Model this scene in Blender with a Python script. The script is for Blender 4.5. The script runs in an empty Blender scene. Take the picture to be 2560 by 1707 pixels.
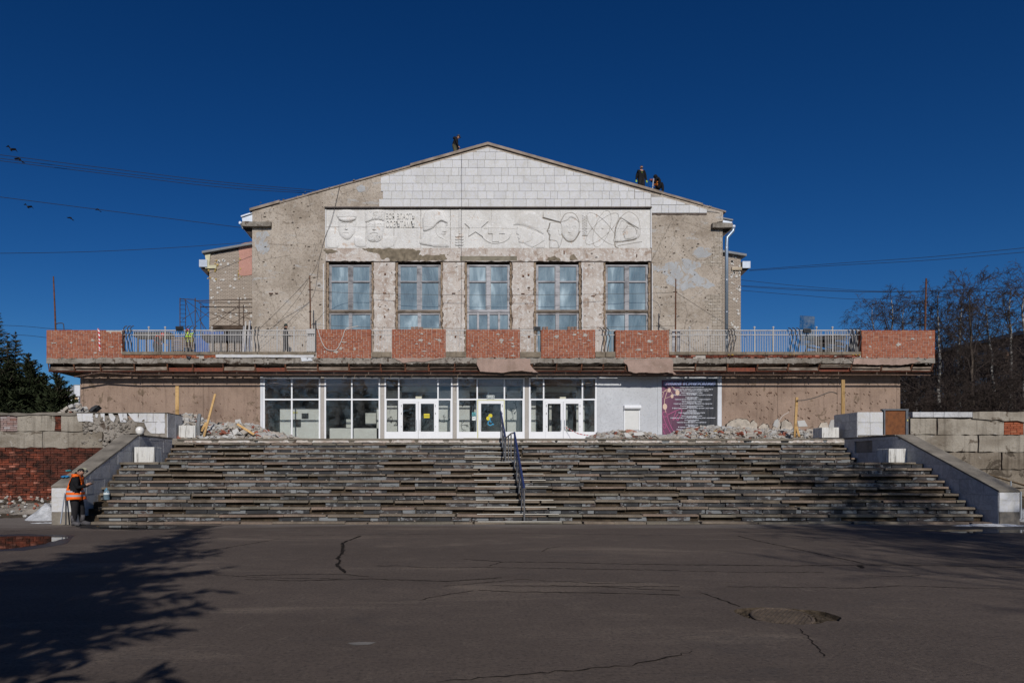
import bpy, bmesh, math, random
import numpy as np
from mathutils import Vector, Matrix, noise as mnoise

S = bpy.context.scene
C = S.collection
R = math.radians
rnd = random.Random(7)

# ------------------------------------------------------------------ camera, sky, sun, exposure
F = 1707.0; CX = 1090.0; CY = 1160.0; EYE = 1.8      # focal length and vanishing point in photo pixels
cam_d = bpy.data.cameras.new('camera'); cam = bpy.data.objects.new('camera', cam_d); C.objects.link(cam)
cam.location = (0, 0, EYE); cam.rotation_euler = (R(90), 0, 0)
cam_d.sensor_width = 36; cam_d.lens = 36 * F / 2560
cam_d.shift_x = (1280 - CX) / 2560; cam_d.shift_y = (CY - 853.5) / 2560
cam_d.clip_end = 3000
S.camera = cam

SUN_EL, SUN_AZ = 32.0, 5.0          # azimuth: degrees right of straight behind the camera
world = bpy.data.worlds.new('World'); S.world = world; world.use_nodes = True
wt = world.node_tree; wt.nodes.clear()
wo = wt.nodes.new('ShaderNodeOutputWorld'); wb = wt.nodes.new('ShaderNodeBackground')
sk = wt.nodes.new('ShaderNodeTexSky'); sk.sky_type = 'NISHITA'; sk.sun_disc = False
sk.sun_elevation = R(SUN_EL); sk.sun_rotation = R(180 - SUN_AZ)
sk.altitude = 600; sk.air_density = 1.0; sk.dust_density = 0.6; sk.ozone_density = 6.0
hs = wt.nodes.new('ShaderNodeHueSaturation'); hs.inputs['Saturation'].default_value = 1.22; hs.inputs['Value'].default_value = 0.81
hs.inputs['Hue'].default_value = 0.5005
wb.inputs['Strength'].default_value = 0.05
gm = wt.nodes.new('ShaderNodeGamma'); gm.inputs['Gamma'].default_value = 1.3
wt.links.new(sk.outputs[0], hs.inputs['Color']); wt.links.new(hs.outputs[0], gm.inputs['Color']); wt.links.new(gm.outputs[0], wb.inputs[0]); wt.links.new(wb.outputs[0], wo.inputs[0])

sun_d = bpy.data.lights.new('sun', 'SUN'); sun = bpy.data.objects.new('sun', sun_d); C.objects.link(sun)
sun_d.energy = 4.2; sun_d.angle = R(0.53); sun_d.color = (1.0, 0.955, 0.89)
sd = Vector((math.sin(R(SUN_AZ)) * math.cos(R(SUN_EL)), -math.cos(R(SUN_AZ)) * math.cos(R(SUN_EL)), math.sin(R(SUN_EL))))
sun.rotation_euler = (-sd).to_track_quat('-Z', 'Y').to_euler(); sun.location = (5, -40, 40)

S.view_settings.view_transform = 'Standard'; S.view_settings.look = 'None'
S.view_settings.exposure = -0.32; S.view_settings.gamma = 1.0
S.view_settings.use_curve_mapping = False
S.render.engine = 'CYCLES'
S.cycles.max_bounces = 6; S.cycles.diffuse_bounces = 3; S.cycles.glossy_bounces = 3
S.cycles.transparent_max_bounces = 12; S.cycles.use_denoising = True; S.cycles.denoising_input_passes = 'RGB_ALBEDO_NORMAL'; S.cycles.denoising_prefilter = 'ACCURATE'
S.cycles.sample_clamp_indirect = 4.0

# ------------------------------------------------------------------ helpers
def PX(x, d): return (x - CX) * d / F
def PZ(y, d): return EYE + (CY - y) * d / F
def W(x, y, d): return Vector((PX(x, d), d, PZ(y, d)))

def tag(o, label, cat, group=None, kind=None):
    o['label'] = label; o['category'] = cat
    if group: o['group'] = group
    if kind: o['kind'] = kind
    return o
def thing(name, label, cat, loc=(0, 0, 0), group=None):
    o = bpy.data.objects.new(name, None); C.objects.link(o); o.location = loc; o.empty_display_size = .2
    return tag(o, label, cat, group)
def put(name, me, m=None, parent=None, loc=None, rot=None, scale=None):
    o = bpy.data.objects.new(name, me); C.objects.link(o)
    if m is not None and not me.materials: me.materials.append(m)
    if parent is not None:
        o.parent = parent
        # children are given in world coordinates: undo the parent's location
        p = Vector((0, 0, 0)); q = parent
        while q is not None: p += q.location; q = q.parent
        o.location = Vector(loc if loc is not None else (0, 0, 0)) - p
    elif loc is not None: o.location = loc
    if rot is not None: o.rotation_euler = rot
    if scale is not None: o.scale = scale
    return o
def struct(o): o['kind'] = 'structure'; return o
def stuff(o): o['kind'] = 'stuff'; return o

class MB:
    def __init__(s): s.v = []; s.f = []; s.mi = []
    def quad(s, pts, mi=0):
        n = len(s.v); s.v += [tuple(p) for p in pts]; s.f.append(tuple(range(n, n + len(pts)))); s.mi.append(mi)
    def box(s, a, b, mi=0, M=None):
        x0, y0, z0 = a; x1, y1, z1 = b
        P = [Vector(p) for p in ((x0, y0, z0), (x1, y0, z0), (x1, y1, z0), (x0, y1, z0), (x0, y0, z1), (x1, y0, z1), (x1, y1, z1), (x0, y1, z1))]
        if M is not None: P = [M @ p for p in P]
        n = len(s.v); s.v += [tuple(p) for p in P]
        for q in ((0, 1, 5, 4), (1, 2, 6, 5), (2, 3, 7, 6), (3, 0, 4, 7), (4, 5, 6, 7), (3, 2, 1, 0)):
            s.f.append(tuple(n + i for i in q)); s.mi.append(mi)
    def tube(s, pts, r, n=6, mi=0, cap=True):
        pts = [Vector(p) for p in pts]; rr = r if isinstance(r, (list, tuple)) else [r] * len(pts)
        base = len(s.v); up = Vector((0, 0, 1)); last = None
        for i, p in enumerate(pts):
            t = (pts[min(i + 1, len(pts) - 1)] - pts[max(i - 1, 0)])
            if t.length < 1e-9: t = Vector((0, 0, 1))
            t.normalize()
            if last is None:
                a = t.cross(Vector((0, 1, 0)) if abs(t.y) < .9 else Vector((1, 0, 0))).normalized()
            else:
                a = (last - t * last.dot(t)); a = a.normalized() if a.length > 1e-6 else t.orthogonal().normalized()
            last = a; b = t.cross(a)
            for k in range(n):
                q = 2 * math.pi * k / n
                s.v.append(tuple(p + (a * math.cos(q) + b * math.sin(q)) * rr[i]))
        for i in range(len(pts) - 1):
            for k in range(n):
                k2 = (k + 1) % n; o = base + i * n
                s.f.append((o + k, o + k2, o + n + k2, o + n + k)); s.mi.append(mi)
        if cap:
            s.f.append(tuple(base + k for k in range(n))[::-1]); s.mi.append(mi)
            s.f.append(tuple(base + (len(pts) - 1) * n + k for k in range(n))); s.mi.append(mi)
    def lathe(s, prof, c, n=16, mi=0):
        base = len(s.v)
        for r, z in prof:
            for k in range(n):
                q = 2 * math.pi * k / n; s.v.append((c[0] + r * math.cos(q), c[1] + r * math.sin(q), c[2] + z))
        for i in range(len(prof) - 1):
            for k in range(n):
                k2 = (k + 1) % n; o = base + i * n
                s.f.append((o + k, o + k2, o + n + k2, o + n + k)); s.mi.append(mi)
        s.f.append(tuple(base + k for k in range(n))[::-1]); s.mi.append(mi)
        s.f.append(tuple(base + (len(prof) - 1) * n + k for k in range(n))); s.mi.append(mi)
    def prism(s, poly, y0, y1, mi=0):
        """polygon in (x,z), front at y0, back at y1"""
        A = sum(poly[i][0] * poly[(i + 1) % len(poly)][1] - poly[(i + 1) % len(poly)][0] * poly[i][1] for i in range(len(poly)))
        if A < 0: poly = poly[::-1]
        n = len(poly); b = len(s.v)
        s.v += [(p[0], y0, p[1]) for p in poly] + [(p[0], y1, p[1]) for p in poly]
        s.f.append(tuple(b + i for i in range(n))); s.mi.append(mi)
        s.f.append(tuple(b + n + i for i in reversed(range(n)))); s.mi.append(mi)
        for i in range(n):
            j = (i + 1) % n; s.f.append((b + i, b + n + i, b + n + j, b + j)); s.mi.append(mi)
    def mesh(s, name, mats=(), smooth=False):
        me = bpy.data.meshes.new(name); me.from_pydata(s.v, [], s.f)
        for m in mats: me.materials.append(m)
        if any(s.mi): me.polygons.foreach_set('material_index', s.mi)
        if smooth: me.polygons.foreach_set('use_smooth', [True] * len(me.polygons))
        me.update(); return me
    def build(s, name, m, parent=None, smooth=False):
        ms = m if isinstance(m, (list, tuple)) else [m]
        return put(name, s.mesh(name, ms, smooth), None, parent)

def boxme(name, sx, sy, sz, m, bev=0.0, jit=0.0, seed=0):
    """box mesh centred on its base centre, optionally chipped"""
    bm = bmesh.new(); bmesh.ops.create_cube(bm, size=1)
    bmesh.ops.scale(bm, vec=(sx, sy, sz), verts=bm.verts)
    if bev: bmesh.ops.bevel(bm, geom=bm.edges[:] , offset=bev, segments=1, affect='EDGES')
    if jit:
        r = random.Random(seed)
        for v in bm.verts: v.co += Vector((r.uniform(-jit, jit), r.uniform(-jit, jit), r.uniform(-jit, jit)))
    me = bpy.data.meshes.new(name); bm.to_mesh(me); bm.free()
    if m is not None: me.materials.append(m)
    return me

def sheet(name, outer, holes, y0, y1, m, parent=None):
    """wall piece in the (x,z) plane with holes: front at y0, edges back to y1"""
    bm = bmesh.new(); loops = []
    for lp in [outer] + list(holes):
        vs = [bm.verts.new((p[0], y0, p[1])) for p in lp]
        es = [bm.edges.new((vs[i], vs[(i + 1) % len(vs)])) for i in range(len(vs))]; loops.append(vs)
    bmesh.ops.triangle_fill(bm, use_beauty=True, use_dissolve=False, edges=bm.edges[:], normal=(0, -1, 0))
    for f in bm.faces:
        f.normal_update()
        if f.normal.y > 0: f.normal_flip()
    for vs in loops:
        bk = [bm.verts.new((v.co.x, y1, v.co.z)) for v in vs]
        for i in range(len(vs)):
            j = (i + 1) % len(vs)
            try: bm.faces.new((vs[i], bk[i], bk[j], vs[j]))
            except ValueError: pass
    me = bpy.data.meshes.new(name); bm.to_mesh(me); bm.free()
    return put(name, me, m, parent)

def ragged(pts, step=.25, amp=.05, seed=1):
    """subdivide a closed outline and roughen it"""
    out = []; r = random.Random(seed); n = len(pts)
    for i in range(n):
        a = Vector((pts[i][0], pts[i][1])); b = Vector((pts[(i + 1) % n][0], pts[(i + 1) % n][1]))
        k = max(1, int((b - a).length / step)); t = (b - a); nn = Vector((-t.y, t.x)).normalized() if t.length else Vector((0, 0))
        for j in range(k):
            p = a + t * (j / k)
            if j: p += nn * r.uniform(-amp, amp)
            out.append((p.x, p.y))
    return out
def clip(poly, a, b, c):
    """keep a*x+b*z<=c"""
    out = []
    for i in range(len(poly)):
        p = poly[i]; q = poly[(i + 1) % len(poly)]
        dp = a * p[0] + b * p[1] - c; dq = a * q[0] + b * q[1] - c
        if dp <= 0: out.append(p)
        if (dp < 0 < dq) or (dq < 0 < dp):
            t = dp / (dp - dq); out.append((p[0] + (q[0] - p[0]) * t, p[1] + (q[1] - p[1]) * t))
    return out
def area(poly):
    return abs(sum(poly[i][0] * poly[(i + 1) % len(poly)][1] - poly[(i + 1) % len(poly)][0] * poly[i][1] for i in range(len(poly)))) / 2

# ------------------------------------------------------------------ materials
class NT:
    def __init__(s, name):
        s.m = bpy.data.materials.new(name); s.m.use_nodes = True; s.t = s.m.node_tree; s.t.nodes.clear()
        s.out = s.t.nodes.new('ShaderNodeOutputMaterial')
    def n(s, typ, **kw):
        x = s.t.nodes.new(typ)
        for k, v in kw.items():
            if k in ('operation', 'blend_type', 'data_type', 'feature', 'wave_type', 'bands_direction', 'noise_type', 'clamp', 'vector_type', 'interpolation_type', 'distance'): setattr(x, k, v)
        return x
    def l(s, a, b): s.t.links.new(a, b)
    def pos(s, scale=(1, 1, 1), obj=False):
        if obj: g = s.n('ShaderNodeTexCoord').outputs['Object']
        else: g = s.n('ShaderNodeNewGeometry').outputs['Position']
        if tuple(scale) == (1, 1, 1): return g
        mp = s.n('ShaderNodeMapping'); mp.inputs['Scale'].default_value = scale; s.l(g, mp.inputs[0]); return mp.outputs[0]
    def noise(s, vec, scale, detail=4, rough=.55, dist=0):
        x = s.n('ShaderNodeTexNoise'); s.l(vec, x.inputs['Vector'])
        x.inputs['Scale'].default_value = scale; x.inputs['Detail'].default_value = detail
        x.inputs['Roughness'].default_value = rough; x.inputs['Distortion'].default_value = dist; return x.outputs['Fac']
    def vor(s, vec, scale, feature='F1', out='Distance'):
        x = s.n('ShaderNodeTexVoronoi', feature=feature); s.l(vec, x.inputs['Vector']); x.inputs['Scale'].default_value = scale; return x.outputs[out]
    def ramp(s, fac, stops, const=False):
        x = s.n('ShaderNodeValToRGB'); s.l(fac, x.inputs[0]); e = x.color_ramp.elements
        if const: x.color_ramp.interpolation = 'CONSTANT'
        while len(e) < len(stops): e.new(.5)
        for i, (p, c) in enumerate(stops):
            e[i].position = p
            e[i].color = (c, c, c, 1) if isinstance(c, (int, float)) else (c[0], c[1], c[2], 1)
        return x.outputs[0]
    def mix(s, fac, a, b, bt='MIX'):
        x = s.n('ShaderNodeMix', data_type='RGBA', blend_type=bt)
        for sock, v in ((x.inputs[0], fac), (x.inputs[6], a), (x.inputs[7], b)):
            if isinstance(v, (int, float)): sock.default_value = v
            elif isinstance(v, tuple): sock.default_value = (v[0], v[1], v[2], 1)
            else: s.l(v, sock)
        return x.outputs[2]
    def math(s, op, a, b=0.0):
        x = s.n('ShaderNodeMath', operation=op)
        for sock, v in ((x.inputs[0], a), (x.inputs[1], b)):
            if isinstance(v, (int, float)): sock.default_value = v
            else: s.l(v, sock)
        return x.outputs[0]
    def sep(s, vec, i):
        x = s.n('ShaderNodeSeparateXYZ'); s.l(vec, x.inputs[0]); return x.outputs[i]
    def rand(s): return s.n('ShaderNodeObjectInfo').outputs['Random']
    def done(s, col, rough=.9, bump=None, bstr=.4, bdist=.02, spec=.3, metal=0.0):
        p = s.n('ShaderNodeBsdfPrincipled')
        if isinstance(col, tuple): p.inputs['Base Color'].default_value = (*col, 1)
        else: s.l(col, p.inputs['Base Color'])
        if isinstance(rough, (int, float)): p.inputs['Roughness'].default_value = rough
        else: s.l(rough, p.inputs['Roughness'])
        p.inputs['Specular IOR Level'].default_value = spec; p.inputs['Metallic'].default_value = metal
        if bump is not None:
            b = s.n('ShaderNodeBump'); b.inputs['Strength'].default_value = bstr; b.inputs['Distance'].default_value = bdist
            s.l(bump, b.inputs['Height']); s.l(b.outputs[0], p.inputs['Normal'])
        s.l(p.outputs[0], s.out.inputs[0]); s.p = p; return s.m

def plain(name, col, rough=.8, var=.25, scale=6, bstr=.25, spec=.3, metal=0, rnd_=.0, bdist=.01):
    """plain weathered surface"""
    t = NT(name); v = t.pos(); n = t.noise(v, scale, 5, .6)
    c = t.ramp(n, [(.3, tuple(max(0, x * (1 - var)) for x in col)), (.7, tuple(min(1, x * (1 + var)) for x in col))])
    if rnd_:
        k = t.math('ADD', t.math('MULTIPLY', t.rand(), rnd_), 1 - rnd_ / 2)
        c = t.mix(1.0, c, t.ramp(k, [(0, 0.0), (1, 1.0)]), 'MULTIPLY') if False else t.mix(1.0, c, _grey(t, k), 'MULTIPLY')
    return t.done(c, rough, t.noise(v, scale * 6, 4, .6), bstr, bdist, spec, metal)
def _grey(t, k):
    x = t.n('ShaderNodeCombineColor')
    for i in range(3): t.l(k, x.inputs[i])
    return x.outputs[0]
# ---- the materials
def m_asphalt():
    t = NT('asphalt'); v = t.pos()
    big = t.noise(t.pos((.35, .8, 1)), .5, 5, .6); mid = t.noise(v, 3.0, 5, .65); fin = t.noise(v, 22, 5, .8); grit = t.noise(v, 140, 2, .7)
    c = t.ramp(big, [(.3, (.100, .077, .063)), (.5, (.124, .096, .079)), (.72, (.160, .124, .100))])
    c = t.mix(t.ramp(mid, [(.35, .0), (.75, .55)]), c, (.078, .060, .052))
    c = t.mix(t.ramp(t.noise(t.pos((.25, .9, 1)), .9, 6, .6, .8), [(.56, 0.0), (.68, .75)]), c, (.21, .165, .13))
    c = t.mix(t.ramp(t.noise(t.pos((1.6, 1, 1)), 1.7, 6, .7, .5), [(.60, 0.0), (.72, .5)]), c, (.20, .16, .128))
    c = t.mix(t.ramp(t.noise(t.pos((.5, 1, 1)), 1.1, 6, .7, .5), [(.30, .6), (.42, 0.0)]), c, (.075, .063, .058))
    c = t.mix(t.ramp(fin, [(.34, .9), (.50, 0.0)]), c, (.040, .033, .030))
    c = t.mix(t.ramp(fin, [(.58, 0.0), (.74, .6)]), c, (.25, .21, .185))
    c = t.mix(t.ramp(grit, [(.40, .4), (.5, 0.0)]), c, (.05, .043, .038))
    c = t.mix(t.ramp(t.vor(v, 9), [(.0, .9), (.06, 0.0)]), c, (.26, .24, .22))
    # paler dried silt along the foot of the stairs
    y = t.sep(v, 1); k = t.math('ADD', t.math('MULTIPLY', y, .33), t.math('MULTIPLY', t.noise(t.pos((.3, 1, 1)), 1.0, 5, .6), 1.6))
    c = t.mix(t.ramp(t.math('MULTIPLY', k, .1), [(.715, 0.0), (.755, .7)]), c, (.20, .175, .155))
    wet = t.ramp(t.noise(t.pos((.3, 1, 1)), .35, 3), [(.42, .86), (.62, .96)])
    return t.done(c, wet, t.math('ADD', fin, t.math('MULTIPLY', mid, .8)), .7, .018, .2)
def m_brick(name, ca, cb, cc, soot=0.0):
    t = NT(name); v = t.pos(); r = t.rand()
    c = t.ramp(r, [(0, ca), (.45, cb), (.8, cb), (1, cc)])
    c = t.mix(t.ramp(t.noise(v, 9, 5, .65), [(.3, .5), (.65, 0.0)]), c, tuple(x * .55 for x in cb))
    c = t.mix(t.ramp(t.noise(v, 26, 4, .7), [(.60, 0.0), (.72, .6)]), c, (.40, .33, .29))
    if soot: c = t.mix(t.ramp(t.noise(t.pos((1, 1, 2.2)), 1.6, 6, .7, .6), [(.40, 0.0), (.62, soot)]), c, (.020, .014, .012))
    return t.done(c, .95, t.noise(v, 60, 4, .7), .5, .012, .15)
def m_plaster(name, base, dark, light, spot=None, spot_thr=.6, streak=0.0, scale=1.0, holes=.5, bstr=.5, lpatch=.62):
    t = NT(name); v = t.pos()
    n1 = t.noise(v, .55 * scale, 6, .62, .5); n2 = t.noise(v, 2.6 * scale, 6, .68, .3); n3 = t.noise(v, 11 * scale, 5, .7)
    c = t.ramp(n1, [(.32, dark), (.52, base), (.7, tuple(min(1, x * 1.14) for x in base))])
    c = t.mix(t.ramp(n2, [(lpatch, 0.0), (lpatch + .05, .75)]), c, light)
    c = t.mix(t.ramp(n3, [(.3, .55), (.5, 0.0)]), c, tuple(x * .6 for x in base))
    if spot: c = t.mix(t.ramp(t.noise(v, 1.1 * scale, 7, .7, .8), [(spot_thr, 0.0), (spot_thr + .03, .9)]), c, spot)
    if streak: c = t.mix(t.ramp(t.noise(t.pos((5, 5, .35)), 1.0, 5, .6), [(.52, 0.0), (.75, streak)]), c, tuple(x * .5 for x in dark))
    h = t.vor(t.pos((1, 1, 1.4)), 3.4 * scale); hm = t.ramp(h, [(.02, holes), (.07, 0.0)])
    c = t.mix(hm, c, (.045, .036, .03))
    b = t.math('SUBTRACT', t.math('ADD', n2, t.math('MULTIPLY', n3, .7)), t.math('MULTIPLY', hm, .8))
    return t.done(c, .95, b, bstr, .05, .1)
def m_marble(name, base, vein, rv=.12, dirt=.35):
    t = NT(name); v = t.pos(); r = t.rand()
    off = t.n('ShaderNodeVectorMath', operation='ADD'); t.l(v, off.inputs[0])
    cb = t.n('ShaderNodeCombineXYZ'); t.l(t.math('MULTIPLY', r, 37.0), cb.inputs[0]); t.l(t.math('MULTIPLY', r, 91.0), cb.inputs[2]); t.l(cb.outputs[0], off.inputs[1])
    n = t.noise(off.outputs[0], 2.4, 7, .62, 1.6)
    c = t.ramp(n, [(.40, base), (.48, vein), (.53, base), (.75, tuple(x * .9 for x in base))])
    c = t.mix(1.0, c, _grey(t, t.math('ADD', t.math('MULTIPLY', r, rv), 1 - rv)), 'MULTIPLY')
    c = t.mix(t.ramp(t.noise(v, .9, 7, .7, .4), [(.52, 0.0), (.74, dirt)]), c, (.30, .27, .22))
    c = t.mix(t.ramp(t.noise(v, 14, 4, .7), [(.62, 0.0), (.72, dirt * .8)]), c, (.33, .29, .25))
    return t.done(c, .65, t.noise(v, 30, 4, .6), .2, .008, .35)
def m_wood(name, a, b, c3, scale=1.0, axis=0):
    t = NT(name); s = [1.2, 14, 14]
    if axis == 2: s = [14, 14, 1.2]
    g = t.noise(t.pos(tuple(x * scale for x in s)), 1.6, 6, .68, .6); r = t.rand()
    c = t.ramp(g, [(.30, a), (.5, b), (.68, c3)])
    c = t.mix(t.ramp(t.noise(t.pos((1, 1, 2)), 1.3, 5, .65), [(.48, 0.0), (.66, .7)]), c, tuple(x * .4 for x in a))
    c = t.mix(1.0, c, _grey(t, t.math('ADD', t.math('MULTIPLY', r, .45), .7)), 'MULTIPLY')
    return t.done(c, .92, g, .6, .02, .15)
def m_rust(name, a, b, thr=.5):
    t = NT(name); v = t.pos(); n = t.noise(v, 7, 6, .7)
    c = t.ramp(n, [(thr - .1, a), (thr + .08, b)]); return t.done(c, .85, n, .4, .01, .25)
def m_glass(name, tint=(.965, .975, .97), refl=1.0, rough=0.0, dirt=.03):
    t = NT(name); tr = t.n('ShaderNodeBsdfTransparent'); tr.inputs[0].default_value = (*tint, 1)
    gl = t.n('ShaderNodeBsdfGlossy'); gl.inputs['Roughness'].default_value = rough; gl.inputs[0].default_value = (refl, refl, refl, 1)
    fr = t.n('ShaderNodeFresnel'); fr.inputs[0].default_value = 1.5
    b = t.n('ShaderNodeBump'); b.inputs['Strength'].default_value = .05; b.inputs['Distance'].default_value = .02
    t.l(t.noise(t.pos(), 1.4, 2), b.inputs['Height']); t.l(b.outputs[0], gl.inputs['Normal'])
    m = t.n('ShaderNodeMixShader'); t.l(fr.outputs[0], m.inputs[0]); t.l(tr.outputs[0], m.inputs[1]); t.l(gl.outputs[0], m.inputs[2])
    df = t.n('ShaderNodeBsdfDiffuse'); df.inputs[0].default_value = (.35, .36, .36, 1)
    k = t.ramp(t.noise(t.pos(), 2.2, 5, .7), [(.4, 0.0), (.8, dirt * 3)])
    m2 = t.n('ShaderNodeMixShader'); t.l(k, m2.inputs[0]); t.l(m.outputs[0], m2.inputs[1]); t.l(df.outputs[0], m2.inputs[2])
    t.l(m2.outputs[0], t.out.inputs[0]); return t.m
def m_film():
    """window pane backed by creased polythene film"""
    t = NT('filmed_glass'); v = t.pos(); r = t.rand()
    off = t.n('ShaderNodeVectorMath', operation='ADD'); t.l(t.pos((1.6, 1, .55)), off.inputs[0])
    cb = t.n('ShaderNodeCombineXYZ'); t.l(t.math('MULTIPLY', r, 53.0), cb.inputs[0]); t.l(t.math('MULTIPLY', r, 17.0), cb.inputs[2]); t.l(cb.outputs[0], off.inputs[1])
    n = t.noise(off.outputs[0], .8, 4, .5, .5)
    c = t.ramp(n, [(.25, (.025, .055, .085)), (.40, (.075, .135, .175)), (.56, (.15, .225, .27)), (.70, (.38, .49, .54))])
    off2 = t.n('ShaderNodeVectorMath', operation='ADD'); t.l(t.pos((7, 1, .8)), off2.inputs[0]); t.l(cb.outputs[0], off2.inputs[1])
    st = t.noise(off2.outputs[0], 1.0, 4, .6, .4)
    c = t.mix(t.ramp(st, [(.64, 0.0), (.82, .6)]), c, (.40, .50, .55))  # pale streaks: highlights on the film folds, painted into the base colour
    m = t.done(c, .45, t.math('ADD', n, t.math('MULTIPLY', st, .5)), .35, .12, .4)
    t.p.inputs['Coat Weight'].default_value = 1.0; t.p.inputs['Coat Roughness'].default_value = .02
    return m
def m_slate():
    """dark riser tile with pale mortar skin left along its edges"""
    t = NT('slate_riser'); v = t.pos()
    wn = t.n('ShaderNodeTexWhiteNoise'); cmb = t.n('ShaderNodeCombineXYZ'); t.l(t.math('FLOOR', t.math('MULTIPLY', t.sep(v, 0), 1.7)), cmb.inputs[0]); t.l(t.math('FLOOR', t.math('MULTIPLY', t.sep(v, 2), 5.0)), cmb.inputs[2]); t.l(cmb.outputs[0], wn.inputs['Vector'])
    r = t.math('FRACT', t.math('ADD', t.rand(), wn.outputs['Value']))
    c = t.ramp(r, [(0, (.030, .031, .034)), (.55, (.050, .050, .053)), (.86, (.07, .052, .048)), (.97, (.12, .122, .125)), (1, (.27, .27, .27))])
    off = t.n('ShaderNodeVectorMath', operation='ADD'); t.l(t.pos((1, 1, 2.5)), off.inputs[0])
    cb = t.n('ShaderNodeCombineXYZ'); t.l(t.math('MULTIPLY', r, 13.0), cb.inputs[0]); t.l(cb.outputs[0], off.inputs[1])
    n = t.noise(off.outputs[0], 3.2, 7, .68, .3)
    k = t.math('ADD', n, t.math('MULTIPLY', t.math('SUBTRACT', r, .5), .22))
    c = t.mix(t.ramp(k, [(.535, 0.0), (.56, .85)]), c, (.20, .212, .22))
    c = t.mix(t.ramp(t.noise(v, 1.0, 5), [(.56, 0.0), (.7, .7)]), c, (.02, .017, .014))
    return t.done(c, .75, n, .4, .01, .3)
def m_tread():
    t = NT('granite_tread'); v = t.pos(); r = t.rand()
    c = t.ramp(r, [(0, (.27, .195, .15)), (.3, (.235, .185, .142)), (.6, (.225, .188, .145)), (.8, (.195, .178, .142)), (1, (.30, .225, .17))])
    c = t.mix(t.ramp(t.noise(v, 1.0, 6, .65), [(.42, 0.0), (.68, .75)]), c, (.05, .04, .03))
    c = t.mix(t.ramp(t.noise(v, 50, 3, .7), [(.35, .5), (.55, 0.0)]), c, (.06, .05, .042))
    c = t.mix(t.ramp(t.noise(v, 5, 5, .7), [(.64, 0.0), (.74, .5)]), c, (.28, .25, .21))
    return t.done(c, .85, t.noise(v, 40, 4, .7), .4, .01, .25)

def m_facade():
    t = NT('facade_plaster'); v = t.pos()
    n1 = t.noise(v, .5, 7, .66, .6); n2 = t.noise(v, 1.9, 7, .7, .4); n3 = t.noise(v, 9, 5, .72); n4 = t.noise(t.pos((.7, 1, 2.2)), 1.1, 6, .65, .3)
    c = t.ramp(n1, [(.34, (.30, .25, .20)), (.5, (.43, .37, .308)), (.66, (.50, .44, .375))])
    c = t.mix(t.ramp(n2, [(.56, 0.0), (.64, .6)]), c, (.47, .43, .385))
    c = t.mix(t.ramp(n4, [(.60, 0.0), (.63, .75)]), c, (.43, .42, .405))
    c = t.mix(t.ramp(n4, [(.33, .85), (.37, 0.0)]), c, (.225, .185, .145))
    c = t.mix(t.ramp(n3, [(.36, .55), (.5, 0.0)]), c, (.20, .16, .125))
    c = t.mix(t.ramp(t.noise(t.pos((4, 4, .3)), 1.0, 5, .6), [(.56, 0.0), (.78, .35)]), c, (.20, .165, .13))
    h = t.vor(t.pos((1, 1, 1.5)), 3.0); hm = t.ramp(h, [(.04, .85), (.10, 0.0)]); gate = t.ramp(t.noise(t.pos((1, 1, 1.6)), .8, 4), [(.53, 0.0), (.60, 1.0)])
    c = t.mix(t.math('MULTIPLY', hm, gate), c, (.07, .055, .042))
    cr = t.vor(v, .55, 'DISTANCE_TO_EDGE'); wob = t.math('ADD', cr, t.math('MULTIPLY', t.math('SUBTRACT', n3, .5), .05))
    c = t.mix(t.ramp(wob, [(.0, .55), (.012, 0.0)]), c, (.12, .10, .08))
    return t.done(c, .95, t.math('SUBTRACT', t.math('ADD', n2, t.math('MULTIPLY', n3, .9)), hm), .65, .07, .1)
M_ASPH = m_asphalt()
M_SOIL = plain('soil', (.085, .068, .05), .95, .4, 2, .8, .1, bdist=.05)
M_DIRT = plain('step_dirt', (.062, .047, .033), .95, .55, 5, .8, .1, bdist=.03)
M_REDB = m_brick('red_brick', (.25, .068, .036), (.36, .11, .055), (.40, .16, .085))
M_OLDB = m_brick('old_brick', (.05, .026, .022), (.26, .068, .038), (.52, .22, .155), .93)
M_WHTB = m_brick('silicate_brick', (.36, .31, .25), (.46, .40, .33), (.56, .51, .45))
M_MORT = plain('mortar', (.40, .365, .33), .95, .3, 8, .6, .1)
M_DMORT = plain('dark_mortar', (.12, .095, .08), .95, .4, 6, .6, .1)
M_FAC = m_facade()
M_GREYP = m_plaster('grey_paint', (.40, .41, .42), (.34, .34, .34), (.5, .5, .5), (.36, .305, .25), .52, 0, 2.2, .5, .4)
M_PINK = m_plaster('window_plaster', (.56, .50, .45), (.40, .31, .255), (.69, .67, .64), (.36, .275, .22), .575, .3, 2.0, .8, .9, .53)
M_LOW = m_plaster('lower_panel', (.305, .22, .17), (.215, .15, .115), (.35, .285, .235), (.165, .12, .085), .59, .55, 1.3, .65, .4, .68)
M_LOWB = m_plaster('pink_render', (.37, .265, .22), (.28, .2, .16), (.45, .38, .34), None, .6, .2, 2, .5, .5)
M_CONC = m_plaster('old_concrete', (.30, .27, .235), (.17, .145, .115), (.42, .395, .36), (.09, .065, .05), .58, .7, 1.7, .7, .9)
M_CONCR = m_plaster('wall_concrete', (.33, .295, .245), (.19, .16, .125), (.40, .37, .33), (.13, .105, .08), .57, .75, 1.1, .6, .7)
M_CAP = plain('cap_concrete', (.20, .178, .15), .95, .38, 1.6, .6, .1, bdist=.03)
M_TILE = m_marble('white_marble', (.62, .62, .64), (.56, .55, .52), .10, .3)
M_TILE2 = m_marble('grey_marble', (.56, .56, .57), (.42, .42, .43), .22, .4)
M_REL = m_plaster('relief_stone', (.66, .645, .62), (.57, .545, .51), (.71, .70, .69), (.56, .46, .385), .61, .15, 1.3, .25, .25, .55)
M_SLATE = m_slate(); M_TREAD = m_tread()
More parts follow.
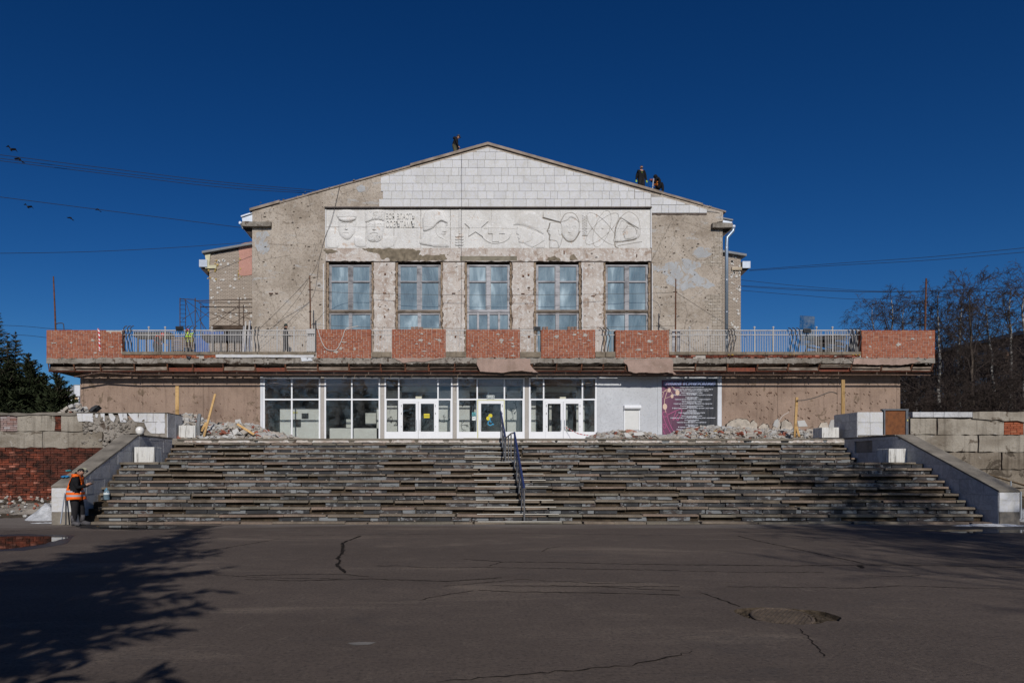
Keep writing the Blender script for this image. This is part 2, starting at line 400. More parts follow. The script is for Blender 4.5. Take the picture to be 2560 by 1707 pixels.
M_BOARD = m_wood('weathered_board', (.075, .055, .042), (.20, .155, .12), (.36, .31, .26))
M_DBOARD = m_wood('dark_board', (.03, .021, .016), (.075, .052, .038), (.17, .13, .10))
M_FRAMEW = m_wood('grey_window_wood', (.28, .275, .29), (.38, .375, .39), (.44, .43, .44), .6)
M_TRANS = m_wood('bare_transom', (.12, .09, .07), (.22, .18, .145), (.30, .27, .235))
M_PINE = m_wood('new_pine', (.42, .25, .10), (.55, .35, .15), (.62, .43, .22), 1, 2)
M_RUST = m_rust('rust', (.16, .065, .032), (.075, .038, .025))
M_REDST = m_rust('red_steel', (.22, .062, .036), (.13, .05, .034))
M_DSTEEL = m_rust('dark_steel', (.030, .026, .025), (.06, .042, .033))
M_CURB = plain('curb_stone', (.19, .155, .115), .9, .4, 2.5, .5)
M_RAIL = m_rust('grey_rail_paint', (.46, .445, .43), (.24, .17, .12), .66)
M_BENT = plain('bent_steel', (.045, .045, .05), .6, .3, 5)
M_PVC = plain('white_pvc', (.78, .79, .81), .35, .03, 3, .0, .45)
M_PVCY = plain('yellow_tape', (.50, .47, .15), .5, .1, 6, 0)
M_GLASS = m_glass('shop_glass'); M_FILM = m_film()
M_PILL = m_plaster('pillar_plaster', (.40, .37, .34), (.40, .37, .33), (.52, .5, .46), None, .6, .1, 2, .2, .2)
M_GREYW = m_plaster('grey_panel', (.52, .535, .56), (.48, .49, .51), (.55, .565, .59), None, .6, .05, 1, .35, .12, .7)
M_WHITEC = plain('white_column', (.60, .62, .65), .7, .08, 2, .1)
M_VEST = plain('vestibule_paint', (.52, .53, .51), .7, .05, 1.2, .05)
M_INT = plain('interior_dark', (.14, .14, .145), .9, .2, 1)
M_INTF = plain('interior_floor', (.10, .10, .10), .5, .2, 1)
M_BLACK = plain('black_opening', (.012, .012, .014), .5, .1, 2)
M_GALV = plain('galvanised_steel', (.48, .51, .55), .38, .12, 3, .1, .5, .75)
M_ROOFM = plain('roof_sheet', (.20, .21, .22), .6, .2, 2)
M_COPE = plain('coping', (.27, .22, .18), .9, .35, 2, .6)
M_SNOW = plain('old_snow', (.50, .51, .53), .8, .35, 3, .8, .3, bdist=.06)
M_CABLE = plain('black_cable', (.02, .02, .022), .6, .1, 5, 0)
M_WIRE = plain('grey_wire', (.10, .085, .075), .7, .2, 5, 0)
M_CRACK = plain('crack_fill', (.022, .018, .016), .95, .3, 6, .2, .05)

# ---------------------------------------------------------------- ground, terrace
PITM = plain('pit_wall', (.085, .065, .046), .95, .6, 9, .9, .1, bdist=.04)
HX, HY, HR = PX(1957, 8.15), 8.15, .53      # pit round the manhole
bm = bmesh.new(); r_ = random.Random(4)
ring = []
for k in range(40):
    q = 2 * math.pi * k / 40; rr = HR * (1 + .05 * math.sin(3 * q + 1) + r_.uniform(-.035, .035)) * (1.16 if math.cos(q) > .75 else 1)
    ring.append((HX + rr * math.cos(q), HY + rr * .86 * math.sin(q)))
outer = [(-400, -400), (400, -400), (400, 900), (-400, 900)]
for lp in (outer, ring):
    vs = [bm.verts.new((p[0], p[1], 0)) for p in lp]
    for i in range(len(vs)): bm.edges.new((vs[i], vs[(i + 1) % len(vs)]))
bmesh.ops.triangle_fill(bm, use_beauty=True, edges=bm.edges[:], normal=(0, 0, 1))
for f in bm.faces:
    f.normal_update()
    if f.normal.z < 0: f.normal_flip()
me = bpy.data.meshes.new('ground'); bm.to_mesh(me); bm.free()
ground = struct(put('ground', me, M_ASPH))
b = MB(); n = len(ring)
b.v = [(p[0], p[1], 0) for p in ring] + [(p[0] * .97 + HX * .03, p[1] * .97 + HY * .03, -.05) for p in ring]
b.f = [(i, (i + 1) % n, n + (i + 1) % n, n + i) for i in range(n)] + [tuple(range(n, 2 * n))]; b.mi = [0] * len(b.f)
b.build('pit', PITM, ground)

M_IRON = m_rust('iron_lid', (.125, .094, .07), (.075, .058, .045)); M_PIT = plain('pit_soil', (.075, .058, .042), .95, .6, 9, .9, .1, bdist=.04)
mh = thing('manhole_cover', 'round rusty iron manhole cover tilted in a broken asphalt pit', 'manhole cover', (HX - .03, HY - .04, -.045))
b = MB(); b.lathe([(.40, 0), (.40, .035), (.385, .045), (.36, .045), (.355, .035), (.02, .04)], (0, 0, 0), 40)
lid = put('lid', b.mesh('lid', [M_IRON]), None, mh); lid.location = (0, 0, 0)
b = MB()
for k in range(-6, 7):
    w = math.sqrt(max(.0, .345 ** 2 - (k * .052) ** 2))
    M = Matrix.Rotation(R(35), 4, 'Z')
    b.box((-w, k * .052 - .009, .033), (w, k * .052 + .009, .048), 0, M)
rb = put('raised_rib', b.mesh('raised_rib', [M_IRON]), None, mh); rb.location = (0, 0, 0)
mh.rotation_euler = (R(5), R(-3), R(15)); mh.scale = (.86, .86, 1)
b = MB(); q0 = None
bmsh = bmesh.new(); bmesh.ops.create_icosphere(bmsh, subdivisions=1, radius=1); ico = [tuple(v.co) for v in bmsh.verts]; icof = [tuple(v.index for v in f.verts) for f in bmsh.faces]; bmsh.free()
def clod(b, c, s, r, flat=.6, mi=0):
    o = len(b.v); M = Matrix.Rotation(r.uniform(0, 6), 4, 'Z') @ Matrix.Rotation(r.uniform(-.5, .5), 4, 'X')
    for p in ico:
        k = r.uniform(.7, 1.25); q = M @ Vector((p[0] * s * k, p[1] * s * k * r.uniform(.7, 1), p[2] * s * k * flat)); b.v.append((c[0] + q.x, c[1] + q.y, c[2] + q.z))
    b.f += [tuple(o + i for i in f) for f in icof]; b.mi += [mi] * len(icof)
for k in range(260):
    q = r_.uniform(0, 6.28); rr = r_.uniform(.37, .52); clod(b, (HX + rr * math.cos(q) * 1.03, HY + rr * .86 * math.sin(q), -.04), r_.uniform(.012, .04), r_)
stuff(b.build('soil', M_PIT)); bpy.data.objects['soil']['label'] = 'loose dark soil heaped round the manhole cover in its pit'; bpy.data.objects['soil']['category'] = 'soil'

# cracks that run over the asphalt, from their traced course
def gp(x, y): d = EYE * F / (y - CY); return Vector((PX(x, d), d, .004))
def crack(pts, w, seed):
    r = random.Random(seed); P = [gp(*p) for p in pts]; L = []; 
    for i in range(len(P) - 1):
        k = max(2, int((P[i + 1] - P[i]).length / .07))
        for j in range(k): L.append(P[i].lerp(P[i + 1], j / k) + Vector((r.uniform(-.02, .02), r.uniform(-.03, .03), 0)))
    L.append(P[-1]); b = MB()
    for i in range(len(L) - 1):
        t = (L[i + 1] - L[i]).normalized(); nn = Vector((-t.y, t.x, 0))
        w0 = w * 1.1 * r.uniform(.3, 1.3) if 0 < i else .001; 
        if i == 0: pw = .001
        b.quad([L[i] - nn * pw, L[i] + nn * pw, L[i + 1] + nn * w0, L[i + 1] - nn * w0][::-1]); pw = w0
    o = b.build('crack', M_CRACK, ground); return o
def zg(x, y): return (600 + x * .4677, 1280 + y * .4677)
for pts, w in [
    ([(905, 1338), (857, 1356), (857, 1382), (843, 1395), (850, 1402), (842, 1412), (850, 1418), (861, 1432)], .035),
    ([zg(0, 340), zg(300, 333), zg(560, 332), zg(690, 345)], .012), ([zg(0, 358), zg(320, 366), zg(700, 357), zg(1100, 370), zg(1400, 350)], .018),
    ([zg(690, 288), zg(850, 286), zg(1000, 297), zg(1300, 294), zg(1500, 298), zg(1800, 302), zg(2352, 312)], .014),
    ([zg(1170, 248), zg(1400, 265), zg(1700, 268), zg(2000, 275), zg(2352, 281)], .018), ([zg(1310, 293), zg(1400, 266)], .012),
    ([zg(1240, 415), zg(1500, 427), zg(1750, 428), zg(2050, 433), zg(2352, 443)], .016), ([zg(940, 473), zg(1100, 440), zg(1250, 418)], .010),
    ([zg(1300, 392), zg(1650, 393), zg(1900, 397), zg(2352, 398)], .014), ([zg(1900, 397), zg(2100, 409), zg(2352, 418)], .011),
    ([(1700, 1411), (1870, 1413), (2000, 1414), (2180, 1411), (2350, 1414), (2560, 1418)], .020), ([(1700, 1427), (1880, 1430), (2060, 1430)], .012),
    ([(1840, 1338), (1900, 1353), (1960, 1365), (2060, 1387), (2160, 1408)], .020), ([(2150, 1411), (2154, 1420)], .05),
    ([(1075, 1706), (1220, 1694), (1350, 1682), (1480, 1672), (1580, 1662), (1700, 1638), (1730, 1627)], .010),
    ([(1800, 1466), (1960, 1467), (2140, 1470), (2250, 1464), (2560, 1473)], .012), ([(2150, 1438), (2260, 1441), (2300, 1437)], .010),
    ([(1740, 1478), (1800, 1497), (1850, 1516)], .012), ([(1985, 1563), (2010, 1583), (2030, 1600), (2060, 1640)], .008),
    ([(470, 1380), (560, 1370), (700, 1346)], .012), ([(0, 1330), (120, 1322), (200, 1317)], .012), ([(600, 1340), (840, 1337), (1300, 1333), (1700, 1338), (2000, 1339)], .010),
    ([(520, 1435), (640, 1443), (860, 1447)], .010), ([(1350, 1380), (1370, 1370), (1400, 1366)], .014), ([(1620, 1455), (1500, 1458), (1300, 1448), (1110, 1465)], .010)]:
    crack(pts, w, int(pts[0][0] * 7 + pts[0][1]))

# puddles, snow
def blob(name, pts, z, m, label, cat, seed, kind='structure', par=None):
    P = ragged([(gp(*p).x, gp(*p).y) for p in pts], .25, .06, seed); b = MB(); b.quad([(p[0], p[1], z) for p in P]); 
    if sum(P[i][0] * P[(i + 1) % len(P)][1] - P[(i + 1) % len(P)][0] * P[i][1] for i in range(len(P))) < 0: b.f[0] = b.f[0][::-1]
    o = b.build(name, m); tag(o, label, cat, None, kind); return o
t = NT('puddle_water'); M_PUD = t.done((.012, .010, .009), .03, t.noise(t.pos(), 2, 2), .03, .01, 1.0)
M_WET = plain('wet_asphalt', (.020, .017, .015), .45, .3, 2, .3, .4)
blob('wet_patch', [(-150, 1342), (60, 1334), (190, 1338), (175, 1350), (150, 1362), (60, 1376), (-150, 1384)], .003, M_WET, 'wet dark rim of asphalt round the long puddle at the left', 'wet asphalt', 2)
blob('puddle', [(-120, 1346), (40, 1340), (120, 1340), (172, 1343), (140, 1352), (90, 1363), (20, 1372), (-120, 1378)], .006, M_PUD, 'shallow puddle mirroring the brick retaining wall at the left', 'puddle', 3)
blob('wet_patch', [(190, 1311.5), (400, 1311.2), (560, 1314), (500, 1321), (330, 1325), (200, 1320)], .003, M_WET, 'wet dark asphalt along the foot of the stairs at the left', 'wet asphalt', 5)
blob('puddle', [(240, 1314), (340, 1313), (445, 1315), (430, 1320), (330, 1323), (250, 1320)], .006, M_PUD, 'thin puddle at the foot of the stairs beside the orange vest', 'puddle', 6)
blob('wet_patch', [(2180, 1313), (2400, 1313), (2600, 1316), (2600, 1332), (2350, 1334), (2200, 1322)], .003, M_WET, 'wet dark asphalt in front of the right stair corner', 'wet asphalt', 8)
blob('puddle', [(2300, 1325), (2420, 1323), (2600, 1325), (2600, 1332), (2400, 1332)], .006, M_PUD, 'puddle lying before the right stair parapet', 'puddle', 9)

def mound(name, cx, cy, rx, ry, h, m, label, cat, seed, z0=0.0, kind='stuff', nx=26):
    b = MB(); r = random.Random(seed); so = r.uniform(0, 99)
    for j in range(nx + 1):
        for i in range(nx + 1):
            u = i / nx * 2 - 1; v = j / nx * 2 - 1; q = max(0, 1 - (u * u + v * v))
            nz = mnoise.fractal(Vector((u * 2.2 + so, v * 2.2, so)), 1, 2, 4)
            b.v.append((cx + u * rx, cy + v * ry, z0 - .03 + h * q * (.75 + .5 * nz)))
    for j in range(nx):
        for i in range(nx):
            a = j * (nx + 1) + i; b.f.append((a, a + 1, a + nx + 2, a + nx + 1)); b.mi.append(0)
    o = b.build(name, m, None, True); tag(o, label, cat, None, kind); return o
mound('snow', PX(112, 22), 22.6, .85, 1.0, .55, M_SNOW, 'dirty white snow heap against the left stair parapet', 'snow', 5)
mound('snow', PX(105, 20.7), 20.9, .8, .25, .07, M_SNOW, 'thin flat snow remnant in front of the left snow heap', 'snow', 6)
mound('snow', PX(2470, 20.0), 19.95, 1.6, .28, .10, M_SNOW, 'grey strip of snow along the right end of the stair foot', 'snow', 7)
mound('snow', PX(2610, 21.5), 21.6, .8, .9, .5, M_SNOW, 'snow bank behind the right stair parapet at the edge', 'snow', 8)
# sloping earth at the foot of the left retaining wall
def earth(x0, x1, y0, y1, z1, seed):
    b = MB(); nx, ny = 40, 8
    for j in range(ny + 1):
        for i in range(nx + 1):
            x = x0 + (x1 - x0) * i / nx; y = y0 + (y1 - y0) * j / ny
            b.v.append((x, y, -.03 + z1 * (j / ny) * (.8 + .5 * mnoise.noise(Vector((x * .8, y, seed)))) + .05 * mnoise.noise(Vector((x * 3, y * 3, seed)))))
    for j in range(ny):
        for i in range(nx):
            a = j * (nx + 1) + i; b.f.append((a, a + 1, a + nx + 2, a + nx + 1)); b.mi.append(0)
    return struct(b.build('earth_bank', M_SOIL, None, True))
earth(-27, -11.5, 22.5, 28.0, .48, 3); earth(17.5, 34, 22.5, 28.0, .45, 9)
TZ = 2.87
b = MB(); b.box((-27, 28.45, -.2), (34, 38.15, TZ)); b.box((-27, 38.15, -.2), (34, 75, TZ - .02))
struct(b.build('terrace', M_CONC))

# ---------------------------------------------------------------- staircase
stair = thing('staircase', 'wide crumbling stone staircase rising to the entrance terrace', 'staircase', (2.95, 20.5, 0))
LEV = [(.071 + .2 * i, 20.5 + .314 * i) for i in range(10)] + [(2.07 + .2 * i, 27.1 + .325 * i) for i in range(5)]
SX0, SX1 = -10.83, 16.75
b = MB()
for i, (z, d) in enumerate(LEV):
    nd = LEV[i + 1][1] if i + 1 < len(LEV) else 28.44
    b.box((SX0 + .01, d + .125, (LEV[i - 1][0] - .07 if i else -.1)), (SX1 + .1, nd + .12, z - .06))
b.build('step_core', M_DIRT, stair)
tr = random.Random(11); treads = []; risers = []
for i, (z, d) in enumerate(LEV):
    nd = LEV[i + 1][1] if i + 1 < len(LEV) else 28.75
    x = SX0 + tr.uniform(0, .15) + (.35 if i < 4 else 0); x1 = SX1 - tr.uniform(0, .1)
    sag = tr.uniform(-.006, .006)
    while x < x1 - .15:
        L = tr.choice([.7, .95, 1.2, 1.5, 1.9]) * tr.uniform(.8, 1.15); L = min(L, x1 - x)
        if L < .2: break
        deep = min(nd - d + .03, .42) if i != 9 else .55
        treads.append((i, x, L, d + tr.uniform(-.022, .014), z + tr.uniform(-.02, .006), deep, tr.uniform(-.008, .008), tr.uniform(.062, .078)))
        x += L + tr.uniform(.004, .02)
    # risers below this tread
    zb = (LEV[i - 1][0] if i else 0.0); h = z - .08 - zb
    if h < .05: continue
    x = SX0 + .12 + (.4 if i < 4 else 0); miss = 0
    while x < x1 - .1:
        L = tr.uniform(.38, .75); L = min(L, x1 - x)
        c = (x - 2.6); gap = mnoise.noise(Vector((x * .42, i * 3.1, 2.0))) + (.28 if abs(c) < 2.2 and i < 10 else 0)
        if i in (7, 10) : gap += .12
        if gap < .22 and L > .12 and tr.random() > .07:
            risers.append((i, x, L, d + tr.uniform(.04, .07), zb, h * tr.uniform(.9, 1.0), tr.uniform(-.01, .01)))
        x += L + tr.uniform(.006, .03)
def cap300(lst): return lst[:300], lst[300:]
ta, tb = cap300(treads); ra, rb_ = cap300(risers)
def tread_me(L, dp, th, seed):
    me = boxme('tread_slab', L, dp, th, M_TREAD, .008, .006, seed)
    if seed % 3 == 0:                                           # chipped front corner
        for v in me.vertices:
            if v.co.y < -dp / 2 + .03 and v.co.x > L / 2 - .03: v.co.x -= .05; v.co.y += .02
    return me
for k, (i, x, L, d, z, dp, tilt, th) in enumerate(ta):
    put('tread_slab', tread_me(L, dp, th, k), None, stair, (x + L / 2, d + dp / 2, z - th / 2), (0, tilt, tr.uniform(-.012, .012)))
for k, (i, x, L, d, z, h, tilt) in enumerate(ra):
    put('riser_tile', boxme('riser_tile', L, .035, h, M_SLATE, .006, .008, k), None, stair, (x + L / 2, d + .0175, z + h / 2 - .003), (tilt, 0, tilt))
for nm, lst, m in (('upper_tread_slabs', tb, M_TREAD), ('upper_riser_tiles', rb_, M_SLATE)):
    if not lst: continue
    b = MB()
    for k, e in enumerate(lst):
        if nm == 'upper_tread_slabs':
            i, x, L, d, z, dp, tilt, th = e; b.box((x, d, z - th + tr.uniform(0, .005)), (x + L, d + dp, z + tr.uniform(-.003, .003)))
        else:
            i, x, L, d, z, h, tilt = e; b.box((x, d, z), (x + L, d + .035, z + h))
    stuff(b.build(nm, m, stair))
b = MB(); 
for i, (z, d) in enumerate(LEV):
    x0 = 1.15 + .0 * i; w = 2.1 + .05 * (14 - i) * .6
    if i in (4,): continue
    me = boxme('nosing_strip', w, .05, .02, plain('nosing_metal', (.55, .52, .46), .5, .1, 4, 0, .4, .2) if 'nosing_metal' not in bpy.data.materials else bpy.data.materials['nosing_metal'])
    if i < 10:
        put('nosing_strip', me, None, stair, (x0 + w / 2 + .1, d - .012, z + .010))
    else: put('nosing_strip', me, None, stair, (.95 + w / 2 + .2, d - .012, z + .010))
# broken pale render on the top riser
b = MB(); r2 = random.Random(5); x = -10.5
while x < 16.4:
    L = r2.uniform(.5, 1.6)
    b.prism(ragged([(x, 2.70), (x + L, 2.70), (x + L - .05, 2.80), (x + .05, 2.80)], .12, .02, int(x * 10)), 28.415, 28.44); x += L + r2.uniform(.02, .3)
b.build('render_remnant', M_PINK, stair)
# clods and pebbles lying on the steps
b = MB()
for k in range(420):
    i = r2.randrange(0, 14); z, d = LEV[i]; nd = LEV[i + 1][1]; clod(b, (r2.uniform(SX0 + .3, SX1 - .3), nd + r2.uniform(-.12, .0), z + .005), r2.uniform(.012, .045), r2, .5)
o = stuff(b.build('gravel', M_CONC)); o['label'] = 'crumbs of concrete lying along the stair treads'; o['category'] = 'gravel'

blob('pale_stain', [(868, 1607), (900, 1604), (940, 1605), (925, 1611), (885, 1613)], .003, plain('dry_plaster_smear', (.135, .125, .115), .95, .5, 5, .3), 'small pale plaster smear on the asphalt left of the middle', 'stain', 12)
# ---------------------------------------------------------------- stair cheek walls (marble clad parapets)
def cheek(side):
    s = -1 if side == 'l' else 1
    xi, xo = (-10.83, -11.43) if s < 0 else (16.75, 17.35)
    zf = 1.15 if s < 0 else 1.02; zt = 2.88
    y0, y1, y2 = 20.3, 24.85, 28.0
    lab = 'left stair parapet with sloping concrete cap and grey marble cladding' if s < 0 else 'right stair parapet with sloping concrete cap and dark grey marble side'
    t = thing('stair_parapet', lab, 'wall', (xi, y0, 0), None)
    # core as profile in (y,z)
    prof = [(y0 + .03, -.05), (y0 + .03, zf - .06), (y1, zt - .06), (y2, zt - .06), (y2, -.05)]
    b = MB(); n = len(prof); a0, a1 = sorted((xi - s * -.03, xo))
    a0, a1 = (xo + .03, xi - .03) if s < 0 else (xi + .03, xo - .03)
    b.v = [(a0, p[0], p[1]) for p in prof] + [(a1, p[0], p[1]) for p in prof]
    b.f = [tuple(range(n)), tuple(range(n, 2 * n))[::-1]] + [(i, n + i, n + (i + 1) % n, (i + 1) % n) for i in range(n)]; b.mi = [0] * len(b.f)
    b.build('core', M_CONC, t)
    # cap: slabs along the slope, then flat
    L = math.hypot(y1 - y0, zt - zf); ang = math.atan2(zt - zf, y1 - y0); xs = (xi + xo) / 2; w = abs(xi - xo) + .03
    k = 6 if s < 0 else 5
    for i in range(k):
        u = (i + .5) / k; me = boxme('cap_slab', w, L / k - .006, .06, M_CAP, .006, .004, i + (40 if s < 0 else 60))
        put('cap_slab', me, None, t, (xs, y0 + (y1 - y0) * u, zf + (zt - zf) * u - .03), (ang, 0, 0))
    for i in range(3):
        put('cap_slab', boxme('cap_slab', w, (y2 - y1) / 3 - .006, .06, M_CAP, .006, .004, i), None, t, (xs, y1 + .04 + (y2 - y1) * (i + .5) / 3, zt - .03))
    # front face tiles
    r = random.Random(3 if s < 0 else 4)
    x0, x1 = sorted((xi, xo)); hs = [(.0, .38, M_CAP), (.384, zf * .70, M_TILE), (zf * .70 + .004, zf - .06, M_TILE)]
    for a, c, m in hs: put('marble_tile', boxme('marble_tile', x1 - x0, .03, c - a, m, .004, .002, int(a * 9)), None, t, ((x0 + x1) / 2, y0 + .012, (a + c) / 2))
    # inner side tiles in courses
    zc = -.05; row = 0
    while zc < zt - .08:
        hh = .46; z1 = min(zc + hh, zt - .065); y = y0 + .03 - r.uniform(0, .3)
        while y < y2:
            wd = r.uniform(.36, .75); ya, yb = max(y, y0 + .03), min(y + wd, y2)
            if yb - ya > .05:
                poly = clip([(ya, zc), (yb - .006, zc), (yb - .006, z1 - .006), (ya, z1 - .006)], -(zt - zf) / (y1 - y0), 1, zf - .065 - (zt - zf) / (y1 - y0) * y0)
                if len(poly) >= 3 and area(poly) > .004:
                    off = r.uniform(0, .008); bb = MB(); nn = len(poly); xa = xi + s * -(.006 + off); xb = xi + s * .026
                    ps = poly if s > 0 else poly[::-1]
                    bb.v = [(xa, p[0], p[1]) for p in ps] + [(xb, p[0], p[1]) for p in ps]
                    bb.f = [tuple(range(nn))[::-1], tuple(range(nn, 2 * nn))] + [(i, (i + 1) % nn, nn + (i + 1) % nn, nn + i) for i in range(nn)]; bb.mi = [0] * len(bb.f)
                    if not (s > 0 and row == 5 and 26 < ya < 27): bb.build('marble_tile', M_TILE2, t)
            y += wd
        zc += hh; row += 1
    return t
cheek('l'); cheek('r')

# ---------------------------------------------------------------- retaining walls behind, with the end blocks
D = 28.0
def tile_face_x(t, X, y0, y1, z0, z1, s, m, rows, seed, wmin=.4, wmax=.6):
    """tiles on a face that looks along s*x"""
    r = random.Random(seed); h = (z1 - z0) / rows
    for k in range(rows):
        y = y0
        while y < y1 - .02:
            w = min(r.uniform(wmin, wmax), y1 - y); o = r.uniform(0, .006)
            put('marble_tile', boxme('marble_tile', .03, w - .006, h - .006, m, .003), None, t, (X + s * (.013 + o), y + w / 2, z0 + h * (k + .5))); y += w
def brick_fill(t, x0, x1, z0, z1, yf, bl, bh, gap, m, seed, keep=None, depth=.10, limit=300, jit=.006, name='brick'):
    """bricks laid in running bond on a wall face at yf; each its own object up to the limit"""
    r = random.Random(seed); pos = []; z = z0; row = 0
    while z < z1 - bh * .5:
        x = x0 - (bl / 2 if row % 2 else 0); 
        while x < x1 - .01:
            L = bl if r.random() > .22 else bl * .5
            a, c = max(x, x0), min(x + L - gap, x1)
            if c - a > .04 and (keep is None or keep((a + c) / 2, z + bh / 2)): pos.append((a, c, z, min(z + bh - gap, z1)))
            x += L
        z += bh; row += 1
    pos.sort(key=lambda p: -(p[1] - p[0])); cache = {}
    for a, c, z, zz in pos[:limit]:
        key = (round(c - a, 2), round(zz - z, 2), r.randrange(3))
        if key not in cache: cache[key] = boxme(name, c - a, depth, zz - z, m, .006, .003, hash(key) & 255)
        put(name, cache[key], None, t, ((a + c) / 2, yf + depth / 2 + r.uniform(-jit, jit), (z + zz) / 2), (0, r.uniform(-.006, .006), 0))
    if len(pos) > limit:
        b = MB()
        for a, c, z, zz in pos[limit:]: b.box((a, yf + r.uniform(-jit, jit), z), (c, yf + depth, zz))
        stuff(b.build('more_bricks', m, t))
    return len(pos)

lw = thing('retaining_wall', 'ruined left retaining wall of concrete blocks above old red brick', 'wall', (-17, D, 0))
xe = -11.02
b = MB(); b.box((-27, D + .09, -.1), (xe - .02, D + 1.6, 3.6)); b.build('wall_core', M_DMORT, lw)
# lower brick face
brick_fill(lw, PX(-30, D), PX(372, D), .05, PZ(1119, D), D + .02, .285, .095, .016, M_OLDB, 21, None, .12, 300, .02)
b = MB(); b.box((-27, D + .06, 0), (PX(-30, D), D + .1, PZ(1119, D))); b.build('far_brickwork', M_OLDB, lw)
def cblock(t, xa, xb, ya, yb, seed, m=None, dep=.09, amp=.03, yf=None):
    z0, z1 = sorted((PZ(yb, D), PZ(ya, D))); P = ragged([(PX(xa, D), z0), (PX(xb, D), z0), (PX(xb, D), z1), (PX(xa, D), z1)], .22, amp, seed)
    b = MB(); yy = D if yf is None else yf; b.prism(P, yy, yy + dep + .01); return b.build('concrete_block', m or M_CONCR, t)
cblock(lw, -80, 106, 1079, 1118, 1); cblock(lw, 108, 256, 1079, 1119, 2); cblock(lw, 43, 136, 1036, 1077, 3); cblock(lw, 153, 206, 1037, 1077, 4); cblock(lw, -80, 0, 1037, 1077, 5)
brick_fill(lw, PX(0, D), PX(43, D), PZ(1077, D), PZ(1037, D), D + .03, .265, .085, .012, m_brick('pale_brick', (.25, .12, .09), (.33, .24, .22), (.45, .42, .42)), 5, None, .08)
brick_fill(lw, PX(136, D), PX(153, D), PZ(1077, D), PZ(1037, D), D + .03, .265, .085, .012, M_OLDB, 6, None, .08)
# rubble masonry between blocks and the marble end
for k, (xa, xb, ya, yb) in enumerate([(206, 260, 1056, 1078), (258, 308, 1040, 1104), (230, 262, 1036, 1058), (300, 345, 1050, 1084), (256, 290, 1100, 1119), (338, 368, 1040, 1084), (205, 232, 1068, 1082)]):
    cblock(lw, xa, xb, ya, yb, 30 + k, M_CONC, .08, .07, D + .02 - .012 * (k % 3))
rr = random.Random(8); b = MB()
for k in range(130):
    px, py = rr.uniform(205, 365), rr.uniform(1042, 1112)
    if py > 1084 and px > 300: continue
    clod(b, (PX(px, D), D + .03, PZ(py, D)), rr.uniform(.05, .13), rr, .7)
b.build('rubble_face', M_CONC, lw)
b = MB(); P = ragged([(PX(-90, D), PZ(1039, D)), (PX(192, D), PZ(1037.5, D)), (PX(192, D), PZ(1032, D)), (PX(-90, D), PZ(1032, D))], .3, .03, 5); b.prism(P, D - .05, D + 1.65); b.build('coping_slab', M_CAP, lw)
# marble end block: top course with broken slabs, lower course only near the corner
def shard(t, pts, seed, m=M_TILE, y=D - .03, th=.035):
    b = MB(); b.prism(ragged([(PX(x, D), PZ(yy, D)) for x, yy in pts], .12, .018, seed), y, y + th); return b.build('marble_tile', m, t)
def z4(x, y): return (100 + x * .1958, 780 + y * .1958)
for k, pts in enumerate([[(472, 1290), (540, 1290), (545, 1395), (500, 1398), (485, 1370)], [(543, 1290), (680, 1290), (682, 1405), (600, 1392), (547, 1395)],
        [(710, 1295), (750, 1305), (735, 1350), (712, 1340)], [(775, 1295), (828, 1290), (828, 1395), (800, 1370)], [(880, 1295), (925, 1292), (968, 1345), (945, 1405), (905, 1375)],
        [(1000, 1295), (1062, 1292), (1068, 1405), (1030, 1403)], [(1066, 1292), (1110, 1292), (1120, 1350), (1105, 1405), (1072, 1405)],
        [(1125, 1292), (1256, 1292), (1258, 1405), (1210, 1395), (1160, 1340)], [(1260, 1292), (1370, 1292), (1370, 1403), (1262, 1405)], [(1374, 1292), (1447, 1292), (1447, 1403), (1374, 1403)], [(1450, 1292), (1597, 1292), (1597, 1403), (1450, 1403)],
        [(1335, 1410), (1480, 1408), (1480, 1548), (1420, 1548), (1370, 1500)], [(1484, 1408), (1597, 1408), (1597, 1548), (1484, 1548)]]):
    shard(lw, [z4(*p) for p in pts], 50 + k)
b = MB(); b.box((PX(192, D), D - .05, PZ(1032.6, D)), (xe + .02, D + 1.64, PZ(1031, D))); b.build('coping_slab', M_CAP, lw)
b = MB(); b.box((PX(360, D), D + .0, 2.75), (xe, D + 1.62, 3.88)); b.build('end_block', M_CONC, lw)
tile_face_x(lw, xe, D - .03, D + 1.62, 2.80, 3.87, 1, M_TILE2, 2, 9, .75, .85)

rw = thing('retaining_wall', 'right retaining wall of big stained concrete blocks beside the rusty door', 'wall', (22, D, 0))
xb0, xb1 = PX(2144.5, D), PX(2207, D)
b = MB(); b.box((xb0 + .03, D + .03, 2.75), (xb1, D + 1.62, 3.92)); b.build('end_block', M_CONC, rw)
b = MB(); b.box((PX(2274, D), D + .09, -.1), (36, D + 1.5, 3.75)); b.build('wall_core', M_DMORT, rw)
for (xa, xb, ya, yb) in [(2144.5, 2174.5, 1030, 1055.5), (2175, 2207, 1030, 1055.5), (2144.5, 2175, 1056.2, 1087.5), (2175.6, 2207, 1056.2, 1087.5)]:
    put('marble_tile', boxme('marble_tile', PX(xb, D) - PX(xa, D), .035, PZ(ya, D) - PZ(yb, D), M_TILE, .004), None, rw, ((PX(xa, D) + PX(xb, D)) / 2, D + .01, (PZ(ya, D) + PZ(yb, D)) / 2))
tile_face_x(rw, xb0 - .0, D - .005, D + 1.62, 2.90, 3.925, -1, M_TILE2, 3, 12, .5, .62)
b = MB(); b.box((xb0 + .0, D + .03, 3.92), (xb1, D + 1.6, 3.935)); b.build('cap_slab', M_CAP, rw)
M_DAMPSHADE = m_plaster('damp_shaded_concrete', (.22, .185, .145), (.12, .095, .07), (.34, .31, .27), (.075, .06, .045), .55, .8, 1.1, .6, .7)  # damp stain and tree shade both painted into this darker concrete
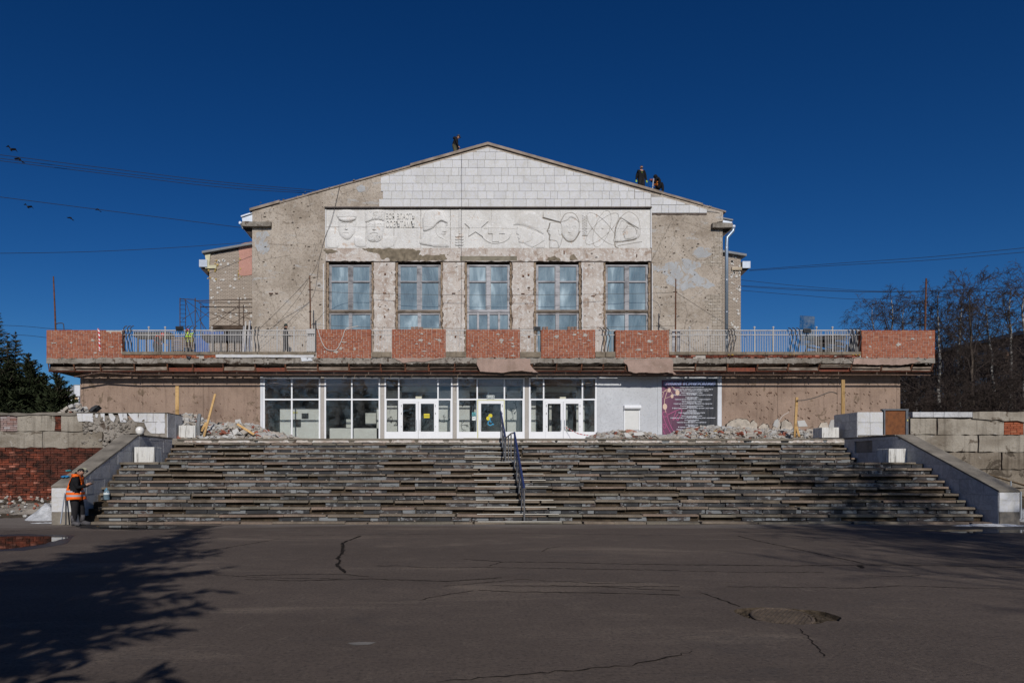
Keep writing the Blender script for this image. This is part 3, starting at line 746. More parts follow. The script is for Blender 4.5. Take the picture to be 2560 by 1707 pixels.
# blocks
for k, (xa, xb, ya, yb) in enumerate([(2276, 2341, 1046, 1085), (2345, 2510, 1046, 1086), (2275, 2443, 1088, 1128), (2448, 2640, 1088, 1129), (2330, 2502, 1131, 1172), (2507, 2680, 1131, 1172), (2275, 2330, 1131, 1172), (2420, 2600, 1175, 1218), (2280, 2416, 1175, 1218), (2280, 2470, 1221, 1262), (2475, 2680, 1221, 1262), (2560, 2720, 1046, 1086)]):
    cblock(rw, xa, xb, ya, yb, 80 + k, M_DAMPSHADE if ya > 1130 else M_CONCR, .10, .028, D - .005 + .02 * (k % 2))
brick_fill(rw, PX(2512, D), PX(2562, D), PZ(1086, D), PZ(1044, D), D + .03, .265, .085, .012, M_REDB, 15, None, .08)
for k, (xa, xb) in enumerate([(2279, 2330), (2330.6, 2357), (2357.6, 2392), (2392.6, 2428)]):
    put('marble_tile', boxme('marble_tile', PX(xb, D) - PX(xa, D), .30, PZ(1030, D) - PZ(1043, D), M_TILE2, .006, .004, k), None, rw, ((PX(xa, D) + PX(xb, D)) / 2, D + .08, (PZ(1030, D) + PZ(1043, D)) / 2))
b = MB(); P = ragged([(PX(2429, D), PZ(1046, D)), (PX(2700, D), PZ(1062, D)), (PX(2700, D), PZ(1029, D)), (PX(2429, D), PZ(1030, D))], .25, .03, 9); b.prism(P, D - .06, D + 1.55); b.build('coping_slab', M_CONCR, rw)
# rusty steel door
dr = thing('steel_door', 'rusty brown steel door in a grey frame beside the right end block', 'door', (PX(2240, D), D, 2.8))
x0, x1, z0, z1 = PX(2209, D), PX(2267, D), PZ(1086, D), PZ(1022, D)
b = MB(); b.box((x0 + .06, D + .02, z0), (x1 - .05, D + .07, z1 - .06)); b.build('door_leaf', m_rust('brown_rust', (.19, .072, .028), (.12, .048, .022), .55), dr)
b = MB(); b.box((x0, D - .02, z0), (x0 + .06, D + .12, z1 - .06)); b.box((x1 - .05, D - .02, z0), (x1 + .05, D + .12, z1 - .06)); b.box((x0 - .06, D - .03, z1 - .06), (x1 + .06, D + .12, z1)); b.build('frame', plain('grey_steel', (.10, .11, .125), .6, .2, 4), dr)
b = MB(); b.box((x1 - .01, D - .035, z0 + .55), (x1 + .03, D - .02, z0 + .62)); b.build('latch', M_PVCY, dr)
# far right pipe rails of the wheelchair ramp
b = MB(); pr = plain('brass_pipe', (.30, .20, .10), .5, .2, 4)
rp = thing('ramp_rail', 'rusty pipe handrail of a ramp behind the right parapet', 'handrail', (PX(2540, 21), 21, 0))
b.tube([W(2474, 1187, 24.4), W(2575, 1217, 22.4)], .03, 8); b.tube([W(2500, 1222, 23), W(2590, 1252, 21.5)], .03, 8); b.build('rail', pr, rp)
b = MB()
for px, d in ((2527, 23.2), (2552, 21.6)): b.tube([W(px, 1202 if px < 2540 else 1228, d), Vector((PX(px, d), d, 0))], .028, 8)
b.build('post', M_GALV, rp)

# fluted white stone blocks standing on the stairs
t_ = NT('white_block'); v_ = t_.pos(); wv = t_.noise(t_.pos((26, 26, .5)), 1, 2, .5)
c_ = t_.ramp(t_.noise(t_.pos((9, 9, 1)), 1, 6, .7), [(.35, (.20, .19, .175)), (.48, (.62, .61, .58)), (.8, (.72, .72, .70))])
M_BLK = t_.done(c_, .85, wv, .7, .03, .2)
def stone(px0, px1, yt, yb, d, side, label):
    X0, X1 = PX(px0, d), PX(px1, d); z0, z1 = PZ(yb, d), PZ(yt, d); w = X1 - X0
    bm = bmesh.new(); n = 9; P = []
    def edge(a, bb, nx, ny):
        for i in range(n):
            u0 = i / n; P.append((a[0] + (bb[0] - a[0]) * u0, a[1] + (bb[1] - a[1]) * u0))
            for q in (.30, .5): P.append((a[0] + (bb[0] - a[0]) * (u0 + q / n * 1.6), a[1] + (bb[1] - a[1]) * (u0 + q / n * 1.6)) if q == .9 else (a[0] + (bb[0] - a[0]) * (u0 + q / n) + nx * .012, a[1] + (bb[1] - a[1]) * (u0 + q / n) + ny * .012))
    edge((0, 0), (w, 0), 0, 1); edge((w, 0), (w, w), -1, 0); edge((w, w), (0, w), 0, -1); edge((0, w), (0, 0), 1, 0)
    b = MB(); m = len(P); b.v = [(p[0], p[1], 0) for p in P] + [(p[0], p[1], z1 - z0) for p in P]
    b.f = [(i, (i + 1) % m, m + (i + 1) % m, m + i) for i in range(m)] + [tuple(range(m, 2 * m))]; b.mi = [0] * len(b.f)
    o = put('stone_block', b.mesh('stone_block', [M_BLK]), None, None, (X0, d, z0)); o.rotation_euler = (0, 0, R(side))
    tag(o, label, 'stone block', 'white fluted blocks beside the stairs'); return o
stone(336, 385, 1117, 1157, 24.3, 2, 'white fluted block on the stair landing against the left parapet')
stone(447, 488, 1063, 1093.5, 28.9, 1, 'white fluted block at the stair top below the left rubble heap')
stone(2222, 2270, 1121, 1157, 24.3, -2, 'white fluted block on the stair landing against the right parapet')
stone(2055, 2097, 1068, 1093.5, 28.9, -1, 'white fluted block at the stair top beside the right end block')

# ---------------------------------------------------------------- the hall: lower storey
DW = 38.2; hall = thing('hall_building', 'derelict gabled culture hall with white tiled gable and relief frieze', 'building', (3.03, DW, 0))
XL, XR = PX(200, DW), PX(2251, DW)
bx0, bx1 = PX(650, DW), PX(1492, DW)
b = MB(); b.box((XL + .02, DW + .16, 0), (bx0, 66, 7.28)); b.box((PX(1494, DW), DW + .16, 0), (XR - .02, 66, 7.28)); b.box((bx0, 47, 0), (PX(1494, DW), 66, 7.28))
b.box((bx0, DW + .45, 6.35), (PX(1494, DW), 47, 7.28)); b.build('ground_floor', M_LOWB, hall)
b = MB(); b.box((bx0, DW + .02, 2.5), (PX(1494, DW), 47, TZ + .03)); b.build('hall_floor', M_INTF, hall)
b = MB(); b.box((bx0, DW + .02, PZ(943, DW) + .02), (PX(1494, DW), DW + .45, 7.28)); b.build('lintel', plain('lintel_dark', (.16, .15, .145), .9, .3, 2), hall)
# concrete panels of the side walls
def panels(xs, seed):
    r = random.Random(seed)
    for a, c in zip(xs[:-1], xs[1:]):
        me = boxme('wall_panel', PX(c, DW) - PX(a, DW) - .012, .16, 6.98 - TZ, M_LOW, .006)
        put('wall_panel', me, None, hall, ((PX(a, DW) + PX(c, DW)) / 2, DW + .08 + r.uniform(-.006, .006), (TZ + 6.98) / 2))
panels([200, 209, 357, 508, 651], 2); panels([1804, 1944, 2093, 2242, 2251], 3)
b = MB(); b.box((XL, DW + .02, 6.98), (bx0, DW + .2, 7.28)); b.box((PX(1804, DW), DW + .02, 6.98), (XR, DW + .2, 7.28)); b.build('wall_head', M_LOW, hall)
# iron ties sticking out of the panels
r = random.Random(31); b = MB()
for k in range(150):
    px = r.choice([r.uniform(1810, 2235), r.uniform(1810, 2235), r.uniform(215, 640)]); py = r.choice([983, 1003, 1021, 1040]) + r.uniform(-5, 5)
    p = W(px, py, DW); b.tube([p, p + Vector((r.uniform(.03, .12), -.05, r.uniform(-.10, -.03)))], .011, 4)
b.build('wall_tie', M_RUST, hall)
# broken render at the foot of the right wall
for k, pts in enumerate([[(1815, 1078), (1817, 1060), (1832, 1050), (1850, 1046), (1866, 1048), (1876, 1060), (1878, 1082)], [(1895, 1082), (1897, 1066), (1908, 1058), (1920, 1062), (1926, 1084)], [(1877, 1072), (1876, 1056), (1884, 1050), (1892, 1058), (1893, 1080)],
                         [(1930, 1084), (1932, 1060), (1944, 1046), (1950, 1056), (1948, 1086)], [(1950, 1082), (1953, 1056), (1964, 1049), (1977, 1056), (1985, 1084)], [(2045, 1070), (2052, 1057), (2066, 1055), (2075, 1074)]]):
    P = [(PX(x, DW), PZ(y, DW)) for x, y in pts]; b = MB(); b.prism(ragged(P, .12, .03, k + 5), DW - .035, DW + .02); b.build('render_patch', plain('bare_render_%d' % k, (.42, .37, .31), .95, .3, 4, .6) if k == 0 else bpy.data.materials['bare_render_0'], hall)
    b = MB(); b.prism(ragged([(x * 1.0 + (x - sum(p[0] for p in P) / len(P)) * .10, z + (z - sum(p[1] for p in P) / len(P)) * .08) for x, z in P], .10, .04, k + 25), DW - .016, DW + .015); b.build('render_break', M_CRACK, hall)
# shop front
ZS, ZT = PZ(943, DW), PZ(998, DW)
def bar(b, xa, xb, ya, yb, dp=.07, y=None):
    yy = DW - .02 if y is None else y
    b.box((PX(xa, DW), yy, PZ(yb, DW)), (PX(xb, DW), yy + dp, PZ(ya, DW)))
YB = 1118
def pane(t, xa, xb, ya, yb, m=None, y=None):
    me = boxme('pane', PX(xb, DW) - PX(xa, DW), .012, PZ(ya, DW) - PZ(yb, DW), m or M_GLASS)
    return put('pane', me, None, t, ((PX(xa, DW) + PX(xb, DW)) / 2, (DW + .03) if y is None else y, (PZ(ya, DW) + PZ(yb, DW)) / 2))
def bay_thing(name, label):
    o = bpy.data.objects.new(name, None); C.objects.link(o); o.parent = hall; o.location = Vector((0, 0, 0)) - hall.location; o['label'] = label
    return o
def add(parent, b, name, m):                      # mesh part below a part
    return put(name, b.mesh(name, [m]), None, parent)
def bay(x0, x1, muls, label, door=None):
    t = bay_thing('shop_window', label)
    b = MB(); bar(b, x0, x0 + 4, 944, YB); bar(b, x1 - 4, x1, 944, YB); bar(b, x0 + 4, x1 - 4, 944, 947.5); bar(b, x0 + 4, x1 - 4, 996.5, 1000.2)
    xs = [x0 + 4] + [m for m in muls] + [x1 - 4]
    for m_ in muls: bar(b, m_ - 1.7, m_ + 1.7, 947.5, 996.5)
    if door is None:
        for m_ in muls: bar(b, m_ - 1.9, m_ + 1.9, 1000.2, YB)
    add(t, b, 'frame', M_PVC)
    for i, (a, c) in enumerate(zip(xs[:-1], xs[1:])): pane(t, a + (1.7 if i else 0), c - (1.7 if i + 1 < len(xs) - 1 else 0), 947.5, 996.5)
    if door is None:
        for i, (a, c) in enumerate(zip(xs[:-1], xs[1:])): pane(t, a + (1.9 if i else 0), c - (1.9 if i + 1 < len(xs) - 1 else 0), 1000.2, YB)
    return t
bay(658, 801, [729.5], 'leftmost shop window of four panes with a view of a counter wall'); bay(811, 950.6, [879.5], 'second shop window of four panes reflecting bare trees')
t3 = bay(961, 1131.5, [997, 1095], 'glazed entrance with double door and yellow sticker', 1)
t4 = bay(1142, 1311.6, [1193, 1261], 'glazed entrance with single door edged in yellow tape', 1)
t5 = bay(1322, 1492, [1359, 1456], 'glazed entrance with double door and striped tape on its handle', 1)
def sidelight(t, a, c):
    b = MB(); bar(b, a, a + 1.5, 1000.2, YB); bar(b, c - 1.5, c, 1000.2, YB); bar(b, a + 1.5, c - 1.5, 1079, YB); add(t, b, 'frame', M_PVC); pane(t, a + 1.5, c - 1.5, 1000.2, 1079)
def leaf(name, t, a, c, hinge):
    d = bpy.data.objects.new('door', None); C.objects.link(d); d.parent = hall; d.location = Vector((0, 0, 0)) - hall.location
    b = MB(); y = DW - .05
    bar(b, a, a + 6, 1004, YB, .075, y); bar(b, c - 6, c, 1004, YB, .075, y); bar(b, a + 6, c - 6, 1004, 1009, .075, y); bar(b, a + 6, c - 6, 1078.5, YB, .075, y); add(d, b, 'frame', M_PVC)
    pane(d, a + 6, c - 6, 1009, 1078.5, None, DW + .0)
    hx = c - 4 if hinge == 'l' else a + 4
    b = MB(); b.tube([W(hx, 1049, DW - .12), W(hx, 1074, DW - .12)], .016, 6); b.tube([W(hx, 1051, DW - .12), W(hx, 1051, DW - .05)], .012, 5); b.tube([W(hx, 1072, DW - .12), W(hx, 1072, DW - .05)], .012, 5); add(d, b, 'handle', M_GALV)
    b = MB(); kx = a + 2.5 if hinge == 'l' else c - 2.5
    for yy in (1013, 1016, 1032, 1035, 1066): b.box((PX(kx - .8, DW), DW - .07, PZ(yy + .8, DW)), (PX(kx + .8, DW), DW - .05, PZ(yy - .8, DW)))
    add(d, b, 'hinge', M_BENT); return d
sidelight(t3, 965, 997); sidelight(t3, 1095, 1127.5)
leaf('door', t3, 1001, 1045.4, 'l'); leaf('door', t3, 1046, 1091, 'r')
b = MB(); bar(b, 997, 1001, 1000.2, YB); bar(b, 1091, 1095, 1000.2, YB); bar(b, 1001, 1091, 1000.2, 1003.6); add(t3, b, 'door_frame', M_PVC)
sidelight(t4, 1146, 1193); sidelight(t4, 1261, 1307.6)
leaf('door', t4, 1196.5, 1258, 'r')
b = MB(); bar(b, 1193, 1196.3, 1000.2, YB); bar(b, 1258.3, 1261, 1000.2, YB); bar(b, 1196.3, 1258.3, 1000.2, 1003.6); add(t4, b, 'door_frame', M_PVC)
b = MB()
for q in ((1193.2, 1195, 999.4, YB), (1259.6, 1261.4, 999.4, YB), (1195, 1259.6, 999.4, 1001.2)): bar(b, *q, .004, DW - .026)
add(t4, b, 'tape_edging', M_PVCY)
sidelight(t5, 1326, 1359); sidelight(t5, 1456, 1488)
leaf('door', t5, 1363, 1407.3, 'l'); leaf('door', t5, 1408, 1452, 'r')
b = MB(); bar(b, 1359, 1363, 1000.2, YB); bar(b, 1452, 1456, 1000.2, YB); bar(b, 1363, 1452, 1000.2, 1003.6); add(t5, b, 'door_frame', M_PVC)
for xa, xb in ((801.4, 810.6), (951, 960.6), (1132, 1141.6), (1312, 1321.6)):
    b = MB(); bar(b, xa, xb, 941, YB, .30, DW + .0); b.build('pillar', M_PILL, hall)
for xa, xb in ((651, 657.6), (1793.8, 1803.6)):
    b = MB(); bar(b, xa, xb, 941, YB, .25, DW - .03); b.build('pillar', M_WHITEC, hall)
# stickers and the entrance sign
def sign(name, label, cat, xa, xb, ya, yb, m, y):
    o = thing(name, label, cat, W((xa + xb) / 2, (ya + yb) / 2, y)); b = MB(); b.box((PX(xa, DW), y, PZ(yb, DW)), (PX(xb, DW), y + .02, PZ(ya, DW))); b.build('plate', m, o); return o
def text_me(s, size, depth=.004, bold=0.0, spacing=1.0):
    cu = bpy.data.curves.new('text', 'FONT'); cu.body = s; cu.size = size; cu.extrude = depth; cu.align_x = 'CENTER'; cu.align_y = 'CENTER'; cu.offset = bold; cu.resolution_u = 2; cu.space_character = spacing
    o = bpy.data.objects.new('text', cu); C.objects.link(o); dg = bpy.context.evaluated_depsgraph_get(); me = bpy.data.meshes.new_from_object(o.evaluated_get(dg)); bpy.data.objects.remove(o); return me
def text_at(s, size, px, py, y, m, parent, name='lettering', bold=0.0, width=None, depth=.004, spacing=1.0):
    me = text_me(s, size, depth, bold, spacing); me.materials.clear(); o = put(name, me, m, parent, (PX(px, DW) if y < 39 else PX(px, 40), y, PZ(py, DW) if y < 39 else PZ(py, 40)), (R(90), 0, 0))
    if width:
        xs = [v.co.x for v in me.vertices]; o.scale.x = width / (max(xs) - min(xs))
    return o
M_GREEN = plain('sign_green', (.018, .06, .055), .5, .05, 3, 0); M_WHITEP = plain('white_print', (.72, .76, .76), .6, .03, 3, 0)
sg = sign('entrance_sign', 'small green and white entrance sign above the yellow taped door', 'sign', 1217, 1235.8, 988, 996.6, M_WHITEP, DW - .06)
b = MB(); b.box((PX(1218, DW), DW - .066, PZ(995.8, DW)), (PX(1234.8, DW), DW - .06, PZ(988.8, DW))); b.build('field', M_GREEN, sg)
text_at('ВХОД', .15, 1226.4, 992.3, DW - .07, M_WHITEP, sg, 'lettering', .006, .30)
b = MB(); b.tube([W(1219, 996.6, DW - .05), W(1219, 999, DW - .03)], .006, 4); b.tube([W(1233, 996.6, DW - .05), W(1233, 999, DW - .03)], .006, 4); b.build('bracket', M_GALV, sg)
def ring_pts(cx, cz, r, a0, a1, n=18): return [(cx + r * math.cos(R(a0 + (a1 - a0) * i / n)), cz + r * math.sin(R(a0 + (a1 - a0) * i / n))) for i in range(n + 1)]
def flat_stroke(b, pts, w, y, th=.004):
    P = [Vector(p) for p in pts]; Lf = []; Rt = []
    for i, p in enumerate(P):
        t = (P[min(i + 1, len(P) - 1)] - P[max(i - 1, 0)]).normalized(); nn = Vector((-t.y, t.x)) * w / 2; Lf.append(p + nn); Rt.append(p - nn)
    for i in range(len(P) - 1): b.prism([tuple(Lf[i]), tuple(Rt[i]), tuple(Rt[i + 1]), tuple(Lf[i + 1])], y, y + th)
def wheelchair(b, px, py, s, y):
    cx, cz = PX(px, DW), PZ(py, DW)
    flat_stroke(b, ring_pts(cx, cz - .10 * s, .17 * s, 110, 395), .05 * s, y); flat_stroke(b, [(cx - .02 * s, cz + .22 * s), (cx, cz), (cx + .14 * s, cz), (cx + .22 * s, cz - .22 * s), (cx + .28 * s, cz - .20 * s)], .055 * s, y)
    b.prism(ring_pts(cx - .02 * s, cz + .30 * s, .05 * s, 0, 340, 10), y, y + .004)
M_BLUES = plain('sticker_blue', (.05, .36, .62), .5, .05, 3, 0); M_YEL = plain('sticker_yellow', (.62, .52, .03), .5, .05, 3, 0); M_TEAL = plain('sticker_teal', (.10, .34, .37), .5, .05, 3, 0); M_CREAM = plain('paper_note', (.52, .51, .40), .8, .05, 5, 0)
st = thing('door_stickers', 'yellow dots and blue wheelchair emblem stuck on the middle door glass', 'sticker', W(1226, 1050, DW - .02))
b = MB()
for px, py in ((1226, 1039), (1220.5, 1045.5)): b.prism(ring_pts(PX(px, DW), PZ(py, DW), .112, 0, 345, 20), DW - .016 if px > 1224 else DW - .02, DW - .010)
b.build('yellow_dot', M_YEL, st); b = MB(); wheelchair(b, 1225.5, 1054, .75, DW - .03); b.build('wheelchair_emblem', M_BLUES, st)
s2 = sign('access_notice', 'teal wheelchair notice with white sheet beside the middle door', 'notice', 1180, 1189.5, 1030, 1040, M_TEAL, DW - .0)
b = MB(); wheelchair(b, 1184.5, 1035.2, .33, DW - .008); b.build('wheelchair_emblem', M_BENT, s2); b = MB(); b.box((PX(1180.5, DW), DW + .0, PZ(1050.5, DW)), (PX(1189, DW), DW + .018, PZ(1041, DW))); b.build('sheet', M_WHITEP, s2)
b = MB(); b.box((PX(1182, DW), DW - .008, PZ(1046, DW)), (PX(1187, DW), DW, PZ(1045, DW))); b.build('print_line', M_BENT, s2)
s3 = sign('door_sticker', 'yellow rectangular sticker on the right leaf of the left entrance', 'sticker', 1059.6, 1074, 1034, 1044.7, M_YEL, DW - .03)
b = MB(); b.box((PX(1060.5, DW), DW - .034, PZ(1039.6, DW)), (PX(1073, DW), DW - .03, PZ(1038.4, DW))); b.build('print_line', M_BENT, s3)
tag(put('paper_note', boxme('paper_note', .34, .006, .16, M_CREAM), None, None, W(1046.5, 994.2, DW + .01)), 'cream paper note on the transom glass of the left entrance', 'note')
tag(put('paper_note', boxme('paper_note', .34, .006, .16, M_CREAM), None, None, W(1407, 995.5, DW + .01)), 'cream paper note on the transom glass of the right entrance', 'note')

# grey panel wall with roller shutter
b = MB(); bar(b, 1492.5, 1501.8, 941, YB, .2, DW - .0); bar(b, 1502, 1644, 941, YB, .2, DW + .012); bar(b, 1644.2, 1654.5, 941, YB, .2, DW - .005); b.build('grey_panel', M_GREYW, hall)
sh = bay_thing('roller_shutter', 'closed white roller shutter on the grey wall')
x0, x1 = PX(1559.5, DW), PX(1599, DW)
for xg in (x0, x1 - .05): b = MB(); b.box((xg, DW - .05, PZ(1078, DW)), (xg + .05, DW + .011, PZ(1022, DW))); add(sh, b, 'guide_rail', M_PVC)
b = MB(); P = [(DW + .011, PZ(1013, DW)), (DW - .16, PZ(1013.5, DW)), (DW - .20, PZ(1016, DW)), (DW - .20, PZ(1020, DW)), (DW - .16, PZ(1022.5, DW)), (DW + .011, PZ(1023, DW))]; n = len(P)
b.v = [(x0 - .01, p[0], p[1]) for p in P] + [(x1 + .04, p[0], p[1]) for p in P]; b.f = [tuple(range(n))[::-1], tuple(range(n, 2 * n))] + [(i, (i + 1) % n, n + (i + 1) % n, n + i) for i in range(n)]; b.mi = [0] * len(b.f); add(sh, b, 'shutter_box', M_PVC)
z = PZ(1023, DW); zb = PZ(1075, DW); k = 0; sl = boxme('slat', x1 - x0 - .1, .018, .052, plain('shutter_slat', (.70, .70, .68), .5, .05, 3, 0), .006)
while z > zb + .03: put('slat', sl, None, sh, ((x0 + x1) / 2, DW - .012, z - .03)); z -= .055; k += 1
# poster
po = thing('poster', 'dark club poster with pink notes and lines of white text', 'poster', W(1724, 1020, DW - .03))
t = NT('poster_vinyl'); v = t.pos(); sx = t.sep(v, 0); g = t.math('DIVIDE', t.math('SUBTRACT', sx, PX(1654, DW)), PX(1793, DW) - PX(1654, DW))
c = t.ramp(g, [(0, (.16, .05, .10)), (.25, (.105, .04, .075)), (.45, (.05, .03, .04)), (.62, (.028, .028, .032))])
M_POST = t.done(c, .38, t.noise(t.pos((4.5, 1, .6)), .8, 3, .5, .6), .45, .12, .5)
P = [(PX(1655.5, DW), PZ(1086, DW)), (PX(1792, DW), PZ(1092, DW)), (PX(1793.5, DW), PZ(948, DW)), (PX(1654, DW), PZ(950, DW))]
b = MB(); b.prism(P, DW - .02, DW - .004); b.build('vinyl', M_POST, po)
b = MB(); bar(b, 1654.6, 1793.6, 941, YB, .2, DW + .0); b.build('grey_panel', M_GREYW, hall)
M_PTXT = plain('poster_text', (.58, .60, .66), .6, .05, 3, 0); M_TITLE = plain('poster_title', (.30, .36, .58), .6, .1, 3, 0)
text_at('КЛУБНЫЕ ФОРМИРОВАНИЯ', .30, 1723.5, 960, DW - .028, M_TITLE, po, 'title', .008, PX(1788, DW) - PX(1659, DW), .003)
LN = [('Народный самодеятельный коллектив «Сувенир»', 967.5, 60), ('Хоровое пение, сольное и ансамблевое пение, вокал', 973, 100), ('Постановка голоса, народный танец, игра на гитаре', 976.4, 84), ('Народный молодёжный музыкальный театр «Игра»', 981.6, 54), ('Для детей и взрослых', 984.4, 26), ('В программе: пение, танец, пластика, театральное мастерство', 987, 98),
 ('Ансамбль «Русская тройка»', 993, 32), ('Для детей от 4 лет', 996, 24), ('В программе обучения: народный танец, игра на народных инструментах', 998.2, 90), ('Творческое объединение «Русская традиция»', 1003.4, 50), ('Для детей от 5 лет', 1006.5, 24), ('В программе обучения: народный и эстрадный танец, хореография', 1009, 96),
 ('Театр хореографический коллектив «Ритм и пластика»', 1014.6, 58), ('Для детей от 3 лет', 1017.5, 24), ('В программе: ритмика, хореография, пластика, гимнастика', 1020.2, 104), ('Театр мод «Образ»', 1025.8, 22), ('Для детей и взрослых', 1028.6, 26), ('В программе обучения: дефиле, хореография, мастерство', 1031.6, 66), ('Стиль и сценический образ', 1034, 40),
 ('Творческая мастерская «Волшебная кисть»', 1039.4, 52), ('Для детей и взрослых', 1042, 26), ('В программе обучения: рисунок, живопись, лепка, композиция', 1044.4, 112), ('Шахматный клуб «Дебют»', 1050, 36), ('Для взрослых', 1053, 18), ('В программе: игра, разбор партий, участие в соревнованиях', 1055.6, 74), ('Ансамбль «Русская песня»', 1061.6, 32), ('Для взрослых', 1064.4, 18), ('В программе: народная песня', 1067.4, 68), ('Приглашаем детей и взрослых', 1073.6, 76), ('Запись ежедневно', 1077, 60), ('Ждём вас', 1080.5, 40)]
for s, y, w in LN: text_at(s, .075, 1729 if w < 90 else 1732, y, DW - .026, M_PTXT, po, 'text_line', .003, w * DW / F, .002)
def zp(x, y): return (PX(1480 + x * .18707, DW), PZ(900 + y * .18707, DW))
def curve(pts, n=6):
    P = [Vector(p) for p in pts]; out = []
    for i in range(len(P) - 1):
        a, b_, c_, d_ = P[max(i - 1, 0)], P[i], P[i + 1], P[min(i + 2, len(P) - 1)]
        for j in range(n):
            u = j / n; out.append(tuple(.5 * ((2 * b_) + (c_ - a) * u + (2 * a - 5 * b_ + 4 * c_ - d_) * u * u + (3 * b_ - a - 3 * c_ + d_) * u ** 3)))
    out.append(tuple(P[-1])); return out
M_NOTEP = plain('note_pink', (.42, .10, .22), .6, .05, 3, 0); M_NOTEC = plain('note_cream', (.62, .46, .36), .6, .05, 3, 0)
b = MB(); y = DW - .027
for pts, w in [([(945, 700), (980, 690), (1000, 730), (975, 760), (945, 735), (945, 700)], .03), ([(990, 740), (1190, 655), (1150, 800), (1110, 760)], .035), ([(1120, 690), (1080, 800), (1150, 720)], .03), ([(945, 860), (970, 855), (985, 890), (965, 910), (950, 890), (945, 860)], .025), ([(945, 740), (990, 860), (1060, 990)], .03), ([(1000, 730), (1040, 860), (1110, 990)], .03), ([(945, 930), (975, 990)], .02)]:
    flat_stroke(b, curve([zp(*p) for p in pts]), w, y, .003)
b.build('pink_note', M_NOTEP, po)
b = MB(); y = DW - .0285
for pts, w in [([(985, 700), (965, 560), (1000, 430), (1040, 380)], .028), ([(940, 500), (960, 420), (1010, 385)], .02), ([(1050, 345), (1140, 410)], .025), ([(930, 430), (1020, 400)], .02), ([(960, 520), (1070, 465), (1030, 400)], .02)]: flat_stroke(b, curve([zp(*p) for p in pts]), w, y, .002)
for cx, cy, rx in ((972, 622, .15), (1140, 435, .14), (1068, 482, .10), (1030, 402, .11)):
    X, Z = zp(cx, cy); b.prism([(X + rx * .8 * math.cos(q / 14 * 6.28), Z + rx * 1.15 * math.sin(q / 14 * 6.28)) for q in range(14)], y - .0005, y + .001)
b.build('cream_note', M_NOTEC, po)

# interior behind the glass: vestibule walls, counters, doors
DI = DW + 1.75
def iw(b, xa, xb, ya, yb, dp=.12, d=DI, s=1):
    b.box((PX(xa, DW), d, PZ(yb, DW)), (PX(xb, DW), d + dp, PZ(ya, DW)))
b = MB(); iw(b, 682, 800, 1014, 1130); iw(b, 812, 940, 1066, 1130, .5); iw(b, 935, 952, 1012, 1130); iw(b, 962, 1000, 950, 1130); iw(b, 1094, 1131, 950, 1130); iw(b, 1142, 1178, 950, 1130); iw(b, 1276, 1312, 950, 1130); iw(b, 1322, 1352, 950, 1130); iw(b, 1457, 1478, 950, 1130)
iw(b, 962, 1480, 940, 968, .12); b.build('vestibule_wall', M_VEST, hall)
b = MB(); iw(b, 1000, 1094, 968, 971.5, .1); iw(b, 1178, 1276, 968, 971.5, .1); iw(b, 1225, 1229, 971, 1008, .08); iw(b, 1190, 1195, 1004, 1130, .08); iw(b, 1266, 1272, 1004, 1130, .08); iw(b, 1386, 1392, 1004, 1130, .08); iw(b, 1430, 1434, 1004, 1130, .08); iw(b, 1352, 1457, 968, 971.5, .1); iw(b, 904, 932, 1025, 1056, .04, DI + .3); iw(b, 854, 873, 1042, 1064, .05, DI + .2); b.build('inner_frame', plain('inner_pale', (.45, .46, .43), .6, .05, 3), hall)
b = MB(); iw(b, 739, 757, 1027, 1041, .02, DI - .03); iw(b, 710, 737, 1043, 1063, .02, DI - .03); b.build('wall_hatch', M_BLACK, hall)
b = MB(); iw(b, 715, 728, 1023.5, 1027, .02, DI - .03); b.build('wall_sign', M_PVCY, hall)
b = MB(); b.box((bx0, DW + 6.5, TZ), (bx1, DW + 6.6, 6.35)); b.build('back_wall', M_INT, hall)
# painted branches on the vestibule walls
b = MB(); r = random.Random(77)
def twig(x, z, a, L, n):
    if n == 0 or L < .03: return
    x2, z2 = x + L * math.cos(a), z + L * math.sin(a); b.box((0, 0, 0), (L, .004, .014 + .004 * n), 0, Matrix.Translation((x, DI - .006, z)) @ Matrix.Rotation(-a, 4, 'Y'))
    for q in range(2): twig(x2, z2, a + r.uniform(-.8, .8), L * r.uniform(.55, .85), n - 1)
for px, py in ((1155, 1060), (1113, 1050), (972, 1035), (980, 1060), (1290, 1030), (1300, 1010), (1335, 985), (1335, 1025), (1160, 1010)):
    for q in range(3): twig(PX(px, DW), PZ(py, DW), r.uniform(0, 6.28), .16, 4)
b.build('painted_branch', M_BENT, hall)
# ---------------------------------------------------------------- the hall: balcony deck and its crumbling fascia
DB = 37.2
BL, BR = PX(116, DB), PX(2337, DB)
zb = lambda y: PZ(y, DB)
DECK = 7.90
b = MB(); b.box((BL + .05, DB + .42, 7.30), (BR - .05, 52, DECK)); b.build('deck', M_CONC, hall)
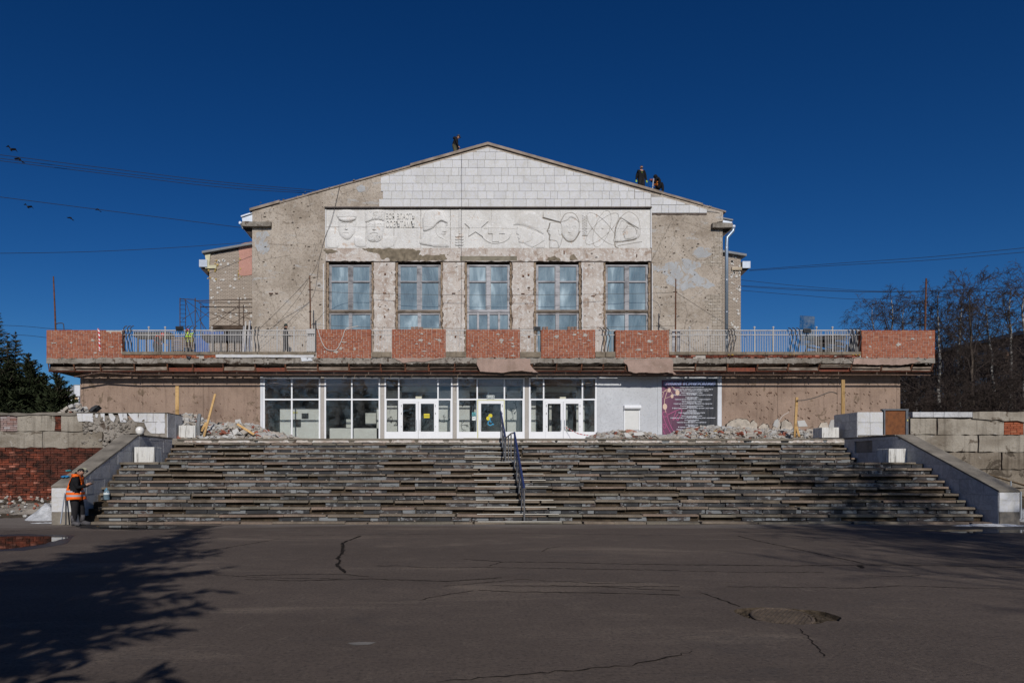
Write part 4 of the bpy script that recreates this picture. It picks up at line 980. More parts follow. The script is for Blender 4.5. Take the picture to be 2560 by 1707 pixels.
# concrete edge slabs, ragged top
xs = [116, 327, 502, 660, 800, 968, 1140, 1360, 1560, 1745, 1815, 1972, 2130, 2337]
r = random.Random(17)
for k, (a, c) in enumerate(zip(xs[:-1], xs[1:])):
    P = [(PX(a, DB) + .006, zb(908.5) + r.uniform(0, .02)), (PX(c, DB) - .006, zb(908.5) + r.uniform(0, .02)), (PX(c, DB) - .006, zb(895) + r.uniform(-.03, .02)), (PX(a, DB) + .006, zb(895) + r.uniform(-.03, .02))]
    bb = MB(); bb.prism(ragged(P, .22, .034, k + 3), DB - .03 + r.uniform(-.02, .02), DB + .45); bb.build('edge_slab', M_CONC, hall)
b = MB(); q_ = random.Random(23)
for k in range(260):
    px = q_.uniform(125, 2330); clod(b, (PX(px, DB), DB - .015, zb(q_.choice([909, 897, 896]) + q_.uniform(-2, 2))), q_.uniform(.025, .085), q_, .6, q_.choice([0, 0, 1]))
stuff(b.build('crumbling_edge', [M_CONC, M_DIRT], hall))
# brick course under the curb, and the curb stones
b = MB(); b.box((BL + .02, DB + .06, zb(896)), (BR - .02, DB + .4, 7.88)); b.build('course_core', M_MORT, hall)
for xa, xb in ((305, 560), (1672, 2150)): brick_fill(hall, PX(xa, DB), PX(xb, DB), zb(895), zb(887.3), DB + .0, .27, .085, .012, M_OLDB if xa > 1000 else M_REDB, xa, lambda x, z: mnoise.noise(Vector((x * 1.3, 4, z))) < .35, .1)
b = MB(); b.prism(ragged([(PX(540, DB), zb(893.5)), (PX(785, DB), zb(893.5)), (PX(785, DB), zb(887.5)), (PX(540, DB), zb(886.5))], .3, .012, 4), DB - .06, DB + .1); b.build('marble_strip', M_TILE, hall)
b = MB(); b.prism(ragged([(PX(755, DB), zb(903.5)), (PX(781, DB), zb(902)), (PX(781, DB), zb(894)), (PX(752, DB), zb(894))], .2, .012, 6), DB - .05, DB + .0); b.build('render_patch', M_WHITEC, hall)
for xa, xb, n in ((305, 789, 10), (1673, 2152, 10), (928.5, 979, 2), (1115, 1165, 2), (1301, 1352, 1), (1489, 1538, 2)):
    for k in range(n):
        a = PX(xa + (xb - xa) * k / n, DB); c = PX(xa + (xb - xa) * (k + 1) / n, DB)
        lo = 887 if n > 2 else 893
        put('curb_stone', boxme('curb_stone', c - a - .008, .42, zb(879.3) - zb(lo), M_CURB, .012, .008, k + int(xa)), None, hall, ((a + c) / 2, DB + .19 + r.uniform(-.015, .015), (zb(879.3) + zb(lo)) / 2))
# brick parapets
BRK = [(116, 305, 824.5, 898), (791.3, 927.5, 823, 895), (980, 1114, 823, 895), (1165.7, 1299.7, 823.5, 895), (1353, 1488, 824, 895), (1539, 1672.3, 825, 896), (2154, 2337.5, 825, 898)]
for k, (xa, xb, yt, yb) in enumerate(BRK):
    p = bpy.data.objects.new('brick_parapet', None); C.objects.link(p); p.parent = hall; p.location = Vector((0, 0, 0)) - hall.location
    x0, x1, z0, z1 = PX(xa, DB), PX(xb, DB), zb(yb), zb(yt)
    b = MB(); b.box((x0 + .012, DB + .014, z0), (x1 - .012, DB + .40, z1 - .02)); add(p, b, 'mortar_core', M_MORT)
    rows = 15; bh = (z1 - z0) / rows
    brick_fill(p, x0, x1, z0 + .004, z1, DB, .272, bh, .017, M_REDB, 100 + k, (lambda x, z, a=x0: not (k == 0 and z > z1 - bh and x > PX(268, DB))), .12, 300, .005)
    # end faces
    b = MB()
    for q in range(rows):
        for X in (x0, x1):
            b.box((X - .006 if X == x0 else X - .1, DB + .125, z0 + q * bh + .004), (X + .1 if X == x0 else X + .006, DB + .40, z0 + (q + 1) * bh - .01))
    stuff(add(p, b, 'end_bricks', M_REDB))
    rr = random.Random(k + 60); b = MB()
    for q in range(6 if k not in (2, 3, 4) else 9):
        cx, cz = rr.uniform(x0 + .2, x1 - .2), rr.uniform(z0 + .1, z1 - .1)
        if k in (2, 3, 4) and q < 5: cx = rr.uniform((x0 + x1) / 2 + .1, x1 - .3); cz = rr.uniform((z0 + z1) / 2, z1 - .1)
        w, h = rr.uniform(.04, .19), rr.uniform(.025, .09)
        b.prism(ragged([(cx - w, cz - h * .4), (cx + w * .5, cz - h), (cx + w, cz + h * .3), (cx - w * .3, cz + h)], .07, .035, rr.randrange(999)), DB - .012 - .0012 * q, DB + .03)
    stuff(add(p, b, 'mortar_patch', M_MORT))
LB = [(1027, 1036, 816, 0, 'brown loose brick on the second middle parapet, leftmost of three'), (1037, 1046, 815.5, 0, 'brown loose brick on the second middle parapet, middle of three'), (1047, 1057, 816.5, 0, 'brown loose brick on the second middle parapet next to the pale slabs'),
      (1058, 1080, 819.5, 1, 'pale slab on the second middle parapet next to the brown bricks'), (1082, 1105, 820, 1, 'pale slab at the right end of the second middle parapet'),
      (1337, 1344, 815.5, 0, 'upright brick left of the floodlight above the fourth parapet'), (1357, 1363, 815.8, 0, 'brown brick upright at the left end of the fourth brick parapet'), (1365, 1371, 815.5, 0, 'brown brick beside the left end brick on the fourth parapet'),
      (1420, 1427, 815.5, 0, 'leftmost of three upright bricks on the fourth brick parapet'), (1429, 1435, 815.8, 0, 'middle of three upright bricks on the fourth brick parapet'), (1437, 1443, 815.3, 0, 'rightmost of three upright bricks on the fourth brick parapet')]
M_BRB = m_brick('brown_brick', (.20, .13, .1), (.26, .17, .13), (.3, .22, .18))
for k, (xa, xb, yt, m, lab) in enumerate(LB):
    base = zb(824); o = put('loose_brick', boxme('loose_brick', (xb - xa) * DB / F, .12, zb(yt) - base, M_WHTB if m else M_BRB, .006, .004, k), None, None, (PX((xa + xb) / 2, DB), DB + .16, (zb(yt) + base) / 2))
    tag(o, lab, 'brick', 'loose bricks left on the parapet tops')
# fascia: weathered boards between rusty brackets, some missing
bks = [121, 184, 250, 335, 418, 481, 557, 637, 713, 794, 872, 951, 1013, 1072, 1137, 1200, 1268, 1330, 1392, 1455, 1509, 1565, 1626, 1682, 1740, 1820, 1895, 1972, 2050, 2130, 2206, 2282, 2333]
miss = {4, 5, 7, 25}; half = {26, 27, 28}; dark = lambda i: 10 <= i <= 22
for i, (a, c) in enumerate(zip(bks[:-1], bks[1:])):
    xa, xb = PX(a, DB) + .05, PX(c, DB) - .05; zt, zl = zb(915.5), zb(926)
    if i in miss: continue
    n = 2 if i % 3 else 1; z0 = zl if i not in half else zl + .02; z1 = zt if i not in half else zl + .20
    if i in (28,): z0, z1 = zb(918), zb(911)
    for k in range(n):
        za, zc = z0 + (z1 - z0) * k / n, z0 + (z1 - z0) * (k + 1) / n - .008
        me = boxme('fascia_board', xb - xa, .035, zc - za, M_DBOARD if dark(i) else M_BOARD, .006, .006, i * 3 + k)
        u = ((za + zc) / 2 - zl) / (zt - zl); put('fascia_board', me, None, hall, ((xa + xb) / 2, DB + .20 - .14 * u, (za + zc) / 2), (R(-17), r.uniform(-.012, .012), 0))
for i, a in enumerate(bks):
    b = MB(); y0, y1 = DB + .20, DB + .02; X = PX(a, DB); lean = r.uniform(-.06, .02)
    pts = [(X + lean, y0 - .03, zb(929)), (X, y1 - .03, zb(909))]
    b.quad([(pts[0][0] - .035, pts[0][1], pts[0][2]), (pts[0][0] + .035, pts[0][1], pts[0][2]), (pts[1][0] + .035, pts[1][1], pts[1][2]), (pts[1][0] - .035, pts[1][1], pts[1][2])]); o = len(b.v)
    b.box((X - .03, DB + .05, zb(928)), (X + .03, DB + .9, zb(925.5))); b.build('bracket', M_RUST, hall)
b = MB(); b.box((BL + .15, DB + .225, zb(927.4)), (BR - .15, DB + .25, zb(917.6))); b.box((BL + .15, DB + .12, zb(927.8)), (BR - .15, DB + .225, zb(926.8))); b.build('steel_channel', M_REDST, hall)
b = MB()                                                                              # hanging rail under the fascia
PTS = [(PX(182, DB), DB + .1, zb(942)), (PX(250, DB), DB + .1, zb(931.5)), (PX(330, DB), DB + .1, zb(936.5)), (PX(2270, DB), DB + .1, zb(937)), (PX(2330, DB), DB + .1, zb(938))]
for p, q in zip(PTS[:-1], PTS[1:]):
    b.v += [(p[0], p[1], p[2]), (q[0], q[1], q[2]), (q[0], q[1] + .10, q[2]), (p[0], p[1] + .10, p[2]), (p[0], p[1], p[2] + .045), (q[0], q[1], q[2] + .045), (q[0], q[1] + .10, q[2] + .045), (p[0], p[1] + .10, p[2] + .045)]
    n = len(b.v) - 8
    for f in ((0, 1, 5, 4), (1, 2, 6, 5), (2, 3, 7, 6), (3, 0, 4, 7), (4, 5, 6, 7), (3, 2, 1, 0)): b.f.append(tuple(n + i for i in f)); b.mi.append(0)
b.build('hanging_rail', m_rust('rail_rust', (.16, .10, .07), (.08, .05, .04)), hall)
b = MB(); x = 225
while x < 2280:
    b.tube([(PX(x, DB), DB + .15, zb(936)), (PX(x + 1, DB), DB + .18, zb(927))], .012, 4); x += r.uniform(60, 110)
for px in (862, 890, 917, 980, 1033, 1147, 1345):
    b.tube([(PX(px, DB), DB + .1, zb(935)), (PX(px - 3, DB), DB + .06, zb(938)), (PX(px - 6 + r.uniform(0, 6), DB), DB + .06, zb(946 + r.uniform(-2, 4)))], .012, 4)
b.build('wire_hook', m_rust('pale_hook', (.40, .33, .26), (.2, .15, .11)), hall)
# dark beams carrying the deck, between fascia and wall
for k in range(33):
    X = PX(bks[k], DB); b = MB(); b.box((X - .06, DB + .3, 7.06), (X + .06, DW, 7.30)); b.build('joist', M_DSTEEL, hall)
# balcony ends
for X, s in ((BL, 1), (BR, -1)):
    b = MB(); b.box((min(X + s * .02, X + s * .10), DB + .3, 6.92), (max(X + s * .02, X + s * .10), 50, 7.30)); b.box((min(X + s * .10, X + s * 1.3), DB + .3, 6.9), (max(X + s * .10, X + s * 1.3), 50, 6.94)); b.build('end_fascia', M_DBOARD, hall)
    b = MB(); b.box((min(X + s * .012, X + s * .3), DB + .41, 7.5), (max(X + s * .012, X + s * .3), 46, zb(826))); b.build('side_parapet', M_REDB, hall)
# hanging remnants of pink render
for k, pts in enumerate([[(1193, 897), (1325, 897), (1325, 912), (1336, 925), (1346, 932), (1318, 929), (1305, 927), (1268, 930), (1258, 932), (1235, 931), (1215, 930), (1200, 929), (1196, 920), (1192, 912)],
        [(1560, 898), (1675, 896), (1682, 905), (1682, 929), (1690, 936), (1668, 931), (1640, 933), (1615, 931), (1590, 933), (1570, 928), (1567, 912), (1558, 905)],
        [(985, 895), (1110, 895), (1085, 900), (1060, 905), (1035, 904), (1010, 908), (995, 901)], [(2132, 897), (2285, 897), (2300, 905), (2250, 913), (2180, 912), (2130, 910)]]):
    b = MB(); b.prism(ragged([(PX(x, DB), zb(y)) for x, y in pts], .12, .022, k + 7), DB - .075, DB - .035); b.build('render_remnant', M_LOWB, hall)

# ---------------------------------------------------------------- upper facade
DF = 40.0
fx = lambda x: PX(x, DF); fz = lambda y: PZ(y, DF)
AP = (1219, 364); EL_ = (629, 528); ER = (1811, 531)
WIN = [816, 989, 1162, 1335, 1509]
hole = lambda x: [(fx(x), fz(912)), (fx(x + 117.5), fz(912)), (fx(x + 117.5), fz(654)), (fx(x), fz(654))]
zbot = 7.85
# brick ground behind plaster on the right edge
outer = [(fx(631), zbot), (fx(1807), zbot), (fx(1807), fz(530)), (fx(1219), fz(366)), (fx(631), fz(529.5))]
winh = [[(fx(x), zbot + .12), (fx(x + 117.5), zbot + .12), (fx(x + 117.5), fz(654)), (fx(x), fz(654))] for x in WIN]
sheet('facade_wall', outer, winh, DF, DF + .45, M_DMORT, hall)
# grey-brown plaster, left field / upper field
JR = [(1766, 536), (1770, 560), (1792, 575), (1786, 600), (1793, 615), (1778, 622), (1780, 640), (1760, 650), (1748, 660), (1792, 668), (1806, 676), (1796, 720), (1800, 735), (1768, 738), (1760, 748), (1764, 770), (1778, 788), (1775, 800), (1782, 820), (1770, 850), (1752, 880), (1750, 905)]
PL = [(631, 912), (631, 529.5), (1219, 366), (1807, 530), (1807, 553), (1790, 556)] + JR[2:] + [(1750, 912)]
def coat(name, pts, m, y0, y1=DF + .01, par=None):
    b = MB(); b.prism([(p[0], p[1]) for p in pts], y0, y1); return b.build(name, m, par or hall)
slz = lambda x: fz(529.5 + (x - 631) * (366 - 529.5) / (1219 - 631)) if x <= 1219 else fz(366 + (x - 1219) * (530 - 366) / (1807 - 1219))
coat('plaster_coat', [(fx(631), zbot + .01), (fx(814), zbot + .01), (fx(814), slz(814)), (fx(631), slz(631))], M_FAC, DF - .035)
coat('plaster_coat', [(fx(814), fz(519)), (fx(1629), fz(519)), (fx(1629), slz(1629)), (fx(1219), slz(1219)), (fx(814), slz(814))], M_FAC, DF - .035)
JP = []
for (xa, ya), (xb, yb) in zip(JR[:-1], JR[1:]):
    for q in range(3):
        u = q / 3; JP.append((fx(xa + (xb - xa) * u + (r.uniform(-3, 3) if q else 0)), fz(ya + (yb - ya) * u)))
JP.append((fx(JR[-1][0]), fz(JR[-1][1])))
coat('plaster_coat', [(fx(1629), slz(1629)), (fx(1807), slz(1807)), (fx(1807), fz(553)), (fx(1792), fz(556)), (fx(1775), fz(575))] + JP[6:] + [(fx(1750), zbot + .01), (fx(1629), zbot + .01)], M_FAC, DF - .035)
# white silicate bricks laid bare at the right edge
def jx(y):
    for (xa, ya), (xb, yb) in zip(JR[:-1], JR[1:]):
        if ya <= y <= yb: return xa + (xb - xa) * (y - ya) / max(1e-3, yb - ya)
    return 9999
brick_fill(hall, fx(1748), fx(1806), zbot + .02, fz(575), DF - .018, .262, .088, .012, M_WHTB, 71, lambda x, z: CX + x * F / DF > jx(CY - (z - EYE) * F / DF) - 3, .12, 300, .006)
brick_fill(hall, fx(1157), fx(1290), fz(643), fz(622), DF - .03, .262, .088, .012, m_brick('brown_old_brick', (.20, .16, .11), (.25, .205, .15), (.30, .26, .2)), 72, None, .1, 300, .006)
b = MB(); b.prism([(fx(1150), fz(652.5)), (fx(1292), fz(652.5)), (fx(1292), fz(641)), (fx(1150), fz(641))], DF - .05, DF + .1); b.build('lintel', plain('lintel_concrete', (.21, .185, .14), .9, .3, 2, .4), hall)
# grey paint remains on the right, pale patches on the left
for k, pts in enumerate([[(1632, 665), (1660, 660), (1690, 652), (1720, 648), (1748, 655), (1752, 668), (1730, 676), (1748, 690), (1770, 700), (1788, 716), (1770, 722), (1740, 716), (1715, 724), (1706, 728), (1690, 722), (1668, 712), (1664, 700), (1672, 690), (1650, 680), (1634, 676)], [(1728, 628), (1745, 618), (1770, 620), (1780, 632), (1770, 642), (1745, 646), (1730, 638)],
        [(636, 600), (650, 594), (668, 600), (676, 618), (668, 632), (650, 636), (642, 622)], [(640, 584), (668, 578), (676, 590), (662, 600), (642, 596)], [(890, 470), (905, 462), (925, 470), (915, 485), (896, 480)], [(838, 700), (846, 692), (852, 700), (846, 712)]]):
    if k == 5: continue
    b = MB(); b.prism(ragged([(fx(x), fz(y)) for x, y in pts], .15, .07, k + 90), DF - .039 - .002 * k, DF - .030); b.build('paint_remnant', M_GREYP, hall)
# pale rough field round the windows
def rag_edge(x, ya, yb, n, seed, amp=2.0):
    q = random.Random(seed); return [(fx(x + (q.uniform(-amp, amp) if 0 < i < n else 0)), ya + (yb - ya) * i / n) for i in range(n + 1)]
def rag_top(xa, xb, y, n, seed, amp=1.5):
    q = random.Random(seed); return [(fx(xa + (xb - xa) * i / n), fz(y + (q.uniform(-amp, amp) if 0 < i < n else 0))) for i in range(n + 1)]
zl0 = zbot + .04; zt0 = fz(653.5)
coat('window_field', [(fx(814.5), fz(621)), (fx(814.5), zt0)] + rag_top(814.6, 1627.9, 653.5, 110, 3, 1.2)[1:-1] + [(fx(1628), zt0), (fx(1628), fz(621))], M_PINK, DF - .045)
edges = [934.5] + [x for w_ in WIN[1:] for x in (w_ - 1, w_ + 119)]
for k in range(4):
    xa, xb = WIN[k] + 118.5, WIN[k + 1] - 1
    coat('window_field', rag_edge(xa, zl0, zt0 - .07, 40, k) + rag_edge(xb, zt0 - .07, zl0, 40, k + 9), M_PINK, DF - .045)
for k, pts in enumerate([[(905, 622), (1020, 622), (1052, 628), (1046, 640), (1010, 652), (985, 655), (970, 645), (955, 650), (945, 634), (920, 630)], [(974, 640), (1108, 638), (1110, 652), (975, 653)], [(1425, 640), (1434, 636), (1444, 650), (1424, 651)], [(1362, 652), (1370, 644), (1386, 640), (1398, 646), (1402, 652)], [(1096, 640), (1112, 636), (1118, 648), (1100, 650)], [(808, 626), (830, 624), (845, 630), (820, 636)]]):
    b = MB(); b.prism(ragged([(fx(x), fz(y)) for x, y in pts], .12, .05, k + 120), DF - .055 - .002 * k, DF - .04); b.build('plaster_scar', plain('brown_scar', (.20, .165, .12), .95, .4, 4, .7, .1) if k == 0 else bpy.data.materials['brown_scar'], hall)
# drilled holes and rusty stubs of the old cladding
b = MB(); rr = random.Random(12)
for k in range(260):
    px, py = rr.choice([(rr.uniform(640, 805), rr.uniform(560, 880)), (rr.uniform(1635, 1745), rr.uniform(545, 860)), (rr.uniform(650, 940), rr.uniform(470, 560)), (rr.choice([960, 1134, 1308, 1481]) + rr.uniform(-22, 22), rr.uniform(630, 860))])
    if py < 500 and px < 760 or (820 < px < 1620 and py < 622): continue
    s = rr.uniform(.012, .045); p = Vector((fx(px), DF - .046, fz(py))); w = s * rr.uniform(.6, 2.2)
    b.prism(ragged([(p.x - w, p.z - s), (p.x + w, p.z - s * .6), (p.x + w * .7, p.z + s), (p.x - w * .8, p.z + s * .7)], .03, .01, k), DF - .05, DF - .03)
b.build('chip_hole', plain('chip_shadow', (.10, .08, .065), .95, .3, 5, .4), hall)
b = MB()
for px, py, w, h in ((962, 733.5, .10, .022), (1134, 734, .10, .022), (1307, 734.8, .10, .022), (1482, 740.5, .10, .022), (1410, 632, .025, .09), (1591, 640, .025, .08), (1322, 722, .02, .09), (678, 734, .12, .02), (692, 734, .08, .02), (953, 842, .06, .05), (1139, 842, .06, .05), (1322, 842, .06, .05), (963, 686, .05, .05), (962, 792, .04, .05), (1308, 691, .05, .05), (1321, 688, .05, .05)):
    b.box((fx(px) - w, DF - .09, fz(py) - h), (fx(px) + w, DF - .03, fz(py) + h))
b.build('rust_stub', M_RUST, hall)
# windows
M_REV = m_plaster('broken_reveal', (.33, .25, .18), (.20, .145, .10), (.55, .5, .45), (.10, .07, .05), .55, .3, 3, .5, .9)
for k, x in enumerate(WIN):
    w = bpy.data.objects.new('window', None); C.objects.link(w); w.parent = hall; w.location = Vector((0, 0, 0)) - hall.location
    if k == 2: w['label'] = 'middle window with four small lower casements'
    x0, x1 = x + 6, x + 113; y = DF + .16
    def fb(b, xa, xb, ya, yb, dp=.09, yy=y): b.box((fx(xa), yy, fz(yb)), (fx(xb), yy + dp, fz(ya)))
    b = MB(); fb(b, x0, x0 + 4.5, 660, 906); fb(b, x1 - 4.5, x1, 660, 906); fb(b, x0 + 4.5, x1 - 4.5, 660, 663.5); mid = (x0 + x1) / 2
    fb(b, mid - 5, mid + 5, 663.5, 774, .12, y - .03); add(w, b, 'frame', M_FRAMEW)
    b = MB()
    for ya, yb in ((663.5, 702), (704, 774)):
        for xa, xb in ((x0 + 4.5, mid - 5), (mid + 5, x1 - 4.5)):
            fb(b, xa, xa + 1.6, ya, yb, .05, y + .02); fb(b, xb - 1.6, xb, ya, yb, .05, y + .02); fb(b, xa + 1.6, xb - 1.6, yb - 1.8, yb, .05, y + .02)
            fb(b, xa + 1.6, xb - 1.6, ya, ya + 1.2, .05, y + .02)
    add(w, b, 'sash', M_FRAMEW)
    b = MB(); fb(b, x0 + 4.5, mid - 5, 701.6, 704.2, .08, y - .01); fb(b, mid + 5, x1 - 4.5, 701.6, 704.2, .08, y - .01); add(w, b, 'glazing_bar', M_FRAMEW)
    b = MB(); fb(b, x0 - 1, x1 + 1, 774, 778, .16, y - .06); fb(b, x0 - .5, x1 + .5, 778.2, 781, .13, y - .03); add(w, b, 'transom', M_TRANS if k != 2 else M_FRAMEW)
    ps = [(x0 + 4.5 + 1.6, mid - 6.6), (mid + 6.6, x1 - 6.1)]
    for ya, yb in ((664.5, 700), (705, 772.5)):
        for xa, xb in ps: put('pane', boxme('pane', fx(xb) - fx(xa), .01, fz(ya) - fz(yb), M_FILM), None, w, ((fx(xa) + fx(xb)) / 2, y + .06, (fz(ya) + fz(yb)) / 2))
    low = [(x0 + 4.5, mid - 3), (mid + 3, x1 - 4.5)] if k != 2 else [(x0 + 2 + q * 26.3, x0 + 2 + q * 26.3 + 24.5) for q in range(4)]
    b = MB()
    if k != 2: fb(b, mid - 4.5, mid + 4.5, 781.3, 906, .12, y - .02)
    else:
        for q in range(1, 4): fb(b, x0 + 1.2 + q * 26.3 - 2.6, x0 + 1.2 + q * 26.3 + 2.6, 781.3, 906, .12, y - .02)
    for xa, xb in low: fb(b, xa, xb, 781.3, 785, .06, y + .01)
    add(w, b, 'lower_frame', M_FRAMEW)
    for xa, xb in low: put('pane', boxme('pane', fx(xb) - fx(xa), .01, fz(784) - fz(906), M_FILM), None, w, ((fx(xa) + fx(xb)) / 2, y + .065, (fz(784) + fz(906)) / 2))
    b = MB()
    P = ragged([(fx(x - 1), fz(910)), (fx(x + 5.5), fz(910)), (fx(x + 5.5), fz(655)), (fx(x - 1), fz(655))], .12, .03, k + 5); b.prism(P, DF + .05, DF + .2)
    P = ragged([(fx(x + 113), fz(910)), (fx(x + 119), fz(910)), (fx(x + 119), fz(655)), (fx(x + 113), fz(655))], .12, .03, k + 15); b.prism(P, DF + .05, DF + .2)
    add(w, b, 'broken_reveal', M_REV)
    if k in (0, 3, 4):
        b = MB(); fb(b, x - 8 if k == 0 else x + 120, x - 6 if k == 0 else x + 122, 660, 860, .05, DF - .07); add(w, b, 'stripped_lath', M_TILE)
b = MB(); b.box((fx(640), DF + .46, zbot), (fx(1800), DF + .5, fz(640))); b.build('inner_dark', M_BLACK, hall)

# gable tiles
def tiles(x0s, x1, ytop, ybot, seed, par, ymin_slope=True):
    rr = random.Random(seed); x = x0s; out = []
    while x < x1 - 4:
        w = rr.choice([18, 22, 26, 30, 33]); xb = min(x + w, x1)
        if x1 - xb < 8: xb = x1
        P = [(fx(x) + .007, fz(ybot) + .010), (fx(xb) - .007, fz(ybot) + .010), (fx(xb) - .007, fz(ytop) - .008), (fx(x) + .007, fz(ytop) - .008)]
        # under the two roof slopes
        for (xa, ya), (xc, yc) in (((629, 535.5), (1219, 371)), ((1811, 538), (1219, 371))):
            a0, z0, a1, z1 = fx(xa), fz(ya), fx(xc), fz(yc); s = (z1 - z0) / (a1 - a0)
            P = clip(P, -s, 1, z0 - s * a0)
            if len(P) < 3: break
        if len(P) >= 3 and area(P) > .012: out.append(P)
        x = xb
    for P in out:
        cx = sum(p[0] for p in P) / len(P); px = CX + cx * F / DF
        if seed == 5 and px < 985 and rr.random() < .3: continue
        if px < 1000 and seed in (4, 5) : P = ragged(P, .2, .02, int(px))
        b = MB(); b.prism(P, DF - .085 + rr.uniform(-.004, .004), DF - .03); b.build('marble_tile', M_TILE, par)
rows = [518.8 - 19.55 * i for i in range(9)]
LS = [948, 957.5, 952.7, 952, 962, 965, 985, 1000, 1100]
for i in range(8):
    x1 = 1626 if i == 0 else 1640 + 0 * i
    if i == 0: tiles(LS[0], 1626, rows[0] - 19.55, rows[0], 0, hall)
    else: tiles(LS[i], 1585 if i < 3 else 1800, rows[i] - 19.55, rows[i], i, hall)
tiles(1586, 1626, 482, 499.2, 21, hall); tiles(1586, 1640, 463, 481.6, 22, hall); tiles(1626.5, 1766, 514, 534, 23, hall); tiles(1626.5, 1766, 494, 513.6, 24, hall); tiles(1640.5, 1766, 474, 493.6, 25, hall)
b = MB(); b.prism([(fx(957), fz(519)), (fx(1626), fz(519)), (fx(1800), fz(533)), (fx(1800), fz(534)), (fx(1219), fz(372)), (fx(957), fz(444))], DF - .045, DF - .02); b.build('tile_bedding', plain('tile_joint', (.28, .26, .24), .95, .3, 4, .3), hall)
b = MB(); b.prism(ragged([(fx(1628), fz(538.5)), (fx(1766), fz(538)), (fx(1766), fz(533)), (fx(1628), fz(533))], .12, .03, 2), DF - .06, DF - .02); b.build('broken_bedding', M_DMORT, hall)
# dark ledge over the relief
b = MB(); b.box((fx(812), DF - .16, fz(521.5)), (fx(1628), DF, fz(519))); b.box((fx(812), DF - .06, fz(524)), (fx(1628), DF + .0, fz(521.5))); b.build('relief_ledge', plain('ledge_dark', (.13, .11, .10), .9, .3, 3, .2), hall)
# coping along the gable
def slopebox(b, pa, pb, th, y0, y1, lift=0):
    a = (fx(pa[0]), fz(pa[1]) + lift); c = (fx(pb[0]), fz(pb[1]) + lift)
    b.v += [(a[0], y0, a[1]), (c[0], y0, c[1]), (c[0], y1, c[1]), (a[0], y1, a[1]), (a[0], y0, a[1] + th), (c[0], y0, c[1] + th), (c[0], y1, c[1] + th), (a[0], y1, a[1] + th)]
    n = len(b.v) - 8
    for f in ((0, 1, 5, 4), (1, 2, 6, 5), (2, 3, 7, 6), (3, 0, 4, 7), (4, 5, 6, 7), (3, 2, 1, 0)): b.f.append(tuple(n + i for i in f)); b.mi.append(0)
sl_ = lambda x: (528 + (x - 629) * (364 - 528) / (1219 - 629)) if x <= 1219 else (364 + (x - 1219) * (531 - 364) / (1811 - 1219))
xs = [625, 700]
x = 700
while x < 1219: x2 = min(x + r.uniform(35, 80), 1219); xs.append(x2); x = x2
xs2 = [1219]; x = 1219
while x < 1814: x2 = min(x + r.uniform(60, 110), 1814); xs2.append(x2); x = x2
for k, (a, c) in enumerate(list(zip(xs[:-1], xs[1:])) + list(zip(xs2[:-1], xs2[1:]))):
    b = MB(); broken = 690 < a < 1010 or a > 1640
    ya, yc = sl_(a), sl_(c)
    slopebox(b, (a, ya), (c, yc), (.15 if not broken else r.uniform(.08, .13)), DF - (.13 if not broken else r.uniform(.05, .10)), DF + .55, (0 if not broken else r.uniform(-.02, .02))); b.build('coping_stone', M_COPE, hall)
b = MB(); rr = random.Random(44)
for k in range(150):
    px = rr.choice([rr.uniform(690, 1010), rr.uniform(1660, 1790)]); clod(b, (fx(px), DF + rr.uniform(-.06, .3), fz(sl_(px)) + rr.uniform(.03, .13)), rr.uniform(.03, .09), rr, .6)
b.build('broken_coping', M_CONC, hall)

# body and roof behind the gable; eaves
ridge = (fx(1219), fz(364) - .7); el = (fx(631), fz(529) - .55); er = (fx(1807), fz(532) - .55)
b = MB(); b.prism([(fx(632), zbot), (fx(1806), zbot), er, ridge, el], DF + .5, 78); b.build('main_body', M_WHTB, hall)
b = MB()
for p, q in ((el, ridge), (ridge, er)):
    b.v += [(p[0], DF + .46, p[1] + .01), (q[0], DF + .46, q[1] + .01), (q[0], 78.5, q[1] + .01), (p[0], 78.5, p[1] + .01), (p[0], DF + .46, p[1] + .10), (q[0], DF + .46, q[1] + .10), (q[0], 78.5, q[1] + .10), (p[0], 78.5, p[1] + .10)]
    n = len(b.v) - 8
    for f in ((0, 1, 5, 4), (1, 2, 6, 5), (2, 3, 7, 6), (3, 0, 4, 7), (4, 5, 6, 7), (3, 2, 1, 0)): b.f.append(tuple(n + i for i in f)); b.mi.append(0)
b.build('roof', M_ROOFM, hall)
